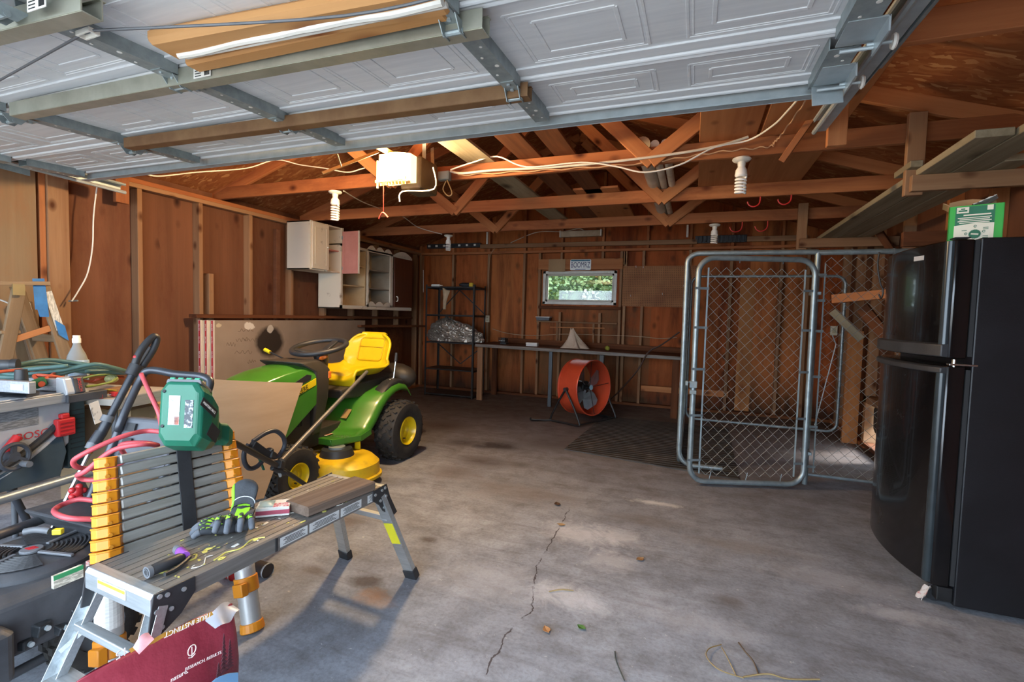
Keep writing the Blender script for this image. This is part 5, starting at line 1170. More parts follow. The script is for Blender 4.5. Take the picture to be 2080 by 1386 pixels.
# seat base and seat
sideprism([(3.12, .585), (3.10, .66), (3.34, .69), (3.85, .72), (3.88, .64), (3.5, .58), (3.3, .57)], mo.x-.20, mo.x+.19).obj('seat_base', DKP, mw, bevel=.015)
sx_ = -2.79
def seatf(u, v):
    """profile along v: front lip, cushion, back; u across with raised bolsters"""
    pr_ = [(3.215, .675), (3.20, .72), (3.22, .745), (3.34, .755), (3.50, .745), (3.60, .745), (3.675, .775), (3.715, .85), (3.745, .94), (3.775, 1.03), (3.79, 1.075), (3.805, 1.09), (3.82, 1.075)]
    n = len(pr_)-1; f = v*n; i = min(int(f), n-1); f -= i
    y = pr_[i][0]+(pr_[i+1][0]-pr_[i][0])*f; z = pr_[i][1]+(pr_[i+1][1]-pr_[i][1])*f
    k = u*2-1; back = min(1, max(0, (v-.48)/.12)); tt = max(0, (v-.66)/.34)
    hw = (.25-.012*back-.02*max(0, (.12-v)/.12))*math.sqrt(max(.2, 1-.72*min(1, max(0, (z-.955)/.125) if y < 3.80 else 1)**2.6))
    bol = max(0, abs(k)-.55)/.45
    e = bol**1.6*(1 if v > .12 else v/.12)
    return L_(sx_+k*hw, y-.075*e*back*(1-tt*.75), z+.065*e*(1-back))
b = B().grid(seatf, 36, 60); st_ = b.obj('seat', YEL, mw, smooth=True, solid=.02)
b = B()
for y0, z0, y1, z1, hw in ((3.70, .845, 3.775, 1.045, .13),):
    q = rrect(-hw, 0, hw, .21, .03); b.tube([L_(sx_+p[0], y0-.006+(y1-y0)*p[1]/.21, z0+(z1-z0)*p[1]/.21) for p in q], .006, 6, closed=True); b.tube([L_(sx_-hw, 3.737, .965), L_(sx_, 3.741, .965), L_(sx_+hw, 3.737, .965)], .005, 6)
b.obj('seat_seam', mat('d3ac10', .4, name='darker_yellow'), st_, smooth=True)
# dark fuel and rear hitch cover
B().ball(L_(mo.x+.05, 4.05, .66), .18, 8, (1.3, .7, .75)).obj('rear_cover', DKP, mw, smooth=True)
# cutting deck
def deckpts(r_, z): 
    pts = []
    for k in range(41):
        a_ = 2*PI*k/40; x = math.cos(a_); y = math.sin(a_); pts.append(L_(mo.x+.03+r_*.60*math.copysign(abs(x)**.55, x), 2.93+r_*.27*math.copysign(abs(y)**.8, y), z))
    return pts[:-1]
b = B(); b.loft([deckpts(1.02, .055), deckpts(1.02, .075), deckpts(.99, .08), deckpts(.98, .16), deckpts(.90, .195), deckpts(.6, .20)])
dk = b.obj('cutting_deck', mat('d9b51a', .45, 0, 'b08f2a', 8, lo=.5, hi=.75, name='worn_yellow_paint'), mw, smooth=2)
for x in (-.32, .30): B().cyl(L_(mo.x+x, 2.93, .19), L_(mo.x+x, 2.93, .25), .13, 24, .11).obj('spindle_cover', BLACKP, dk, smooth=2)
B().cyl(L_(mo.x+.30, 2.93, .25), L_(mo.x+.30, 2.93, .265), .06, 20).obj('pulley', GALV2, dk, smooth=2)
B().box(L_(mo.x+.42, 2.765, .188), (.09, .05, .004), rotm(10, 0, 12)).obj('deck_label', mat('5a2a22', .5, 0, 'c9b8a0', 30, name='deck_label'), dk); B().box(L_(mo.x+.22, 2.735, .182), (.13, .035, .004), rotm(18, 0, 5)).obj('deck_label', mat('6e5a24', .6, 0, '4a3a1c', 30, name='worn_label'), dk)
B().bar(L_(mo.x+.34, 3.12, .2), L_(mo.x+.34, 3.12, .30), .05, .008, (0, 1, 0)).obj('lift_bracket', YEL, dk)
b = B().cyl(L_(mo.x+.20, 2.45, .30), L_(mo.x+.16, 2.9, .22), .008, 8); b.obj('tie_rod', DKP, mw)

# cardboard sheet against the mower's nose
cTL, cTR, cBR, cBL = P(424, 770, 'x', -2.60)+V((.03, 0, 0)), P(615, 778, 'x', -2.47), P(533, 1012, 'x', -2.34), P(425, 1030, 'x', -2.46)
def cbf(u, v):
    p = (cTL*(1-u)+cTR*u)*(1-v)+(cBL*(1-u)+cBR*u)*v
    return p+V((.02, -.015, 0))*math.sin(PI*u)*(1-.4*v)+V((.012, 0, 0))*math.sin(2.2*v)
tag(B().grid(cbf, 20, 16).obj('cardboard_sheet', mat('a48d74', .85, 0, '998269', 2, stretch=(1, 1, 7), name='corrugated_card'), solid=.005), 'large brown cardboard sheet leaning on the nose of the riding mower', 'cardboard')
# ================================================================ work platform and what stands round it
ADECK = mat('8d8b88', .45, .55, '77736f', 5, stretch=(14, .8, 14), lo=.3, hi=.7, name='worn_aluminium_deck')
PAINT = mat('dcd98a', .6, 0, 'e9e7de', 40, lo=.45, hi=.55, name='spilled_paint')
pa, pb = V((-1.515, .868, 0)), V((-1.452, 1.862, 0)); py_ = (pb-pa).normalized(); Lp = (pb-pa).length
wp = thing('work_platform', 'folding aluminium work platform spattered with paint, in the foreground', 'work platform', (pa+pb)/2, rotm(0, 0, math.degrees(math.atan2(-py_.x, py_.y))))
hw, hl, zt = .162, Lp/2, .50
b = B(); b.prism([(-hw, .445), (-hw, .495), (-hw+.006, zt), (hw-.006, zt), (hw, .495), (hw, .445), (hw-.003, .445), (hw-.003, .49), (-hw+.003, .49), (-hw+.003, .445)], 2*hl-.05, M(((1, 0, 0, 0), (0, 0, -1, hl-.025), (0, 1, 0, 0), (0, 0, 0, 1))))
for k in range(9): b.box((-hw+.03+k*(2*hw-.06)/8, 0, zt+.0008), (.006, 2*hl-.06, .0016))
dk_ = b.obj('deck', ADECK, wp)
for s_ in (-1, 1):
    o = B(); o.prism([(-.0, zt+.002), (.028, zt+.0), (.036, zt-.012), (.036, .438), (.0, .438)], 2*hw, M(((0, 0, 1, -hw), (s_, 0, 0, s_*(hl-.036)), (0, 1, 0, 0), (0, 0, 0, 1)))); o.obj('end_rail', ALU, wp, bevel=.003)
b = B().box((-.02, -hl-.0012, .472), (.14, .002, .028)); lb = b.obj('warning_label', PAPER, wp); B().box((-.02, -hl-.0024, .479), (.134, .0015, .009)).obj('amber_band', mat('c99a3a', .5, name='label_amber'), lb)
for y0, y1, m in ((-.08, .04, PAPER), (.05, .20, PAPER), (.21, .33, PAPER), (.37, .44, PAPER)):
    q = B().span((hw+.0005, y0, .453), (hw+.0015, y1, .487)).obj('side_label', mat('b9bcbc', .5, 0, 'cfd1d0', 18, name='grey_label'), wp)
    b = B()
    for k in range(5): b.box((hw+.002, (y0+y1)/2, .460+.005*k), (.0008, (y1-y0)*(.8-.12*(k % 3)), .0018))
    b.obj('fine_print', INK if y0 < .3 else GREYP, q)
B().span((hw, -.10, .447), (hw+.004, -.092, .495)).obj('fold_seam', BLACKP, wp)
# legs: splayed channels, brackets, braces, rubber feet
def leg(sx_, sy_, vis):
    top = V((sx_*(hw-.02), sy_*(hl-.03), .455)); bot = V((sx_*(hw+.045), sy_*(hl+.135), .03)); d = (bot-top).normalized()
    f_ = frame(d, V((0, sy_, 0))); b = B(); m4 = T4((top+bot)/2, f_); ln = (bot-top).length
    for (y, z, w_, h_) in ((0, -.012, .055, .003), (-.026, 0, .003, .026), (.026, 0, .003, .026)): b.box(m4 @ V((0, y, z)), (ln, w_, h_), f_)
    lg = b.obj('leg', ALU, wp, bevel=.001)
    B().box(bot+d*.005, (.055, .064, .036), f_, 1.0).obj('rubber_foot', BLACKP, lg, bevel=.004)
    return lg, top, bot, m4, f_
for sx_ in (-1, 1):
    for sy_ in (-1, 1):
        lg, top, bot, m4, f_ = leg(sx_, sy_, True)
        if sx_ == 1 and sy_ == 1:
            B().box(m4 @ V((.0, .0, .0165)), (.115, .05, .001), f_).obj('spare', BLACKP, lg) if False else None
            yl_ = B().box(m4 @ V((-.02, .0285, .0)), (.12, .001, .024), f_).obj('yellow_label', mat('d8cf2e', .5, name='label_yellow'), lg); 
            B().box(m4 @ V((-.02, .0, -.0145)), (.12, .050, .001), f_).obj('yellow_label', mat('d8cf2e', .5, name='label_yellow'), lg)
            B().box(m4 @ V((-.03, .0292, .002)), (.02, .001, .006), f_).box(m4 @ V((-.02, .0292, -.003)), (.008, .001, .016), f_).obj('pictogram', INK, lg)
            B().box(m4 @ V((.075, .0285, 0)), (.05, .001, .022), f_).obj('white_label', PAPER, lg)
        for z in (.13, .30):
            t_ = (z-.03)/.425
        # black folding bracket
        s_ = sx_; pts = [(sy_*(hl-.005), .505), (sy_*(hl-.10), .50), (sy_*(hl-.10), .455), (sy_*(hl-.055), .42), (sy_*(hl-.03), .385), (sy_*(hl+.045), .335), (sy_*(hl+.075), .345), (sy_*(hl+.02), .44)] if sy_ > 0 else [(sy_*(hl-.005), .50), (sy_*(hl-.12), .50), (sy_*(hl-.12), .455), (sy_*(hl-.08), .41), (sy_*(hl-.02), .375), (sy_*(hl+.012), .38)]
        bk_ = B(); bk_.prism(pts, .006, M(((0, 0, 1, s_*(hw+.003) - (.003 if s_ > 0 else .003)), (1, 0, 0, 0), (0, 1, 0, 0), (0, 0, 0, 1))))
        bo = bk_.obj('hinge_bracket', BLACKP, wp, bevel=.003)
        for y, z in ((hl-.085, .478), (hl-.04, .485), (hl-.02, .49), (hl-.05, .44), (hl-.025, .40), (hl-.012, .45)): B().cyl((s_*(hw+.004), sy_*y, z), (s_*(hw+.010), sy_*y, z), .0065, 10).obj('rivet', ALU, bo)
for sy_ in (-1, 1):
    z = .335; t_ = (.455-z)/.425; y = sy_*(hl-.03+.165*t_); xh = hw-.02+.065*t_
    B().bar((-xh, y, z), (xh, y, z), .028, .024).obj('cross_brace', ALU, wp, bevel=.003)
    if sy_ < 0:
        z = .21; t_ = (.455-z)/.425; y = sy_*(hl-.03+.165*t_); xh = hw-.02+.065*t_
        b = B(); b.span((-xh, y-.035, z-.012), (xh, y+.035, z)); b.obj('step', ALU, wp, bevel=.003)
    b = B()
    for s_ in (-1, 1): b.bar((s_*(xh-.06), y if sy_ > 0 else sy_*(hl+.02), .335), (s_*(xh-.0), sy_*(hl+.055), .27), .004, .012)
    b.obj('corner_tie', ALU, wp)
# paint drips on the deck
random.seed(21); b = B(); b2 = B()
def splat(bb, x, y, r_, n=9):
    a0 = random.random()*6; ax, ay = random.uniform(.4, 1.0), random.uniform(.4, 1.6)
    pts = [(x+r_*ax*random.uniform(.6, 1.2)*math.cos(2*PI*k/n+a0), y+r_*ay*random.uniform(.6, 1.2)*math.sin(2*PI*k/n+a0)) for k in range(n)]
    bb.prism(pts, .0012, T4((0, 0, zt+.0012)))
for _ in range(70): splat(b if random.random() < .6 else b2, random.uniform(.02, hw-.01)*random.choice((1, 1, 1, -.6)), random.uniform(-hl+.08, hl-.05), random.choice((.003, .004, .006, .011)))
for x, y0, y1 in ((.125, -.30, -.12), (.10, .12, .30), (.13, .33, .45), (.06, -.42, -.3)): b.tube(spline([V((x+random.uniform(-.012, .012), y0+(y1-y0)*k/7, zt+.001)) for k in range(8)], 3), .003, 5)
for x, y0, y1 in ((.04, .03, .12), (-.05, .05, .12), (.11, -.36, -.28), (.14, .2, .34)): b2.tube(spline([V((x+random.uniform(-.02, .02), y0+(y1-y0)*k/5, zt+.001)) for k in range(6)], 3), .0018, 5)
tag(b.obj('yellow_paint_spatter', mat('cfc96a', .6, name='yellow_paint'), dk_), kind='stuff'); tag(b2.obj('white_paint_spatter', mat('dcdad2', .6, name='white_paint'), dk_), kind='stuff')

# weathered block of wood
q0, q1 = P(652, 1030, 'z', .522), P(698, 975, 'z', .522)
bl0, bl1 = P(597, 1038, 'z', .503), P(645, 1050, 'z', .503); br = P(742, 975, 'z', .54)
c0 = V((-1.405, 1.425, .522)); c1 = V((-1.35, 1.775, .522))
lumber('wood_block', c0, c1, .135, .040, wood('dry_weathered_timber', '857468', '5c4d42', 1.2, 0, .4, .9, '6a5240', .6, gscale=1.5), bevel=.006, label='weathered short timber block on the far end of the work platform', cat='wood block')
# wipes box
bx_ = P(553, 1042, 'z', .505); wb_ = thing('wipes_box', 'small white and pink box of wipes on the work platform', 'box', (bx_.x, bx_.y+.01, .5025), rotm(0, 0, 38))
B().span((-.058, -.04, 0), (.058, .04, .035)).obj('carton', PAPER, wb_, bevel=.0015); B().span((-.0585, -.0405, .008), (.0585, .0405, .024)).obj('magenta_band', mat('a8485c', .5, name='magenta_print'), wb_)
B().span((-.055, -.037, .035), (.0, .037, .0356)).obj('blue_print', mat('5d8fa6', .4, 0, 'c3d4d8', 40, lo=.4, hi=.6, name='blue_print'), wb_); B().span((.0, -.037, .035), (.055, .0, .0356)).obj('red_print', mat('b8485a', .4, 0, 'd9d2d6', 60, lo=.45, hi=.55, name='red_print'), wb_)
B().grid(lambda u, v: (-.05+.05*u, -.03+.06*v, .037+.008*math.sin(PI*u)*math.sin(PI*v)), 8, 8).obj('film_opening', mat('a9c2c4', .2, .1, name='clear_film'), wb_, smooth=True)
# gloves
LIME = mat('8fd62a', .7, 0, '7fc422', 12, name='lime_fabric'); GBLK = mat('2e3136', .8, 0, '3c4046', 18, bump=.2, name='black_glove_fabric'); GGRY = mat('5d626a', .85, 0, '4b5058', 20, bump=.2, name='grey_glove_palm')
def glove(nm, label, loc, rz, curl, cuff_up, k_=.86):
    g = thing(nm, label, 'glove', loc, rotm(0, 0, rz), group='work gloves'); g.scale = (k_, k_, k_)
    b = B(); prof = [(-.055, .042, .020), (-.03, .048, .024), (.0, .050, .024), (.03, .047, .021), (.045, .040, .018)]
    b.loft([[(x, w*math.cos(2*PI*k/16), .024+h*math.sin(2*PI*k/16)+cuff_up*max(0, -x)*6) for k in range(16)] for x, w, h in prof]); b.obj('palm', GBLK, g, smooth=True, sub=1)
    b = B(); cr = []
    for x, w, h, z in ((-.048, .043, .023, .024+cuff_up*.27), (-.066, .041, .026, .030+cuff_up*.5), (-.085, .046, .034, .038+cuff_up*.8), (-.10, .050, .040, .042+cuff_up*1.1)): cr.append([(x-.012*math.sin(2*PI*k/20)*(z > .04), w*math.cos(2*PI*k/20), z+h*math.sin(2*PI*k/20)) for k in range(20)])
    b.loft(cr, cap=False)
    c_ = b.obj('cuff', GBLK, g, smooth=True, solid=.004)
    b = B(); b.loft([[(p[0]-.0, p[1]*1.05, p[2]+.001) for p in r_[12:18]] for r_ in cr], cap=False, loop=False); b.loft([[(p[0], p[1]*1.04, p[2]+.002) for p in r_[8:12]] for r_ in cr], cap=False, loop=False); b.obj('lime_side', LIME, c_, smooth=True, solid=.003)
    B().tube([(p[0], p[1]*1.03, p[2]) for p in cr[1]], .003, 6, closed=True).obj('pale_piping', mat('c9ccd0', .7, name='grey_piping'), c_)
    for k, (y, L0) in enumerate(((-.036, .062), (-.012, .078), (.012, .074), (.035, .060))):
        z = .024; sp = 1.0+.5*curl[k]*.3; pts = [V((.036, y, z)), V((.038+L0*.35, y*1.2*sp, z+.014*curl[k])), V((.038+L0*.7, y*1.35*sp, z+.008*curl[k])), V((.038+L0, y*1.45*sp, .013-.0*curl[k]))]
        pp_ = spline(pts, 5); m_ = len(pp_); i2 = int(m_*.62)
        f_ = B().tube(pp_[:i2+1], [.0125]*(i2+1), 10).obj('finger', GBLK, g, smooth=True)
        tipp = pp_[i2-1:]; rs = [.0130-.0035*(i/len(tipp))**2 for i in range(len(tipp))]; rs[-1] = .006
        B().tube(tipp, rs, 10).obj('fingertip', GGRY, f_, smooth=True)
        b = B()
        b.tube([q+V((0, -.003, .006)) for q in pp_[:i2]], [.0095]*i2, 8); b.obj('lime_back', LIME, f_, smooth=True)
        b = B()
        for u in (.18, .38):
            q = pp_[int(m_*u)]; b.tube([q+V((.009*math.cos(a), .006*math.sin(a), .0145)) for a in [2*PI*i/10 for i in range(10)]], .0026, 5, closed=True)
        b.obj('knuckle_ring', GBLK, f_)
    pts = spline([V((-.03, -.04, .020)), V((-.005, -.062, .022)), V((.022, -.080, .020)), V((.05, -.088, .014))], 4); i2 = len(pts)*2//3
    t_ = B().tube(pts[:i2], .0145, 10).obj('thumb', LIME, g, smooth=True); B().tube(pts[i2-1:], [.0148]*(len(pts)-i2)+[.007], 10).obj('thumb_tip', GGRY, t_, smooth=True)
    B().box((-.005, .008, .050), (.055, .05, .004), rotm(0, 12, 0)).obj('back_panel', LIME, g, bevel=.002)
    return g
gp = P(455, 1075, 'z', .515)
glove('work_glove', 'lime and black work glove lying flat with its fingers spread towards the hose nozzle', (gp.x, gp.y, .503), -140, (.6, 1.0, 1.0, .5), .0)
gp = P(490, 1062, 'z', .53)
glove('work_glove', 'lime and black work glove draped on top with its black cuff standing up', (gp.x-.012, gp.y+.005, .520), -52, (2.0, 2.4, 2.2, 1.6), .065)
# hose nozzle
np_ = P(336, 1143, 'z', .52); hn = thing('hose_nozzle', 'black pistol-grip hose nozzle with a purple collar on the near end of the platform', 'hose nozzle', (np_.x, np_.y, .5035), rotm(0, 0, 62)); hn.scale = (.82, .82, .82)
PUR = mat('8d4fb0', .35, 0, '7d43a0', 8, name='purple_plastic')
b = B(); b.lathe([(0, -.065), (.012, -.065), (.015, -.055), (.019, -.05), (.021, .0), (.019, .045), (.014, .06), (0, .06)], T4((.0, -.02, .022), rotm(0, 90, 25)), 20); b.obj('grip', BLACKP, hn, smooth=2)
m4 = T4((.0, -.02, .022), rotm(0, 90, 25)); b = B(); b.lathe([(.0145, -.066), (.021, -.066), (.0215, -.052), (.019, -.05)], m4, 20); b.lathe([(0, -.055), (.010, -.055), (.010, -.067), (.013, -.067)], m4, 16); b.obj('hose_socket', GREYP, hn, smooth=2)
b = B(); m5 = T4((.055, .035, .024), rotm(0, 90, 100)); b.lathe([(0, -.035), (.016, -.035), (.0175, -.03), (.0175, .02), (.015, .026), (0, .026)], m5, 20); b.obj('purple_collar', PUR, hn, smooth=2)
b = B(); b.lathe([(0, .024), (.017, .024), (.0185, .03), (.0185, .045), (.013, .048), (.012, .062), (.009, .064), (0, .058)], m5, 24); b.obj('spray_head', GREYP, hn, smooth=2)
B().tube(spline([V((.075, .0, .016)), V((.05, -.03, .012)), V((.02, -.058, .010)), V((-.01, -.075, .010))], 5), .008, 8).obj('trigger', BLACKP, hn, smooth=2)

# ---- telescoping ladder standing behind the platform
ld_ = thing('telescoping_ladder', 'collapsed telescoping ladder with orange collars and grey rungs behind the work platform', 'ladder', (0, 0, 0))
fLw, tLw = V((-1.70, .955, .0)), V((-1.885, 1.055, .765)); fRw, tRw = V((-1.605, 1.405, 0)), V((-1.838, 1.478, .765))
MET = mat('9c9b97', .42, .4, '898882', 5, stretch=(1, 1, 10), name='dull_anodised_rung'); TUBE = mat('c9cac8', .4, .5, 'b5b6b4', 7, name='pale_aluminium_tube')
dz0 = .40; N_ = 10
for f_, t_, nm in ((fLw, tLw, 'L'), (fRw, tRw, 'R')):
    d = (t_-f_); ln = d.length; dn = d.normalized(); fr_ = frame(dn, V((1, 0, 0)))
    rails = B().cyl(f_+dn*.02, f_+dn*(ln*.5), .038, 24).obj('rail', TUBE, ld_, smooth=2)
    B().cyl(f_, f_+dn*.035, .046, 20, .042).obj('foot', ORANGEP, rails, bevel=.004)
    B().cyl(f_+dn*.15, f_+dn*.21, .044, 24).box(f_+dn*.18+V((.02, -.045, 0)), (.05, .03, .05), fr_).obj('clamp_collar', ORANGEP, rails, smooth=2, bevel=.004)
    lab = B(); lab.lathe([(.0386, ln*.30), (.0386, ln*.49)], T4(f_, (M((fr_.col[1], fr_.col[2], fr_.col[0])).transposed())), 24, PI*2)
    lb = lab.obj('instruction_label', mat('dedcd6', .6, 0, 'c9c8c3', 30, stretch=(1, 1, 8), name='label_print'), rails)
    b = B(); fr3 = M((fr_.col[1], fr_.col[2], fr_.col[0])).transposed()
    for k in range(16): b.lathe([(.0388, ln*(.31+.0105*k)), (.0388, ln*(.31+.0105*k)+.0022)], T4(f_, fr3 @ rotm(0, 0, 200)), 14, 1.8)
    b.obj('fine_print', GREYP, lb)
    for k in range(N_):
        a0 = .52+.48*k/N_; a1 = .52+.48*(k+1)/N_-.006; r0 = .044-.0017*k
        b = B(); n8 = [(r0*1.12*math.cos(2*PI*(j+.5)/8), r0*math.sin(2*PI*(j+.5)/8)) for j in range(8)]
        m4 = T4(f_+d*a0, fr3); b.prism(n8, ln*(a1-a0), m4); b.prism([(p[0]*1.06, p[1]*1.06) for p in n8], .006, T4(f_+d*(a1-.006), fr3))
        cl = b.obj('collar', ORANGEP, ld_, bevel=.002, seg=1)
        q = f_+d*((a0+a1)/2); B().cyl(q+fr3 @ V((0, 0, 0))+V((r0*.9, -.012, 0)), q+V((r0*1.1, -.014, 0)), .0065, 10).obj('lock_button', mat('b8761a', .5, name='dark_amber'), cl)
for k in range(N_):
    a = .52+.48*(k+.45)/N_; p, q = fLw+(tLw-fLw)*a, fRw+(tRw-fRw)*a; dr = (q-p).normalized(); up_ = (tLw-fLw).normalized()
    h_ = .48*(tLw-fLw).length/N_*.84
    lumber('rung', p+dr*.035, q-dr*.035, .045, h_, MET, ld_, up=up_, bevel=.004)
sp_, sq_ = fLw+(fRw-fLw)*.56, tLw+(tRw-tLw)*.56; dn = (sq_-sp_).normalized(); nr = V((.95, -.15, .25)).normalized()
b = B(); A0, A1 = sp_+(sq_-sp_)*.50, sp_+(sq_-sp_)*1.015; b.bar(A0+nr*.028, A1+nr*.028, .050, .004, nr); b.bar(A1+nr*.028, A1-nr*.03, .050, .004, dn); b.bar(A1-nr*.03, A0-nr*.03, .05, .004, nr)
b.obj('carry_strap', BLACKP, ld_, bevel=.0015)

# ---- dog food bag
bgx = -1.17
BAGR = mat('983a48', .38, 0, '7c2734', 4, lo=.3, hi=.7, bump=.7, bscale=9, name='glossy_red_film')  # red lifted towards pink, haze and gloss put into the colour
bg_ = thing('dog_food_bag', 'crumpled red dog food bag slumped beside the near end of the platform', 'bag', (0, 0, 0))
ta, tb_, tc = P(184, 1368, 'x', -1.19), P(395, 1245, 'x', -1.19), P(484, 1248, 'x', -1.13)
def bagring(zf):
    """outline in plan at height fraction zf; thin at the top seam"""
    th = .075*(1-zf**3)+.006; pts = []; y0, y1 = ta.y-.03-.0*zf, tc.y+.012*(1-zf)
    for k in range(40):
        a = 2*PI*k/40; cx = math.copysign(abs(math.cos(a))**.5, math.cos(a)); sy = math.copysign(abs(math.sin(a))**.7, math.sin(a))
        u = (cx+1)/2; y = y0+(y1-y0)*u; topz = ta.z+(tb_.z-ta.z)*min(1, u/.78)-.012*max(0, u-.8)/.2
        x = -1.17+th*sy*(1+.22*math.sin(9*u+5*zf))+.012*math.sin(7*u+9*zf)*(1-zf)+.035*(u-.5)
        pts.append((x, y, topz*zf+.004*math.sin(13*u)*zf))
    return pts
b = B(); b.loft([bagring(z) for z in (0, .03, .12, .3, .5, .7, .83, .92, .97, 1.0)]); bag = b.obj('bag_body', BAGR, bg_, smooth=True)
def onbag(px, py, off=.006):
    p = P(px, py, 'x', -1.105); return p
def bagtext(body, px, py, px2, py2, size, m, up180=False, nm='lettering', sx=1):
    a, c = P(px, py, 'x', -1.088), P(px2, py2, 'x', -1.088); d = (c-a).normalized()
    f_ = M((d, V((1, 0, 0)).cross(d), V((1, 0, 0)))).transposed()
    if up180: f_ = f_ @ rotm(0, 0, 180)
    o = text(body, bg_, m, (a+c)/2, f_, size, name=nm, sx=sx); return o
WI = mat('e3d6d2', .6, name='bag_print_white')
bagtext('nature.', 350, 1381, 380, 1364, .0165, WI, sx=.9); bagtext('RESEARCH. RESULTS.', 384, 1357, 444, 1328, .0105, WI); bagtext('TRUE INSTINCT', 350, 1284, 416, 1254, .017, WI, True, sx=.95); bagtext('15', 238, 1332, 256, 1322, .024, WI, True)
q = P(390, 1326, 'x', -1.088); b = B()
b.tube([q+V((0, .010*math.cos(a), .006+.012*math.sin(a))) for a in [2*PI*i/14 for i in range(14)]], .0012, 5, closed=True); b.tube([q+V((0, 0, -.012)), q+V((0, 0, .014))], .001, 5); b.tube([q+V((0, -.008, -.008)), q+V((0, 0, -.012)), q+V((0, .008, -.008))], .001, 5); b.obj('leaf_emblem', WI, bg_)
y0, z0 = P(430, 1386, 'x', -1.09).y, P(430, 1386, 'x', -1.09).z
pb_ = [P(x, y, 'x', -1.089) for x, y in ((425, 1392), (445, 1375), (468, 1368), (484, 1367), (484, 1400), (425, 1400))]
B().prism([(p.y, p.z) for p in pb_], .003, M(((0, 0, 1, -1.092), (1, 0, 0, 0), (0, 1, 0, 0), (0, 0, 0, 1)))).obj('blue_print', mat('6f9cc4', .45, name='bag_print_blue'), bg_)
random.seed(5); b = B()
for y, h_, zb in ((tc.y-.075, .10, z0-.0), (tc.y-.058, .075, z0-.0), (ta.y+.06, .06, z0-.03), (ta.y+.03, .05, z0-.03), (tc.y-.09, .05, z0-.015)):
     
    for k in range(9): w_ = .010*(1-k/9)+.0015; b.prism([(y-w_, zb+h_*k/9), (y+w_, zb+h_*k/9+.001), (y, zb+h_*(k+1.4)/9)], .002, M(((0, 0, 1, -1.0915), (1, 0, 0, 0), (0, 1, 0, 0), (0, 0, 0, 1))))
b.obj('printed_pattern', mat('4a1c26', .5, name='bag_print_dark'), bg_)
b = B(); tb2 = tb_+V((.02, 0, 0)); b.grid(lambda u, v: (tb_.x+.045*v+.008*math.sin(5*u)+.03, tb_.y+(tc.y-tb_.y)*u, tb_.z-.012+.012*math.sin(PI*u)*(1-v)+.004*math.sin(9*u)*v+.002-.014*v), 14, 6); b.obj('torn_lining', mat('aeb3be', .4, .1, '969ba6', 9, name='silver_lining'), bg_, smooth=True)
b = B(); e0, e1 = P(262, 1322, 'x', -1.13), P(430, 1246, 'x', -1.13); b.grid(lambda u, v: e0+(e1-e0)*u+V((.006*v, .0, -.007*v+.002*math.sin(20*u)+.003)), 16, 2); b.obj('gold_seam', mat('b98a3c', .45, 0, 'a87a30', 14, name='gold_print'), bg_)
b = B(); e0 = P(270, 1316, 'x', -1.12); b.grid(lambda u, v: e0+V((.02*v, .032*u, .014*u+.010*math.sin(PI*u)*(1-v)-.010*v)), 8, 5); b.obj('torn_flap', mat('b8606c', .5, 0, 'c99a9c', 12, name='pink_inner_film'), bg_, smooth=True)
# paint cans under the platform
for px, py, r_, ln, ang, m, lb, rd in ((525, 1166, .034, .075, 70, mat('3a3432', .4, .5, '4a4442', 8, name='dark_tin'), 'small dark tin lying on its side under the work platform', 0), (462, 1172, .03, .06, 60, REDP, 'small red can lying on the floor behind the ladder foot', 0)):
    q = P(px, py+8, 'z', 0); t = thing('tin_can', lb, 'can', (q.x, q.y+.02, r_), rotm(0, 0, ang-60)); d = V((1, -.25, 0)).normalized()*ln*.5
    B().cyl(-d, d, r_, 24).obj('can_body', m, t, smooth=2); b = B()
    for s_ in (-1, 1): b.lathe([(r_*.8, 0), (r_*1.0, 0), (r_*1.05, .003), (r_*1.05, .008), (r_*.99, .010)], T4(d*s_, frame(d*s_) @ rotm(0, 90, 0)) @ M.Translation((0, 0, -.005)), 24)
    b.obj('rims', ALU, t, smooth=2)
# ---- litter on the floor
random.seed(9)
def leafthing(px, py, c, s, lb):
    q = P(px, py, 'z', 0); a = random.random()*6
    def fn(u, v): x = (u-.5)*s; y = (v-.5)*s*.7*math.sin(PI*min(.98, max(.02, u))); return (q.x+x*math.cos(a)-y*math.sin(a), q.y+x*math.sin(a)+y*math.cos(a), .003+.25*s*(u-.5)**2+.15*s*abs(v-.5))
    tag(B().grid(fn, 8, 4).obj('fallen_leaf', mat(c, .7, 0, name=None), solid=.001), lb, 'leaf', 'fallen leaves')
leafthing(1181, 1277, '3f6a2e', .04, 'small green leaf on the concrete near the doorway'); leafthing(1110, 1282, 'a5764a', .045, 'small tan leaf left of the green one on the concrete'); leafthing(1300, 1138, '8a6844', .05, 'brown leaf on the concrete below the white scuffs'); leafthing(1132, 1026, '4a3526', .06, 'dark curled leaf beside the crack near the middle of the floor'); leafthing(1140, 1068, '9a7c54', .05, 'tan dry leaf lying in the floor crack')
STRAW = mat('a08a5e', .8, 0, '7d6a44', 8, name='dry_stem')
def stem(pts, r_, lb, m=STRAW, nm='dry_stem'): tag(B().tube(spline([P(x, y, 'z', 0)+V((0, 0, .004+h)) for x, y, h in pts], 6), r_, 5).obj(nm, m), lb, 'stem', 'dry stems on the floor')
stem([(1465, 1312, 0), (1440, 1325, .01), (1435, 1345, .015), (1460, 1368, .01), (1510, 1380, 0)], .0022, 'curved dry stem looping at the bottom of the picture'); stem([(1500, 1308, 0), (1512, 1330, .01), (1530, 1352, .01), (1540, 1372, 0)], .003, 'short dark dry stem standing over the looping one', mat('5a4a3a', .8, name='dark_stem'))
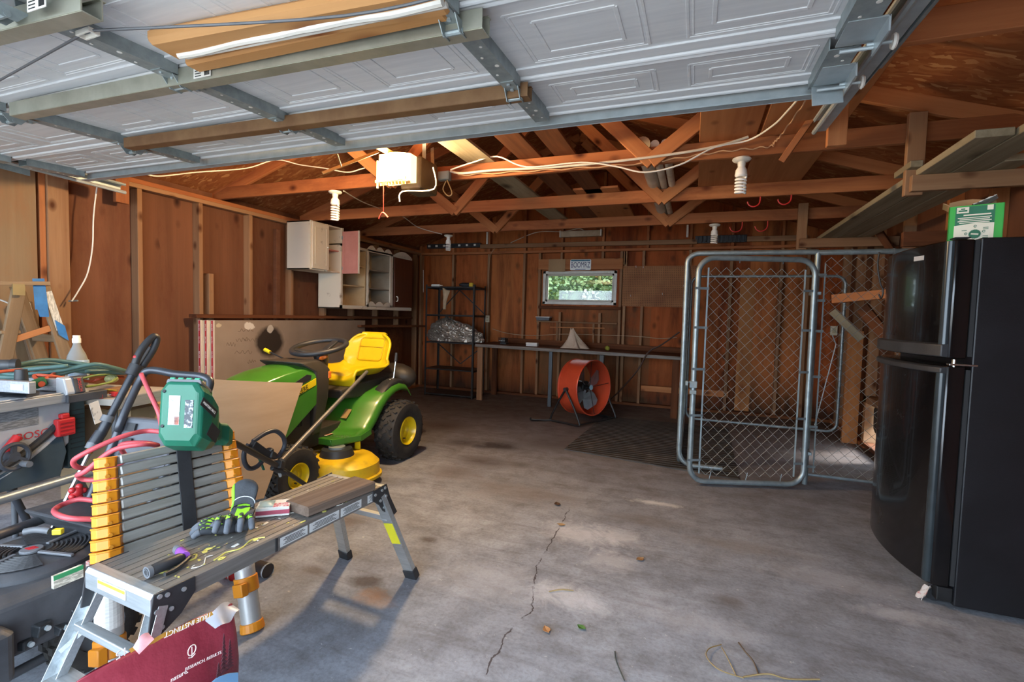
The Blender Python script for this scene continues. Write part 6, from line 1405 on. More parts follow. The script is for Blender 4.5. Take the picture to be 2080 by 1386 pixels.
stem([(1465, 1322, .01), (1475, 1345, .02), (1495, 1375, 0)], .002, 'thin dry stem crossing inside the loop'); stem([(1510, 1378, 0), (1560, 1376, .008), (1600, 1382, 0), (1665, 1383, 0)], .003, 'long straight dry stem running right from the loop'); stem([(1249, 1326, 0), (1252, 1350, .006), (1268, 1385, 0)], .0025, 'dark bent twig near the doorway, left of the loop', mat('3f4440', .8, name='grey_twig'), 'twig'); stem([(1115, 1204, 0), (1140, 1201, .003), (1165, 1202, 0)], .003, 'pale straw lying across the concrete by the white scuffs')
# ================================================================ pressure washer, trimmer, saw bench
HOSE = mat('c4545c', .45, 0, 'b4484f', 6, name='faded_red_hose'); WBLK = mat('34363a', .5, .1, '45474b', 8, bump=.1, name='dusty_black_machine')
pw = thing('pressure_washer', 'black petrol pressure washer with a slotted fan cover at the left edge', 'pressure washer', (-2.17, 1.02, 0))
o_ = pw.location.copy()
W_ = lambda x, y, z: V((x, y, z))-o_
rc = W_(-2.15, .97, .415)
b = B(); b.loft([[W_(x, y, z) for x, y in ((-2.44, .66), (-1.93, .66), (-1.90, 1.18), (-2.42, 1.22))] for z in (.19, .36)]+[[W_(x, y, .385) for x, y in ((-2.40, .70), (-1.97, .70), (-1.94, 1.14), (-2.38, 1.18))]])
b.obj('engine_body', WBLK, pw, bevel=.012)
b = B(); b.lathe([(.0, .0), (.19, 0), (.19, .012), (.165, .028), (.15, .028), (.0, .028)], T4(rc-V((0, 0, .03))), 40); fcov = b.obj('fan_cover', WBLK, pw, smooth=2)
b = B()
for k in range(9):
    r_ = .055+.0125*k
    for a0, a1 in ((15, 80), (105, 165), (190, 255), (280, 345)): b.tube([rc+V((r_*math.cos(R(a0+(a1-a0)*j/8)), r_*math.sin(R(a0+(a1-a0)*j/8)), .004)) for j in range(9)], .0042, 5)
b.obj('slots', BLACKP, fcov)
b = B()
for a in (0, 92, 180, 270): b.bar(rc+V((.045*math.cos(R(a)), .045*math.sin(R(a)), .007)), rc+V((.17*math.cos(R(a+12)), .17*math.sin(R(a+12)), .003)), .013, .008)
b.cyl(rc, rc+V((0, 0, .010)), .032, 24); b.obj('cover_ribs', mat('5a5d62', .5, .1, '6a6d72', 9, name='dusty_grey_cover'), fcov, bevel=.002)
b = B()
for k in range(3): b.bar(rc+V((-.015+.01*k, -.012, .0115)), rc+V((-.005+.01*k, .012, .0115)), .005, .002)
b.obj('maker_mark', INKR, fcov)
# fuel tank, red warning, label, pull handle
b = B(); b.loft([[W_(x, y, z) for x, y in ((-2.10, .60), (-1.85, .60), (-1.86, .80), (-2.1, .80))] for z in (.15, .30)]+[[W_(x, y, .325) for x, y in ((-2.08, .62), (-1.87, .62), (-1.88, .78), (-2.08, .78))]]); b.obj('fuel_tank', WBLK, pw, bevel=.02, seg=3)
B().box(W_(-1.853, .66, .30), (.006, .06, .012)).obj('red_switch', REDP, pw, bevel=.002)
la, lb_ = P(105, 1172, 'x', -1.91), P(162, 1160, 'x', -1.91)
lab = B().span(V((-1.913, la.y-.0, la.z-.04))-o_, V((-1.900, lb_.y+.005, lb_.z+.02))-o_).obj('safety_label', mat('cfcdbf', .6, 0, '9a988c', 45, stretch=(1, 1, 4), lo=.45, hi=.55, name='printed_label'), pw)
B().span(V((-1.901, la.y, lb_.z+.006))-o_, V((-1.899, lb_.y+.005, lb_.z+.021))-o_).obj('green_band', mat('2f8a58', .5, name='label_green'), lab)
B().span(V((-1.915, lb_.y+.02, lb_.z-.0))-o_, V((-1.90, lb_.y+.09, lb_.z+.022))-o_).obj('red_label', mat('9a4a48', .6, 0, 'b8aaa4', 50, lo=.45, hi=.55, name='label_red'), pw)
ph = P(75, 1080, 'x', -2.2)-o_; B().tube(spline([ph+V((-.035, -.02, .0)), ph+V((-.01, 0, .004)), ph+V((.02, .012, .003)), ph+V((.035, .02, 0))], 4), .012, 10).obj('pull_handle', GREYP, pw, smooth=2); B().box(P(118, 1080, 'x', -2.14)-o_, (.03, .02, .02), rotm(0, 0, 30)).obj('yellow_tab', mat('d8c82e', .5, name='tab_yellow'), pw, bevel=.003)
b = B()
for k, (x, y, z, d) in enumerate(((-1.925, .84, .22, .03), (-1.92, .88, .25, .04), (-1.92, .93, .22, .03), (-1.915, .98, .24, .035), (-1.915, 1.02, .21, .03))): B().box(W_(x, y, z), (.04, d, d), rotm(0, 12*k, 20)).obj('carburettor_part', mat('4a4e52', .4, .5, '2a2c2f', 20, name='oily_metal'), pw, bevel=.004); B().cyl(W_(x+.015, y+.01, z), W_(x+.03, y+.01, z), .008, 8).obj('bolt', GALV, pw)
B().tube([P(-15, 1092, 'x', -2.34)-o_, P(112, 1046, 'x', -2.42)-o_], .018, 10).obj('cross_tube', WBLK, pw, smooth=2)
# frame, axle, knobbly wheels
b = B()
for x in (-2.40, -2.0): b.tube(spline([W_(x, .58, .13), W_(x, .66, .10), W_(x, 1.0, .10), W_(x, 1.18, .14), W_(x, 1.24, .30), W_(x, 1.30, .45)], 5), .016, 10)
b.tube([W_(-2.40, .58, .13), W_(-2.0, .58, .13)], .016, 10); b.tube([W_(-2.45, 1.06, .13), W_(-1.94, 1.06, .13)], .012, 10); b.obj('frame', WBLK, pw, smooth=2)
for s_, x in ((1, -1.975), (-1, -2.44)):
    m4 = T4(W_(x, 1.06, .135), rotm(0, 90, 0)); b = B(); b.lathe([(.075, -.045), (.11, -.05), (.128, -.04), (.135, 0), (.128, .04), (.11, .05), (.075, .045)], m4, 32)
    for k in range(20):
        for u in (-.028, 0, .028):
            a = 2*PI*(k+(.5 if u == 0 else 0))/20; p = m4 @ V((.134*math.cos(a), .134*math.sin(a), u)); d = m4.to_3x3() @ V((math.cos(a), math.sin(a), 0)); b.box(p, (.014, .024, .026), frame(d, m4.to_3x3() @ V((0, 0, 1))) @ M(((1, 0, 0), (0, 0, 1), (0, -1, 0))))
    wt = b.obj('wheel', TIRE, pw, smooth=2); B().lathe([(0, s_*.02), (.03, s_*.03), (.035, s_*.02), (.075, s_*.03), (.08, s_*.045)], m4, 24).obj('rim', GREYP, wt, smooth=2)
# handle: two legs and a U-shaped top
tl2, tr2 = W_(-2.33, 1.46, .985), W_(-2.0, 1.53, .965); ll, lr = W_(-2.34, 1.24, .46), W_(-2.02, 1.27, .46)
mid = lambda a, c, t: a+(c-a)*t
B().tube(spline([ll, mid(ll, tl2, .25), mid(ll, tl2, .52), mid(ll, tl2, .60)+V((.02, -.02, 0)), mid(ll, tl2, .93), tl2+V((.03, .01, .012)), mid(tl2, tr2, .5)+V((0, 0, .012)), tr2+V((-.03, .0, .012)), mid(lr, tr2, .95)+V((.01, 0, -.01)), mid(lr, tr2, .60), mid(lr, tr2, .50), mid(lr, tr2, .25), lr], 7), .0165, 12).obj('handle', mat('3b3e44', .35, .5, '4a4d53', 8, name='black_steel_tube'), pw, smooth=2)
kp = P(157, 1000, 'x', -2.36)-o_; b = B()
for k in range(5): b.ball(kp+V((.0, .022*math.cos(2*PI*k/5), .022*math.sin(2*PI*k/5))), .013, 6)
b.ball(kp, .022, 6, (.8, 1, 1)); b.obj('wing_knob', REDP, pw, smooth=True)
# instrument panel between the legs
pc0, pc1 = P(212, 925, 'x', -2.36)-o_, P(258, 860, 'x', -2.36)-o_
pn = B(); pn.loft([[W_(-2.34, 1.32, .60), W_(-2.34, 1.38, .80), W_(-2.04, 1.41, .80), W_(-2.04, 1.35, .60)], [W_(-2.34, 1.40, .58), W_(-2.34, 1.47, .78), W_(-2.04, 1.50, .78), W_(-2.04, 1.43, .58)]])
po = pn.obj('control_panel', mat('4a4d54', .5, 0, '585b62', 8, name='slate_plastic'), pw, bevel=.015, seg=3)
b = B(); 
for z in (.64, .70, .76): b.box(W_(-2.27, 1.322+.3*(z-.60), z), (.055, .006, .035), rotm(-17, 0, 0))
b.obj('pictograms', BLACKP, po)
# hose tray
b = B(); b.loft([[W_(x, y, .40) for x, y in ((-2.42, 1.13), (-2.02, 1.13), (-2.02, 1.26), (-2.42, 1.26))], [W_(x, y, .47) for x, y in ((-2.46, 1.08), (-1.99, 1.10), (-1.99, 1.27), (-2.46, 1.27))]]); b.obj('hose_tray', WBLK, pw, bevel=.01)
# red hose: separate thing, looped round handle and tray
H = lambda x, y, xx: P(x, y, 'x', xx)
hp = [H(287, 760, -2.30), H(305, 800, -2.2), H(322, 838, -2.12), H(330, 870, -2.1), H(352, 905, -2.0), H(338, 882, -2.02), H(300, 876, -2.1), H(255, 885, -2.1), H(205, 905, -2.12), H(165, 925, -2.15), H(149, 938, -2.18), H(160, 950, -2.2), H(205, 952, -2.25), H(255, 935, -2.2), H(245, 905, -2.12), H(290, 900, -2.05), H(320, 905, -2.0), H(290, 903, -1.98), H(230, 915, -2.05), H(175, 957, -2.1), H(158, 966, -2.15), H(175, 975, -2.15), H(215, 973, -2.08), H(235, 960, -2.0), H(215, 1015, -2.15), H(160, 1015, -2.25), H(118, 1030, -2.25), H(112, 1042, -2.12), H(140, 1053, -2.02), H(195, 1055, -1.98), H(225, 1053, -1.97)]
tag(B().tube(spline(hp, 8), .0095, 10).obj('pressure_hose', HOSE, smooth=True), 'faded red pressure hose looped over the pressure washer', 'hose')
h2 = [H(270, 862, -2.42), H(300, 850, -2.35), H(330, 870, -2.25), H(345, 905, -2.2), H(350, 930, -2.15)]
# spray gun
sg = thing('spray_gun', 'black pressure washer wand with a loop handle standing against the washer handle', 'spray gun', H(265, 775, -2.42))
so_ = sg.location.copy(); G = lambda x, y: P(x, y, 'x', -2.42)-so_
b = B(); b.tube([G(222, 850), G(272, 755)], .0155, 12); b.tube([G(203, 885), G(222, 850)], .020, 12); b.tube([G(190, 902), G(206, 878)], .023, 12); b.obj('lance', mat('2e3137', .35, .2, '3a3d43', 8, name='black_lance'), sg, smooth=2)
b = B(); b.tube([G(267, 763), G(278, 742)], .028, 12); b.tube(spline([G(274, 745), G(281, 722), G(295, 700), G(312, 684), G(318, 690), G(310, 712), G(295, 735), G(284, 752)], 6, True), .016, 10, closed=True); b.obj('grip', BLACKP, sg, smooth=2)
B().tube(spline([G(279, 742), G(292, 722), G(303, 705)], 5), .009, 8).obj('trigger', GREYP, sg, smooth=2); B().ball(G(276, 726), .012, 6).obj('safety_catch', REDP, sg, smooth=True)
b = B(); b.cyl(G(190, 900), G(184, 912), .022, 12); b.obj('collar', GREYP, sg, smooth=2); B().cyl(G(184, 912), G(180, 922), .012, 10).obj('brass_nozzle', mat('c2a55a', .3, .8, name='brass'), sg, smooth=2)
B().cyl(G(182, 918), G(100, 1085), .009, 10).obj('wand', CHR, sg, smooth=2)
B().cyl(G(266, 762), G(287, 760), .014, 12).obj('hose_fitting', GREYP, sg, smooth=2)
B().cyl(G(215, 857), G(221, 845), .024, 12).obj('strap_ring', GREYP, sg, smooth=2)

# ---- string trimmer resting on the ladder
TG = mat('186650', .4, 0, '155a44', 5, name='tool_green'); 
tm = thing('string_trimmer', 'green electric string trimmer with a black loop handle lying across the ladder top', 'trimmer', P(395, 850, 'x', -1.76))
to = tm.location.copy(); ca, cb = P(390, 853, 'x', -1.75), P(565, 948, 'x', -2.0)
ax_ = (cb-ca).normalized(); f3 = frame(ax_, V((0, 0, 1))); m0 = T4(ca-to, f3)   # x along the shaft
hx = V((ax_.x, ax_.y, 0)).normalized(); hy = V((-hx.y, hx.x, 0)); uz_ = (V((0, 0, 1))+hx*.10).normalized()
m0 = T4(ca-to) @ M(((ax_.x, hy.x, uz_.x, 0), (ax_.y, hy.y, uz_.y, 0), (ax_.z, hy.z, uz_.z, 0), (0, 0, 0, 1)))
S_ = lambda x, y, z: m0 @ V((x, y, z))
def sec(x, w, h, ch=.3, n=8):
    a = w*(1-ch); c = h*(1-ch); return [S_(x, y, z) for y, z in ((-w, -c), (-w, c), (-a, h), (a, h), (w, c), (w, -c), (a, -h), (-a, -h))]
b = B(); b.loft([sec(-.085, .062, .10), sec(-.07, .078, .118), sec(-.01, .080, .118), sec(.05, .070, .095), sec(.10, .048, .066), sec(.135, .030, .042)]); hb = b.obj('motor_housing', TG, tm, bevel=.006, seg=2)
b = B(); b.loft([sec(.125, .036, .042), sec(.155, .034, .036), sec(.19, .045, .045), sec(.235, .038, .038), sec(.25, .022, .022)]); b.obj('front_housing', TG, tm, bevel=.005)
def face_label(y0, y1, z0, z1, m, nm, par): return B().prism([(y0, z0), (y1, z0), (y1, z1), (y0, z1)], .0015, m0 @ M(((0, 0, 1, -.0868), (1, 0, 0, 0), (0, 1, 0, 0), (0, 0, 0, 1)))).obj(nm, m, par)
# the broad side that faces the doorway carries the badge
yside = -1
sd = lambda x, z, off=.0: S_(x, yside*(.0805+off), z)
d0 = (S_(1, 0, 0)-S_(0, 0, 0)); nrm = (S_(0, yside, 0)-S_(0, 0, 0)); fz3 = M((d0, nrm.cross(d0), nrm)).transposed(); fz3 = frame(d0, nrm) @ M(((1, 0, 0), (0, -1, 0), (0, 0, 1))) if False else M((d0.normalized(), nrm.normalized().cross(d0.normalized()), nrm.normalized())).transposed()
def side_plate(x, z, w, h, m, nm, par, ang=0): 
    o = B().box((0, 0, 0), (w, h, .002)).obj(nm, m, par); o.matrix_local = T4(sd(x, z), fz3 @ rotm(0, 0, ang)); return o
p1_ = side_plate(-.035, .035, .11, .03, BLACKP, 'badge', tm, -8); text('MASTERFORCE', tm, INKW, sd(-.035, .035, .0015), fz3 @ rotm(0, 0, -8), .0135)
side_plate(.005, -.045, .07, .05, BLACKP, 'vent', tm, -12)
l1 = face_label(-.052, -.022, -.055, .045, mat('3a4148', .5, 0, 'aab0b4', 60, lo=.5, hi=.6, name='rating_label'), 'rating_label', hb); l2 = face_label(-.004, .036, -.045, .06, mat('cfd3d2', .5, 0, '8c9494', 60, lo=.5, hi=.6, name='warning_print'), 'warning_label', hb)
face_label(-.003, .014, -.044, -.015, mat('d0603c', .5, name='label_orange'), 'orange_patch', hb)
b = B()
for y, z in ((.055, .075), (.055, -.05)): b.cyl(S_(-.083, y, z), S_(-.088, y, z), .006, 10)
b.obj('screws', BLACKP, hb)
b = B(); b.loft([[S_(-.065, y, z) for y, z in ((-.065, .112), (-.06, .128), (.06, .128), (.065, .112))], [S_(.02, y, z) for y, z in ((-.06, .105), (-.055, .122), (.055, .122), (.06, .105))]]); b.obj('top_band', GREYP, tm, bevel=.003)
b = B()
for k in range(4): b.box(S_(-.05, -.045+.03*k, .131), (.022, .02, .010), f3)
b.obj('battery_teeth', mat('3fa07c', .4, name='light_green'), tm, bevel=.003)
tend = P(655, 1008, 'x', -2.08)
B().cyl(S_(.24, 0, 0), cb-to, .0135, 12).cyl(cb-to, tend-to, .012, 12).obj('shaft', mat('2b2826', .4, .3, '353130', 8, name='black_shaft'), tm, smooth=2)
D_ = lambda x, y: P(x, y, 'x', -2.0)-to
B().tube(spline([D_(514, 897), D_(540, 880), D_(560, 876), D_(575, 888), D_(578, 906), D_(568, 924), D_(556, 930)], 6), .0115, 10).tube(spline([D_(505, 903), D_(496, 920), D_(497, 940), D_(507, 952), D_(522, 948), D_(533, 936), D_(535, 926)], 6), .0115, 10).obj('loop_handle', mat('2c3038', .45, 0, '3a3f48', 8, name='rubber_grip'), tm, smooth=2)
b = B(); b.bar(D_(512, 902), D_(548, 928), .035, .035); b.box(D_(550, 925), (.05, .04, .035), f3); b.ball(D_(548, 915), .02, 6, (1.2, .8, .7)); b.box(D_(566, 945), (.05, .05, .04), f3); b.cyl(D_(552, 950), D_(580, 962), .014, 10); b.obj('handle_clamp', BLACKP, tm, bevel=.005)
B().bar(D_(525, 928), D_(536, 955), .014, .008).obj('lock_lever', TG, tm, bevel=.003)
B().cyl(D_(566, 955), D_(570, 968), .008, 10).obj('clamp_bolt', GALV, tm)
pt0, pt1 = P(573, 936, 'x', -2.04), P(745, 756, 'x', -2.28)
tag(B().cyl(pt0, pt1, .0135, 14).obj('metal_pole', mat('5a5753', .45, .3, '6a6762', 6, name='grey_pole'), smooth=2), 'long grey metal pole slanting across the mower from the trimmer clamp to the seat', 'pole')

# ---- table saw on its stand
ts = thing('table_saw', 'grey and black jobsite table saw on a tube stand at the left edge', 'table saw', (-2.84, 1.27, 0), rotm(0, 0, 10))
SGRY = mat('8f9296', .5, .1, '9fa2a6', 6, name='saw_grey_plastic'); SALU = mat('a9aeb4', .35, .6, 'bcc0c5', 8, stretch=(12, .6, 12), name='saw_table_aluminium'); SDK = mat('2d3036', .5, 0, '3a3d44', 8, name='saw_dark_plastic')
inv = ts.rotation_euler.to_matrix().to_4x4(); mts = (T4(ts.location) @ inv).inverted()
TS = lambda x, y, ax, v: mts @ P(x, y, ax, v)
zt_ = .855
def TSP(x, y, off=-.009):
    o = mts @ CAM; d = mts.to_3x3() @ (P(x, y, 'y', 2.0)-CAM); return o+d*((off-o.x)/d.x)
B().span((-.62, -.50, zt_-.03), (-.0, .20, zt_)).obj('table', SALU, ts, bevel=.004)
b = B()
for x in (-.12, -.42): b.span((x, -.5, zt_-.001), (x+.02, .2, zt_+.0008))
b.obj('mitre_slots', SDK, ts)
b = B(); b.span((0, -.55, zt_-.045), (.028, .26, zt_-.004)); b.span((0.004, -.55, zt_-.002), (.02, .26, zt_+.004)); b.obj('front_rail', SALU, ts, bevel=.002)
B().span((-.005, .15, zt_-.05), (.045, .34, zt_-.008)).obj('rail_end_block', SDK, ts, bevel=.004)
b = B(); b.prism([(-.40, .48), (.06, .48), (.19, .60), (.20, zt_-.045), (-.50, zt_-.045), (-.50, .48)], .02, M(((0, 0, 1, -.03), (1, 0, 0, 0), (0, 1, 0, 0), (0, 0, 0, 1)))); fp = b.obj('front_panel', SGRY, ts, bevel=.004)
b = B(); b.span((-.58, -.48, .46), (-.04, .19, zt_-.03)); b.obj('housing', SDK, ts, bevel=.01)
B().span((-.50, .205, .46), (-.035, .29, zt_-.05)).obj('side_housing', mat('2a3a3c', .55, 0, '334446', 8, name='dark_teal_plastic'), ts, bevel=.006)
b = B()
for k in range(9): b.box((-.034, .25, .56+.024*k), (.004, .065, .005))
b.obj('side_vents', BLACKP, ts)
B().span((-.011, -.46, .715), (-.0085, -.14, zt_-.055)).span((-.011, -.12, .72), (-.0085, .06, zt_-.055)).obj('instruction_print', mat('7a7d80', .5, 0, '5a5c5f', 40, stretch=(1, .8, 6), lo=.45, hi=.55, name='saw_instructions'), fp)
tp = TSP(76, 882); text('BOSCH', fp, mat('a8323a', .5, name='saw_red_lettering'), (-.0085, tp.y, tp.z), rotm(90, 0, 90), .048, sx=1.1)
b = B(); cen = V((-.009, -.12, .72))
pts = [V((-.0085, -.30+.45*u, .475+.19*u**2.0)) for u in [k/14 for k in range(15)]]; b.tube(pts, .012, 8); b.obj('bevel_scale', mat('a9abad', .4, .3, name='pale_scale'), fp)
pts = [V((-.0085, -.20+.33*u, .535+.16*u**1.8)) for u in [k/14 for k in range(15)]]; B().tube(pts, .017, 8).obj('bevel_slot', BLACKP, fp)
rs = TSP(126, 862); b = B(); b.span((-.01, rs.y-.04, rs.z-.055), (.022, rs.y+.04, rs.z+.03)); b.span((-.01, rs.y-.018, rs.z+.03), (.018, rs.y+.018, rs.z+.055))
rso = b.obj('switch_paddle', REDP, ts, bevel=.006); b = B()
for k in range(4): b.box((.023, rs.y, rs.z-.045+.018*k), (.003, .06, .006))
b.obj('paddle_ribs', mat('8a1f26', .4, name='dark_red'), rso)
wc = TSP(18, 927, .02); b = B(); b.tube([wc+V((.03, -.0+.055*math.cos(2*PI*k/28), .055*math.sin(2*PI*k/28))) for k in range(28)], .010, 8, closed=True)
for a in (90, 210, 330): b.bar(wc+V((.025, 0, 0)), wc+V((.03, -.0+.05*math.cos(R(a)), .05*math.sin(R(a)))), .018, .012)
b.cyl(wc+V((-.03, 0, 0)), wc+V((.035, 0, 0)), .022, 14); hw_ = b.obj('height_wheel', SDK, ts, smooth=2)
B().cyl(wc+V((.03, .030, -.040)), wc+V((.07, .030, -.040)), .014, 14).obj('crank_knob', GREYP, hw_, smooth=2)
lv = TSP(18, 900); B().tube(spline([lv+V((0, -.03, -.05)), lv+V((.02, -.01, -.01)), lv+V((.02, .02, .025))], 4), .018, 10).obj('bevel_lever', REDP, ts, smooth=2)
b = B(); b.prism([(-.50, .45), (.14, .45), (.17, .56), (.15, .665), (.05, .59), (-.1, .525), (-.3, .478), (-.50, .465)], .012, M(((0, 0, 1, -.0095), (1, 0, 0, 0), (0, 1, 0, 0), (0, 0, 0, 1)))); b.obj('lower_shroud', mat('2c3a44', .5, 0, '38464f', 8, name='dark_blue_grey_plastic'), fp, bevel=.003)
# rip fence
b = B(); b.span((-.58, .16, zt_+.004), (-.0, .205, zt_+.062)); b.span((-.58, .156, zt_+.02), (0, .209, zt_+.03)); fe = b.obj('rip_fence', SALU, ts, bevel=.002)
b = B(); b.prism([(-.03, zt_-.015), (.03, zt_-.02), (.04, zt_+.0), (.02, zt_+.07), (-.03, zt_+.075)], .075, M(((1, 0, 0, 0), (0, 0, -1, .225), (0, 1, 0, 0), (0, 0, 0, 1)))); b.obj('fence_head', mat('b9bdc2', .4, .2, name='fence_head_grey'), fe, bevel=.006)
b = B(); b.prism([(.028, zt_-.014), (.044, zt_-.004), (.026, zt_+.072), (.005, zt_+.078), (.0, zt_+.07)], .05, M(((1, 0, 0, 0), (0, 0, -1, .235), (0, 1, 0, 0), (0, 0, 0, 1)))); fl_ = b.obj('fence_grip', SDK, fe, bevel=.005)
text('BOSCH', fe, INKR, (.0385, .21, zt_+.034), rotm(90, 0, 90) @ rotm(-13, 0, 0) @ rotm(0, 0, -90), .021)
# stand
b = B(); 
for z in (.42,): b.tube([V((.0, -.60, z)), V((0, .35, z))], .022, 12)
b.tube([V((-.5, -.55, .42)), V((-.5, .30, .42))], .022, 12); b.obj('stand_rail', mat('7d868e', .4, .5, '8d969e', 8, name='blue_grey_tube'), ts, smooth=2)
for x in (.0, -.5):
    for y, y2 in ((-.45, -.62), (.22, .36)): B().tube([V((x, y, .42)), V((x, y2, .02))], .018, 10).obj('leg', SDK, ts, smooth=2)
# grey sliding tool lying on the saw
gt2 = thing('mitre_gauge', 'grey mitre gauge with a black knob lying on the table saw', 'mitre gauge', P(18, 806, 'z', zt_+.003), rotm(0, 0, 10))
b = B(); b.lathe([(0, 0), (.10, 0), (.10, .014), (.03, .018), (0, .018)], None, 24, PI); b.obj('protractor', SDK, gt2, smooth=2); B().span((-.17, -.01, .02), (.13, .02, .075)).obj('face_bar', SALU, gt2, bevel=.004); B().cyl((0, .05, .018), (0, .05, .055), .012, 10).cyl((0, .05, .055), (.0, .05, .12), .026, 14, .022).obj('knob', BLACKP, gt2, smooth=2); B().span((.03, -.013, .035), (.10, -.009, .062)).obj('scale_label', mat('cfd2d4', .4, .2, name='scale_label'), gt2)
# power tool with a round black end
dg = thing('die_grinder', 'dark cylindrical power tool lying behind the mitre gauge', 'power tool', P(2, 742, 'x', -3.25)); B().cyl((-.12, -.12, -.0), (.03, .03, 0), .028, 18).obj('body', mat('3d3f42', .5, .2, '4c4e51', 8, name='tool_dark_grey'), dg, smooth=2); B().cyl((.028, .028, 0), (.046, .046, 0), .031, 18).obj('end_ring', BLACKP, dg, smooth=2)
# ---- pale side table with clutter
s2 = thing('folding_table', 'pale narrow table with a metal edge behind the pressure washer', 'table', (-2.84, 1.80, 0), rotm(0, 0, 14))
B().span((-.72, -.20, .765), (0, .22, .80)).obj('table_top', mat('b9b2a8', .55, .1, 'a39c92', 5, name='worn_pale_top'), s2, bevel=.003); B().span((0, -.205, .745), (.018, .225, .805)).obj('edge_strip', SALU, s2, bevel=.002)
for x in (-.66, -.04):
    for y in (-.16, .18): B().tube([V((x, y, .765)), V((x, y, 0))], .014, 10).obj('leg', GREYP, s2, smooth=2)
for k, (x0, y0, z0, sz, c, rz, lb) in enumerate(((-3.17, 1.86, 0, (.42, .36, .36), 'a8906f', 12, 'lower brown cardboard carton under the pale table'), (-3.15, 1.88, .361, (.36, .34, .34), 'b09877', 16, 'upper brown cardboard carton with green print under the pale table'))):
    cb_ = thing('cardboard_carton', lb, 'carton', (x0, y0, z0), rotm(0, 0, rz), 'cartons under the pale table'); B().span((-sz[0]/2, -sz[1]/2, 0), (sz[0]/2, sz[1]/2, sz[2])).obj('carton_body', mat(c, .85, 0, '9c8464', 3, name='carton_brown%d' % k), cb_, bevel=.003); B().span((-.03, -sz[1]/2-.001, sz[2]-.002), (.03, sz[1]/2+.001, sz[2]+.001)).obj('packing_tape', mat('b89a6a', .3, name='tape_brown'), cb_)
    b = B()
    for j in range(4): b.box((sz[0]/2+.0012, .06, .12+.022*j), (.001, .07, .009))
    b.obj('green_print', mat('5c7358', .7, name='print_green'), cb_)
dz_ = .802
yb_ = thing('tape_measure_strip', 'yellow folding rule lying on the pale table', 'rule', (-2.98, 1.52, dz_+.012)); yb_.name = 'folding_rule'
B().bar((0, 0, 0), (.05, .13, .02), .02, .004).bar((.05, .13, .02), (-.0, .2, .004), .02, .004).obj('rule_blades', mat('c9c03a', .5, name='rule_yellow'), yb_); B().box((0, -.005, 0), (.024, .02, .008)).obj('end_clip', GALV, yb_)
q = V((-3.0, 1.72, dz_+.014)); tag(B().box((0, 0, 0), (.06, .16, .022), rotm(0, 0, 20)).obj('wood_offcut', STUD, loc=q, bevel=.002), 'small wooden offcut lying on the pale table', 'wood offcut')
sc3 = thing('clamp', 'red quick clamp lying on the front edge of the pale table', 'clamp', (-2.88, 1.62, dz_+.012)); B().bar((0, -.05, 0), (0, .10, 0), .010, .006).obj('bar', GALV, sc3); B().span((-.012, -.05, -.010), (.03, -.03, .012)).span((-.012, .02, -.01), (.03, .045, .012)).obj('jaws', REDP, sc3, bevel=.003)
# cords: dark green coil, orange cord with a green plug
GC = mat('3f5f5c', .5, 0, '4f716e', 6, name='dark_green_cord'); OC = mat('c4583a', .5, 0, 'b54e32', 6, name='orange_cord')
cc = V((-3.22, 1.62, .92)); pts = []
for k in range(3):
    for j in range(14):
        a = 2*PI*j/14; pts.append(cc+V((.17*math.cos(a)*(1+.1*k)+.02*k, (.30-.03*k)*math.sin(a), .008+.016*k+.012*math.sin(2*a+k)-.05*(math.sin(a) > .2)*math.sin(a))))
tag(B().tube(spline(pts, 4), .011, 8).obj('coiled_cable', GC, smooth=True), 'coiled dark green cable lying across the saw and pale table', 'cable')
oc = [P(-10, 757, 'x', -3.05), P(40, 752, 'x', -3.1), P(75, 758, 'x', -3.1), P(110, 757, 'x', -3.05), P(95, 768, 'x', -3.0), P(82, 774, 'x', -2.98), P(70, 763, 'x', -3.05), P(110, 765, 'x', -3.0), P(180, 775, 'x', -3.1), P(205, 770, 'x', -3.1), P(250, 767, 'x', -3.2)]
tag(B().tube(spline(oc, 7), .008, 8).obj('extension_cord', OC, smooth=True), 'orange extension cord trailing over the table saw fence', 'cord')
pg = thing('cord_plug', 'green cord socket hanging over the saw fence', 'plug', P(80, 778, 'x', -2.96)); B().box((0, 0, 0), (.03, .05, .045), rotm(20, 0, 0)).obj('shell', mat('2f6b45', .5, name='plug_green'), pg, bevel=.008, seg=3); B().cyl((.012, 0, -.005), (.02, 0, -.005), .014, 12).obj('socket_face', OC, pg)
gc2 = [P(165, 770, 'x', -3.1), P(200, 762, 'x', -3.1), P(235, 764, 'x', -3.1), P(228, 775, 'x', -3.0), P(200, 782, 'x', -2.98), P(175, 786, 'x', -2.95)]
tag(B().tube(spline(gc2, 6), .006, 8).obj('green_twine', mat('7c8f4a', .6, name='lime_cord'), smooth=True), 'thin yellow-green cord curled on the pale table', 'cord')
tag(B().ball(P(226, 770, 'x', -3.08), .03, 7, (1.1, 1.1, .8)).obj('twine_ball', mat('b9b089', .9, 0, '8f9a5c', 18, bump=1, name='twine'), smooth=True), 'small pale ball of twine at the end of the pale table', 'twine')
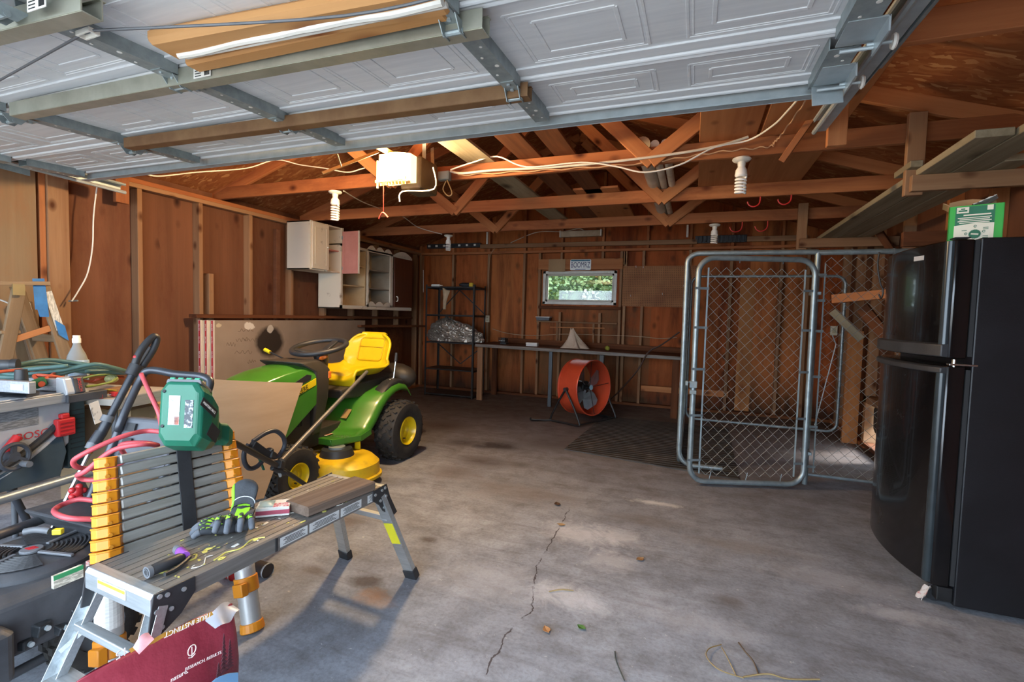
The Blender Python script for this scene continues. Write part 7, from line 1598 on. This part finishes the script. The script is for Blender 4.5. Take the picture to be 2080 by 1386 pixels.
# dish soap bottle
CLR = glassm('clear_plastic', 'e6eeee', .06, 1.2); CLR.node_tree.nodes['Principled BSDF'].inputs['Transmission Weight'].default_value = .72
bt = thing('soap_bottle', 'clear dish soap bottle with a white cap behind the coiled cable', 'bottle', (-3.42, 1.775, .803)); bt.scale = (1.1, 1.1, 1.12)
zz_ = [(0, 0), (.036, 0), (.042, .01), (.045, .06), (.043, .11), (.034, .145), (.020, .175), (.015, .19), (.015, .205), (0, .205)]
B().lathe(zz_, M.Diagonal((1.0, 1.15, 1.15, 1)), 28).obj('bottle', CLR, bt, smooth=2); B().lathe([(0, .228), (.019, .228), (.019, .25), (.016, .255), (.016, .268), (0, .268)], M.Diagonal((1, 1, 1, 1)), 20).obj('cap', WHITEP, bt, smooth=2)
B().lathe([(.0455, .05), (.0462, .055), (.0458, .115), (.044, .12)], M.Diagonal((1, 1.15, 1.15, 1)) @ rotm(0, 0, -70).to_4x4(), 16, 2.2).obj('label', mat('b9cfdc', .4, 0, '8fa9c9', 30, lo=.45, hi=.6, name='pale_blue_label2'), bt, smooth=2)
# ---- wooden step ladder by the left wall
sl = thing('step_ladder', 'old wooden step ladder with blue tape standing by the left wall', 'step ladder', (-4.0, 1.75, 0))
so2 = sl.location.copy(); SLW = wood('worn_step_ladder_wood', '957d62', '6e5840', 1.0, 0, .3, .8, '6a5640', .5, gscale=1.3)
X0 = -4.02; S3 = lambda x, y, xx=X0: P(x, y, 'x', xx)-so2
tp0, tp1 = S3(-70, 576), S3(96, 576)
lumber('top_step', tp0+V((-.06, 0, .0)), tp1+V((-.06, .0, .0)), .20, .025, SLW, sl); b = B().box(S3(30, 582)+V((.04, 0, -.02)), (.012, .06, .07)); b.obj('steel_plate', mat('8c7f5e', .5, .5, name='dull_brass_plate'), sl)
def ext(a, c, z): t = (z-a.z)/(c.z-a.z); return a+(c-a)*t
a1, b1 = S3(38, 590), S3(8, 740); a2, b2 = S3(88, 582), S3(140, 745); zf = .03
lumber('front_rail', a1, ext(a1, b1, zf), .07, .024, SLW, sl, up=(1, 0, 0)); lumber('rear_rail', a2, ext(a2, b2, zf), .07, .024, SLW, sl, up=(1, 0, 0))
o3 = V((-.26, -.02, 0)); lumber('front_rail', a1+o3, ext(a1, b1, zf)+o3, .07, .024, SLW, sl, up=(1, 0, 0)); lumber('rear_rail', a2+o3, ext(a2, b2, zf)+o3, .07, .024, SLW, sl, up=(1, 0, 0))
lumber('spreader', S3(30, 690), S3(102, 667), .012, .04, WEBW, sl)
for z in (1.10, .80, .50, .22): p = ext(a1, b1, z); lumber('step', p+V((.01, .0, 0)), p+o3+V((-.01, 0, 0)), .10, .022, SLW, sl)
for z in (1.05, .6): p = ext(a2, b2, z); lumber('back_slat', p, p+o3, .03, .05, SLW, sl)
BLT = mat('2f78b8', .6, 0, '2566a0', 14, name='blue_masking_tape')
B().grid(lambda u, v: S3(62+24*u-4*v*(1-u)+10*v, 566+8*v+ (70*v**1.2 if u > .3 else 55*v))+V((.02, 0, 0)), 6, 8).obj('masking_tape', BLT, sl, solid=.003)
B().grid(lambda u, v: S3(108+20*u+8*v, 650+30*v+12*u)+V((.02, 0, 0)), 6, 6).obj('masking_tape', BLT, sl, solid=.003)
lq = B().grid(lambda u, v: S3(86+16*u+26*v, 594+78*v-3*u)+V((.016, 0, 0)), 1, 6).obj('instruction_label', mat('d3cfc4', .6, 0, 'a9a59a', 26, stretch=(1, 5, 1), lo=.45, hi=.55, name='old_label'), sl, solid=.001)
bd_ = tag(lumber('leaning_board', P(45, 615, 'x', -4.42), P(92, 760, 'x', -4.36)+V((0, .1, -.5)), .10, .03, wood('grey_brown_offcut', '84705c', '5c4a3a', 1, 0, .3, .85), up=(1, 0, 0)), 'narrow grey-brown board with a white label seen through the step ladder', 'board')
q = P(55, 640, 'x', -4.38); o = B().box((0, 0, 0), (.004, .07, .17), rotm(12, 0, 0)).obj('board_label', PAPER, loc=q); o.parent = bd_; o.matrix_parent_inverse = bd_.matrix_basis.inverted()
tag(B().tube(spline([P(-10, 605, 'x', -4.2), P(20, 617, 'x', -4.2), P(45, 628, 'x', -4.2)], 4), .005, 6).obj('thin_wire', WHITEP, smooth=2), 'short white wire crossing behind the step ladder', 'wire')
tag(B().cyl(P(140, 612, 'x', -4.42), P(158, 611, 'x', -4.34), .006, 8).obj('wall_nail', GALV2), 'long nail driven into the pale stud beside the step ladder', 'nail')
# paper sign on a carton beside the saw
q = P(196, 838, 'x', -2.75); tag(B().box((0, 0, 0), (.003, .045, .11), rotm(14, 0, 10)).obj('paper_tag', mat('c9c5bd', .7, 0, '8d8a84', 20, lo=.48, hi=.55, name='tag_print'), loc=q), 'printed paper tag hanging at the end of the table saw', 'tag')
tag(B().prism([(-.3, -.1), (.22, -.16), (.1, .12), (-.3, .16)], .012, T4((-2.62, .86, .47), rotm(14, 0, 10))).obj('board_offcut', mat('a39889', .8, 0, '8c8172', 6, name='pale_offcut')), 'pale board offcut lying below the table saw at the left edge', 'board')
# ================================================================ outside and light
gm = mat('b5b0a8', .9, 0, 'a39d94', 2, name='driveway_concrete')
tag(B().span((-14, -16, -.12), (12, YF-.3, -.01)).obj('driveway', gm), kind='structure')
gr = mat('6f8a4c', .9, 0, '4f6b34', 3, name='lawn')
tag(B().span((-16, YB+.1, -.25), (16, 22, -.1)).span((XR+.1, YF-.3, -.25), (16, YB+.1, -.1)).obj('lawn_ground', gr), kind='structure')
random.seed(17)
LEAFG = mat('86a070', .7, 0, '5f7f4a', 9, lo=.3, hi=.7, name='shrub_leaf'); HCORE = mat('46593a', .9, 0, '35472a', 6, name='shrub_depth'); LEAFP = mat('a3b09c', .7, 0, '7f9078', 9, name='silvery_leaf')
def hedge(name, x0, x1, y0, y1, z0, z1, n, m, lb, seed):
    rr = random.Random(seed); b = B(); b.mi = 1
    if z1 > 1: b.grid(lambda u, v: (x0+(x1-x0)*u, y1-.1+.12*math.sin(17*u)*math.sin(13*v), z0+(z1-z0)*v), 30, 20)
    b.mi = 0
    for _ in range(n):
        c = V((rr.uniform(x0, x1), rr.uniform(y0, y1), 0)); c.z = z0+(z1-z0)*rr.random()**.8*(.86+.14*math.sin(5*c.x+seed)+.05*math.sin(17*c.x)); d = V((rr.gauss(0, 1), rr.gauss(0, 1), rr.gauss(0, .7))).normalized(); s = V((rr.gauss(0, 1), rr.gauss(0, 1), rr.gauss(0, 1))).cross(d).normalized(); L0 = rr.uniform(.06, .13); w_ = L0*.28
        b.face([c-d*L0*.5, c+s*w_, c+d*L0*.5, c-s*w_])
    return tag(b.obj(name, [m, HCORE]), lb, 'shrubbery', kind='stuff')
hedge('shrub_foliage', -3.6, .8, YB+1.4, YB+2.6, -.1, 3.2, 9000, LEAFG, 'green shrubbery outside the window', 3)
hedge('pale_shrub_foliage', -2.2, -.9, YB+1.0, YB+1.5, -.1, 1.75, 2600, LEAFP, 'pale flowering shrubbery outside the window, lower right', 4)
hedge('grass_blades', XR+.15, XR+1.2, 5.2, 6.3, -.1, .12, 900, LEAFG, 'grass outside the pet door', 5)
w = bpy.data.worlds.new('sky'); SC.world = w; w.use_nodes = True
bg = w.node_tree.nodes['Background']; bg.inputs[0].default_value = (.70, .84, 1.0, 1); bg.inputs[1].default_value = 4.3
sd = bpy.data.lights.new('sun', 'SUN'); sd.energy = 5.0; sd.angle = R(20); sd.color = (1, .96, .9)
so = bpy.data.objects.new('sun', sd); COL.objects.link(so); so.rotation_euler = V((-.78, -.27, -.50)).to_track_quat('-Z', 'Y').to_euler(); so.location = (0, -8, 8)
SC.view_settings.view_transform = 'Standard'; SC.view_settings.look = 'None'; SC.view_settings.exposure = 1.25; SC.view_settings.gamma = 1; SC.view_settings.use_curve_mapping = False
SC.cycles.use_denoising = True
SC.cycles.max_bounces = 10; SC.cycles.diffuse_bounces = 6; SC.cycles.glossy_bounces = 3; SC.cycles.transmission_bounces = 6
SC.cycles.caustics_reflective = False; SC.cycles.caustics_refractive = False; SC.cycles.sample_clamp_indirect = 6
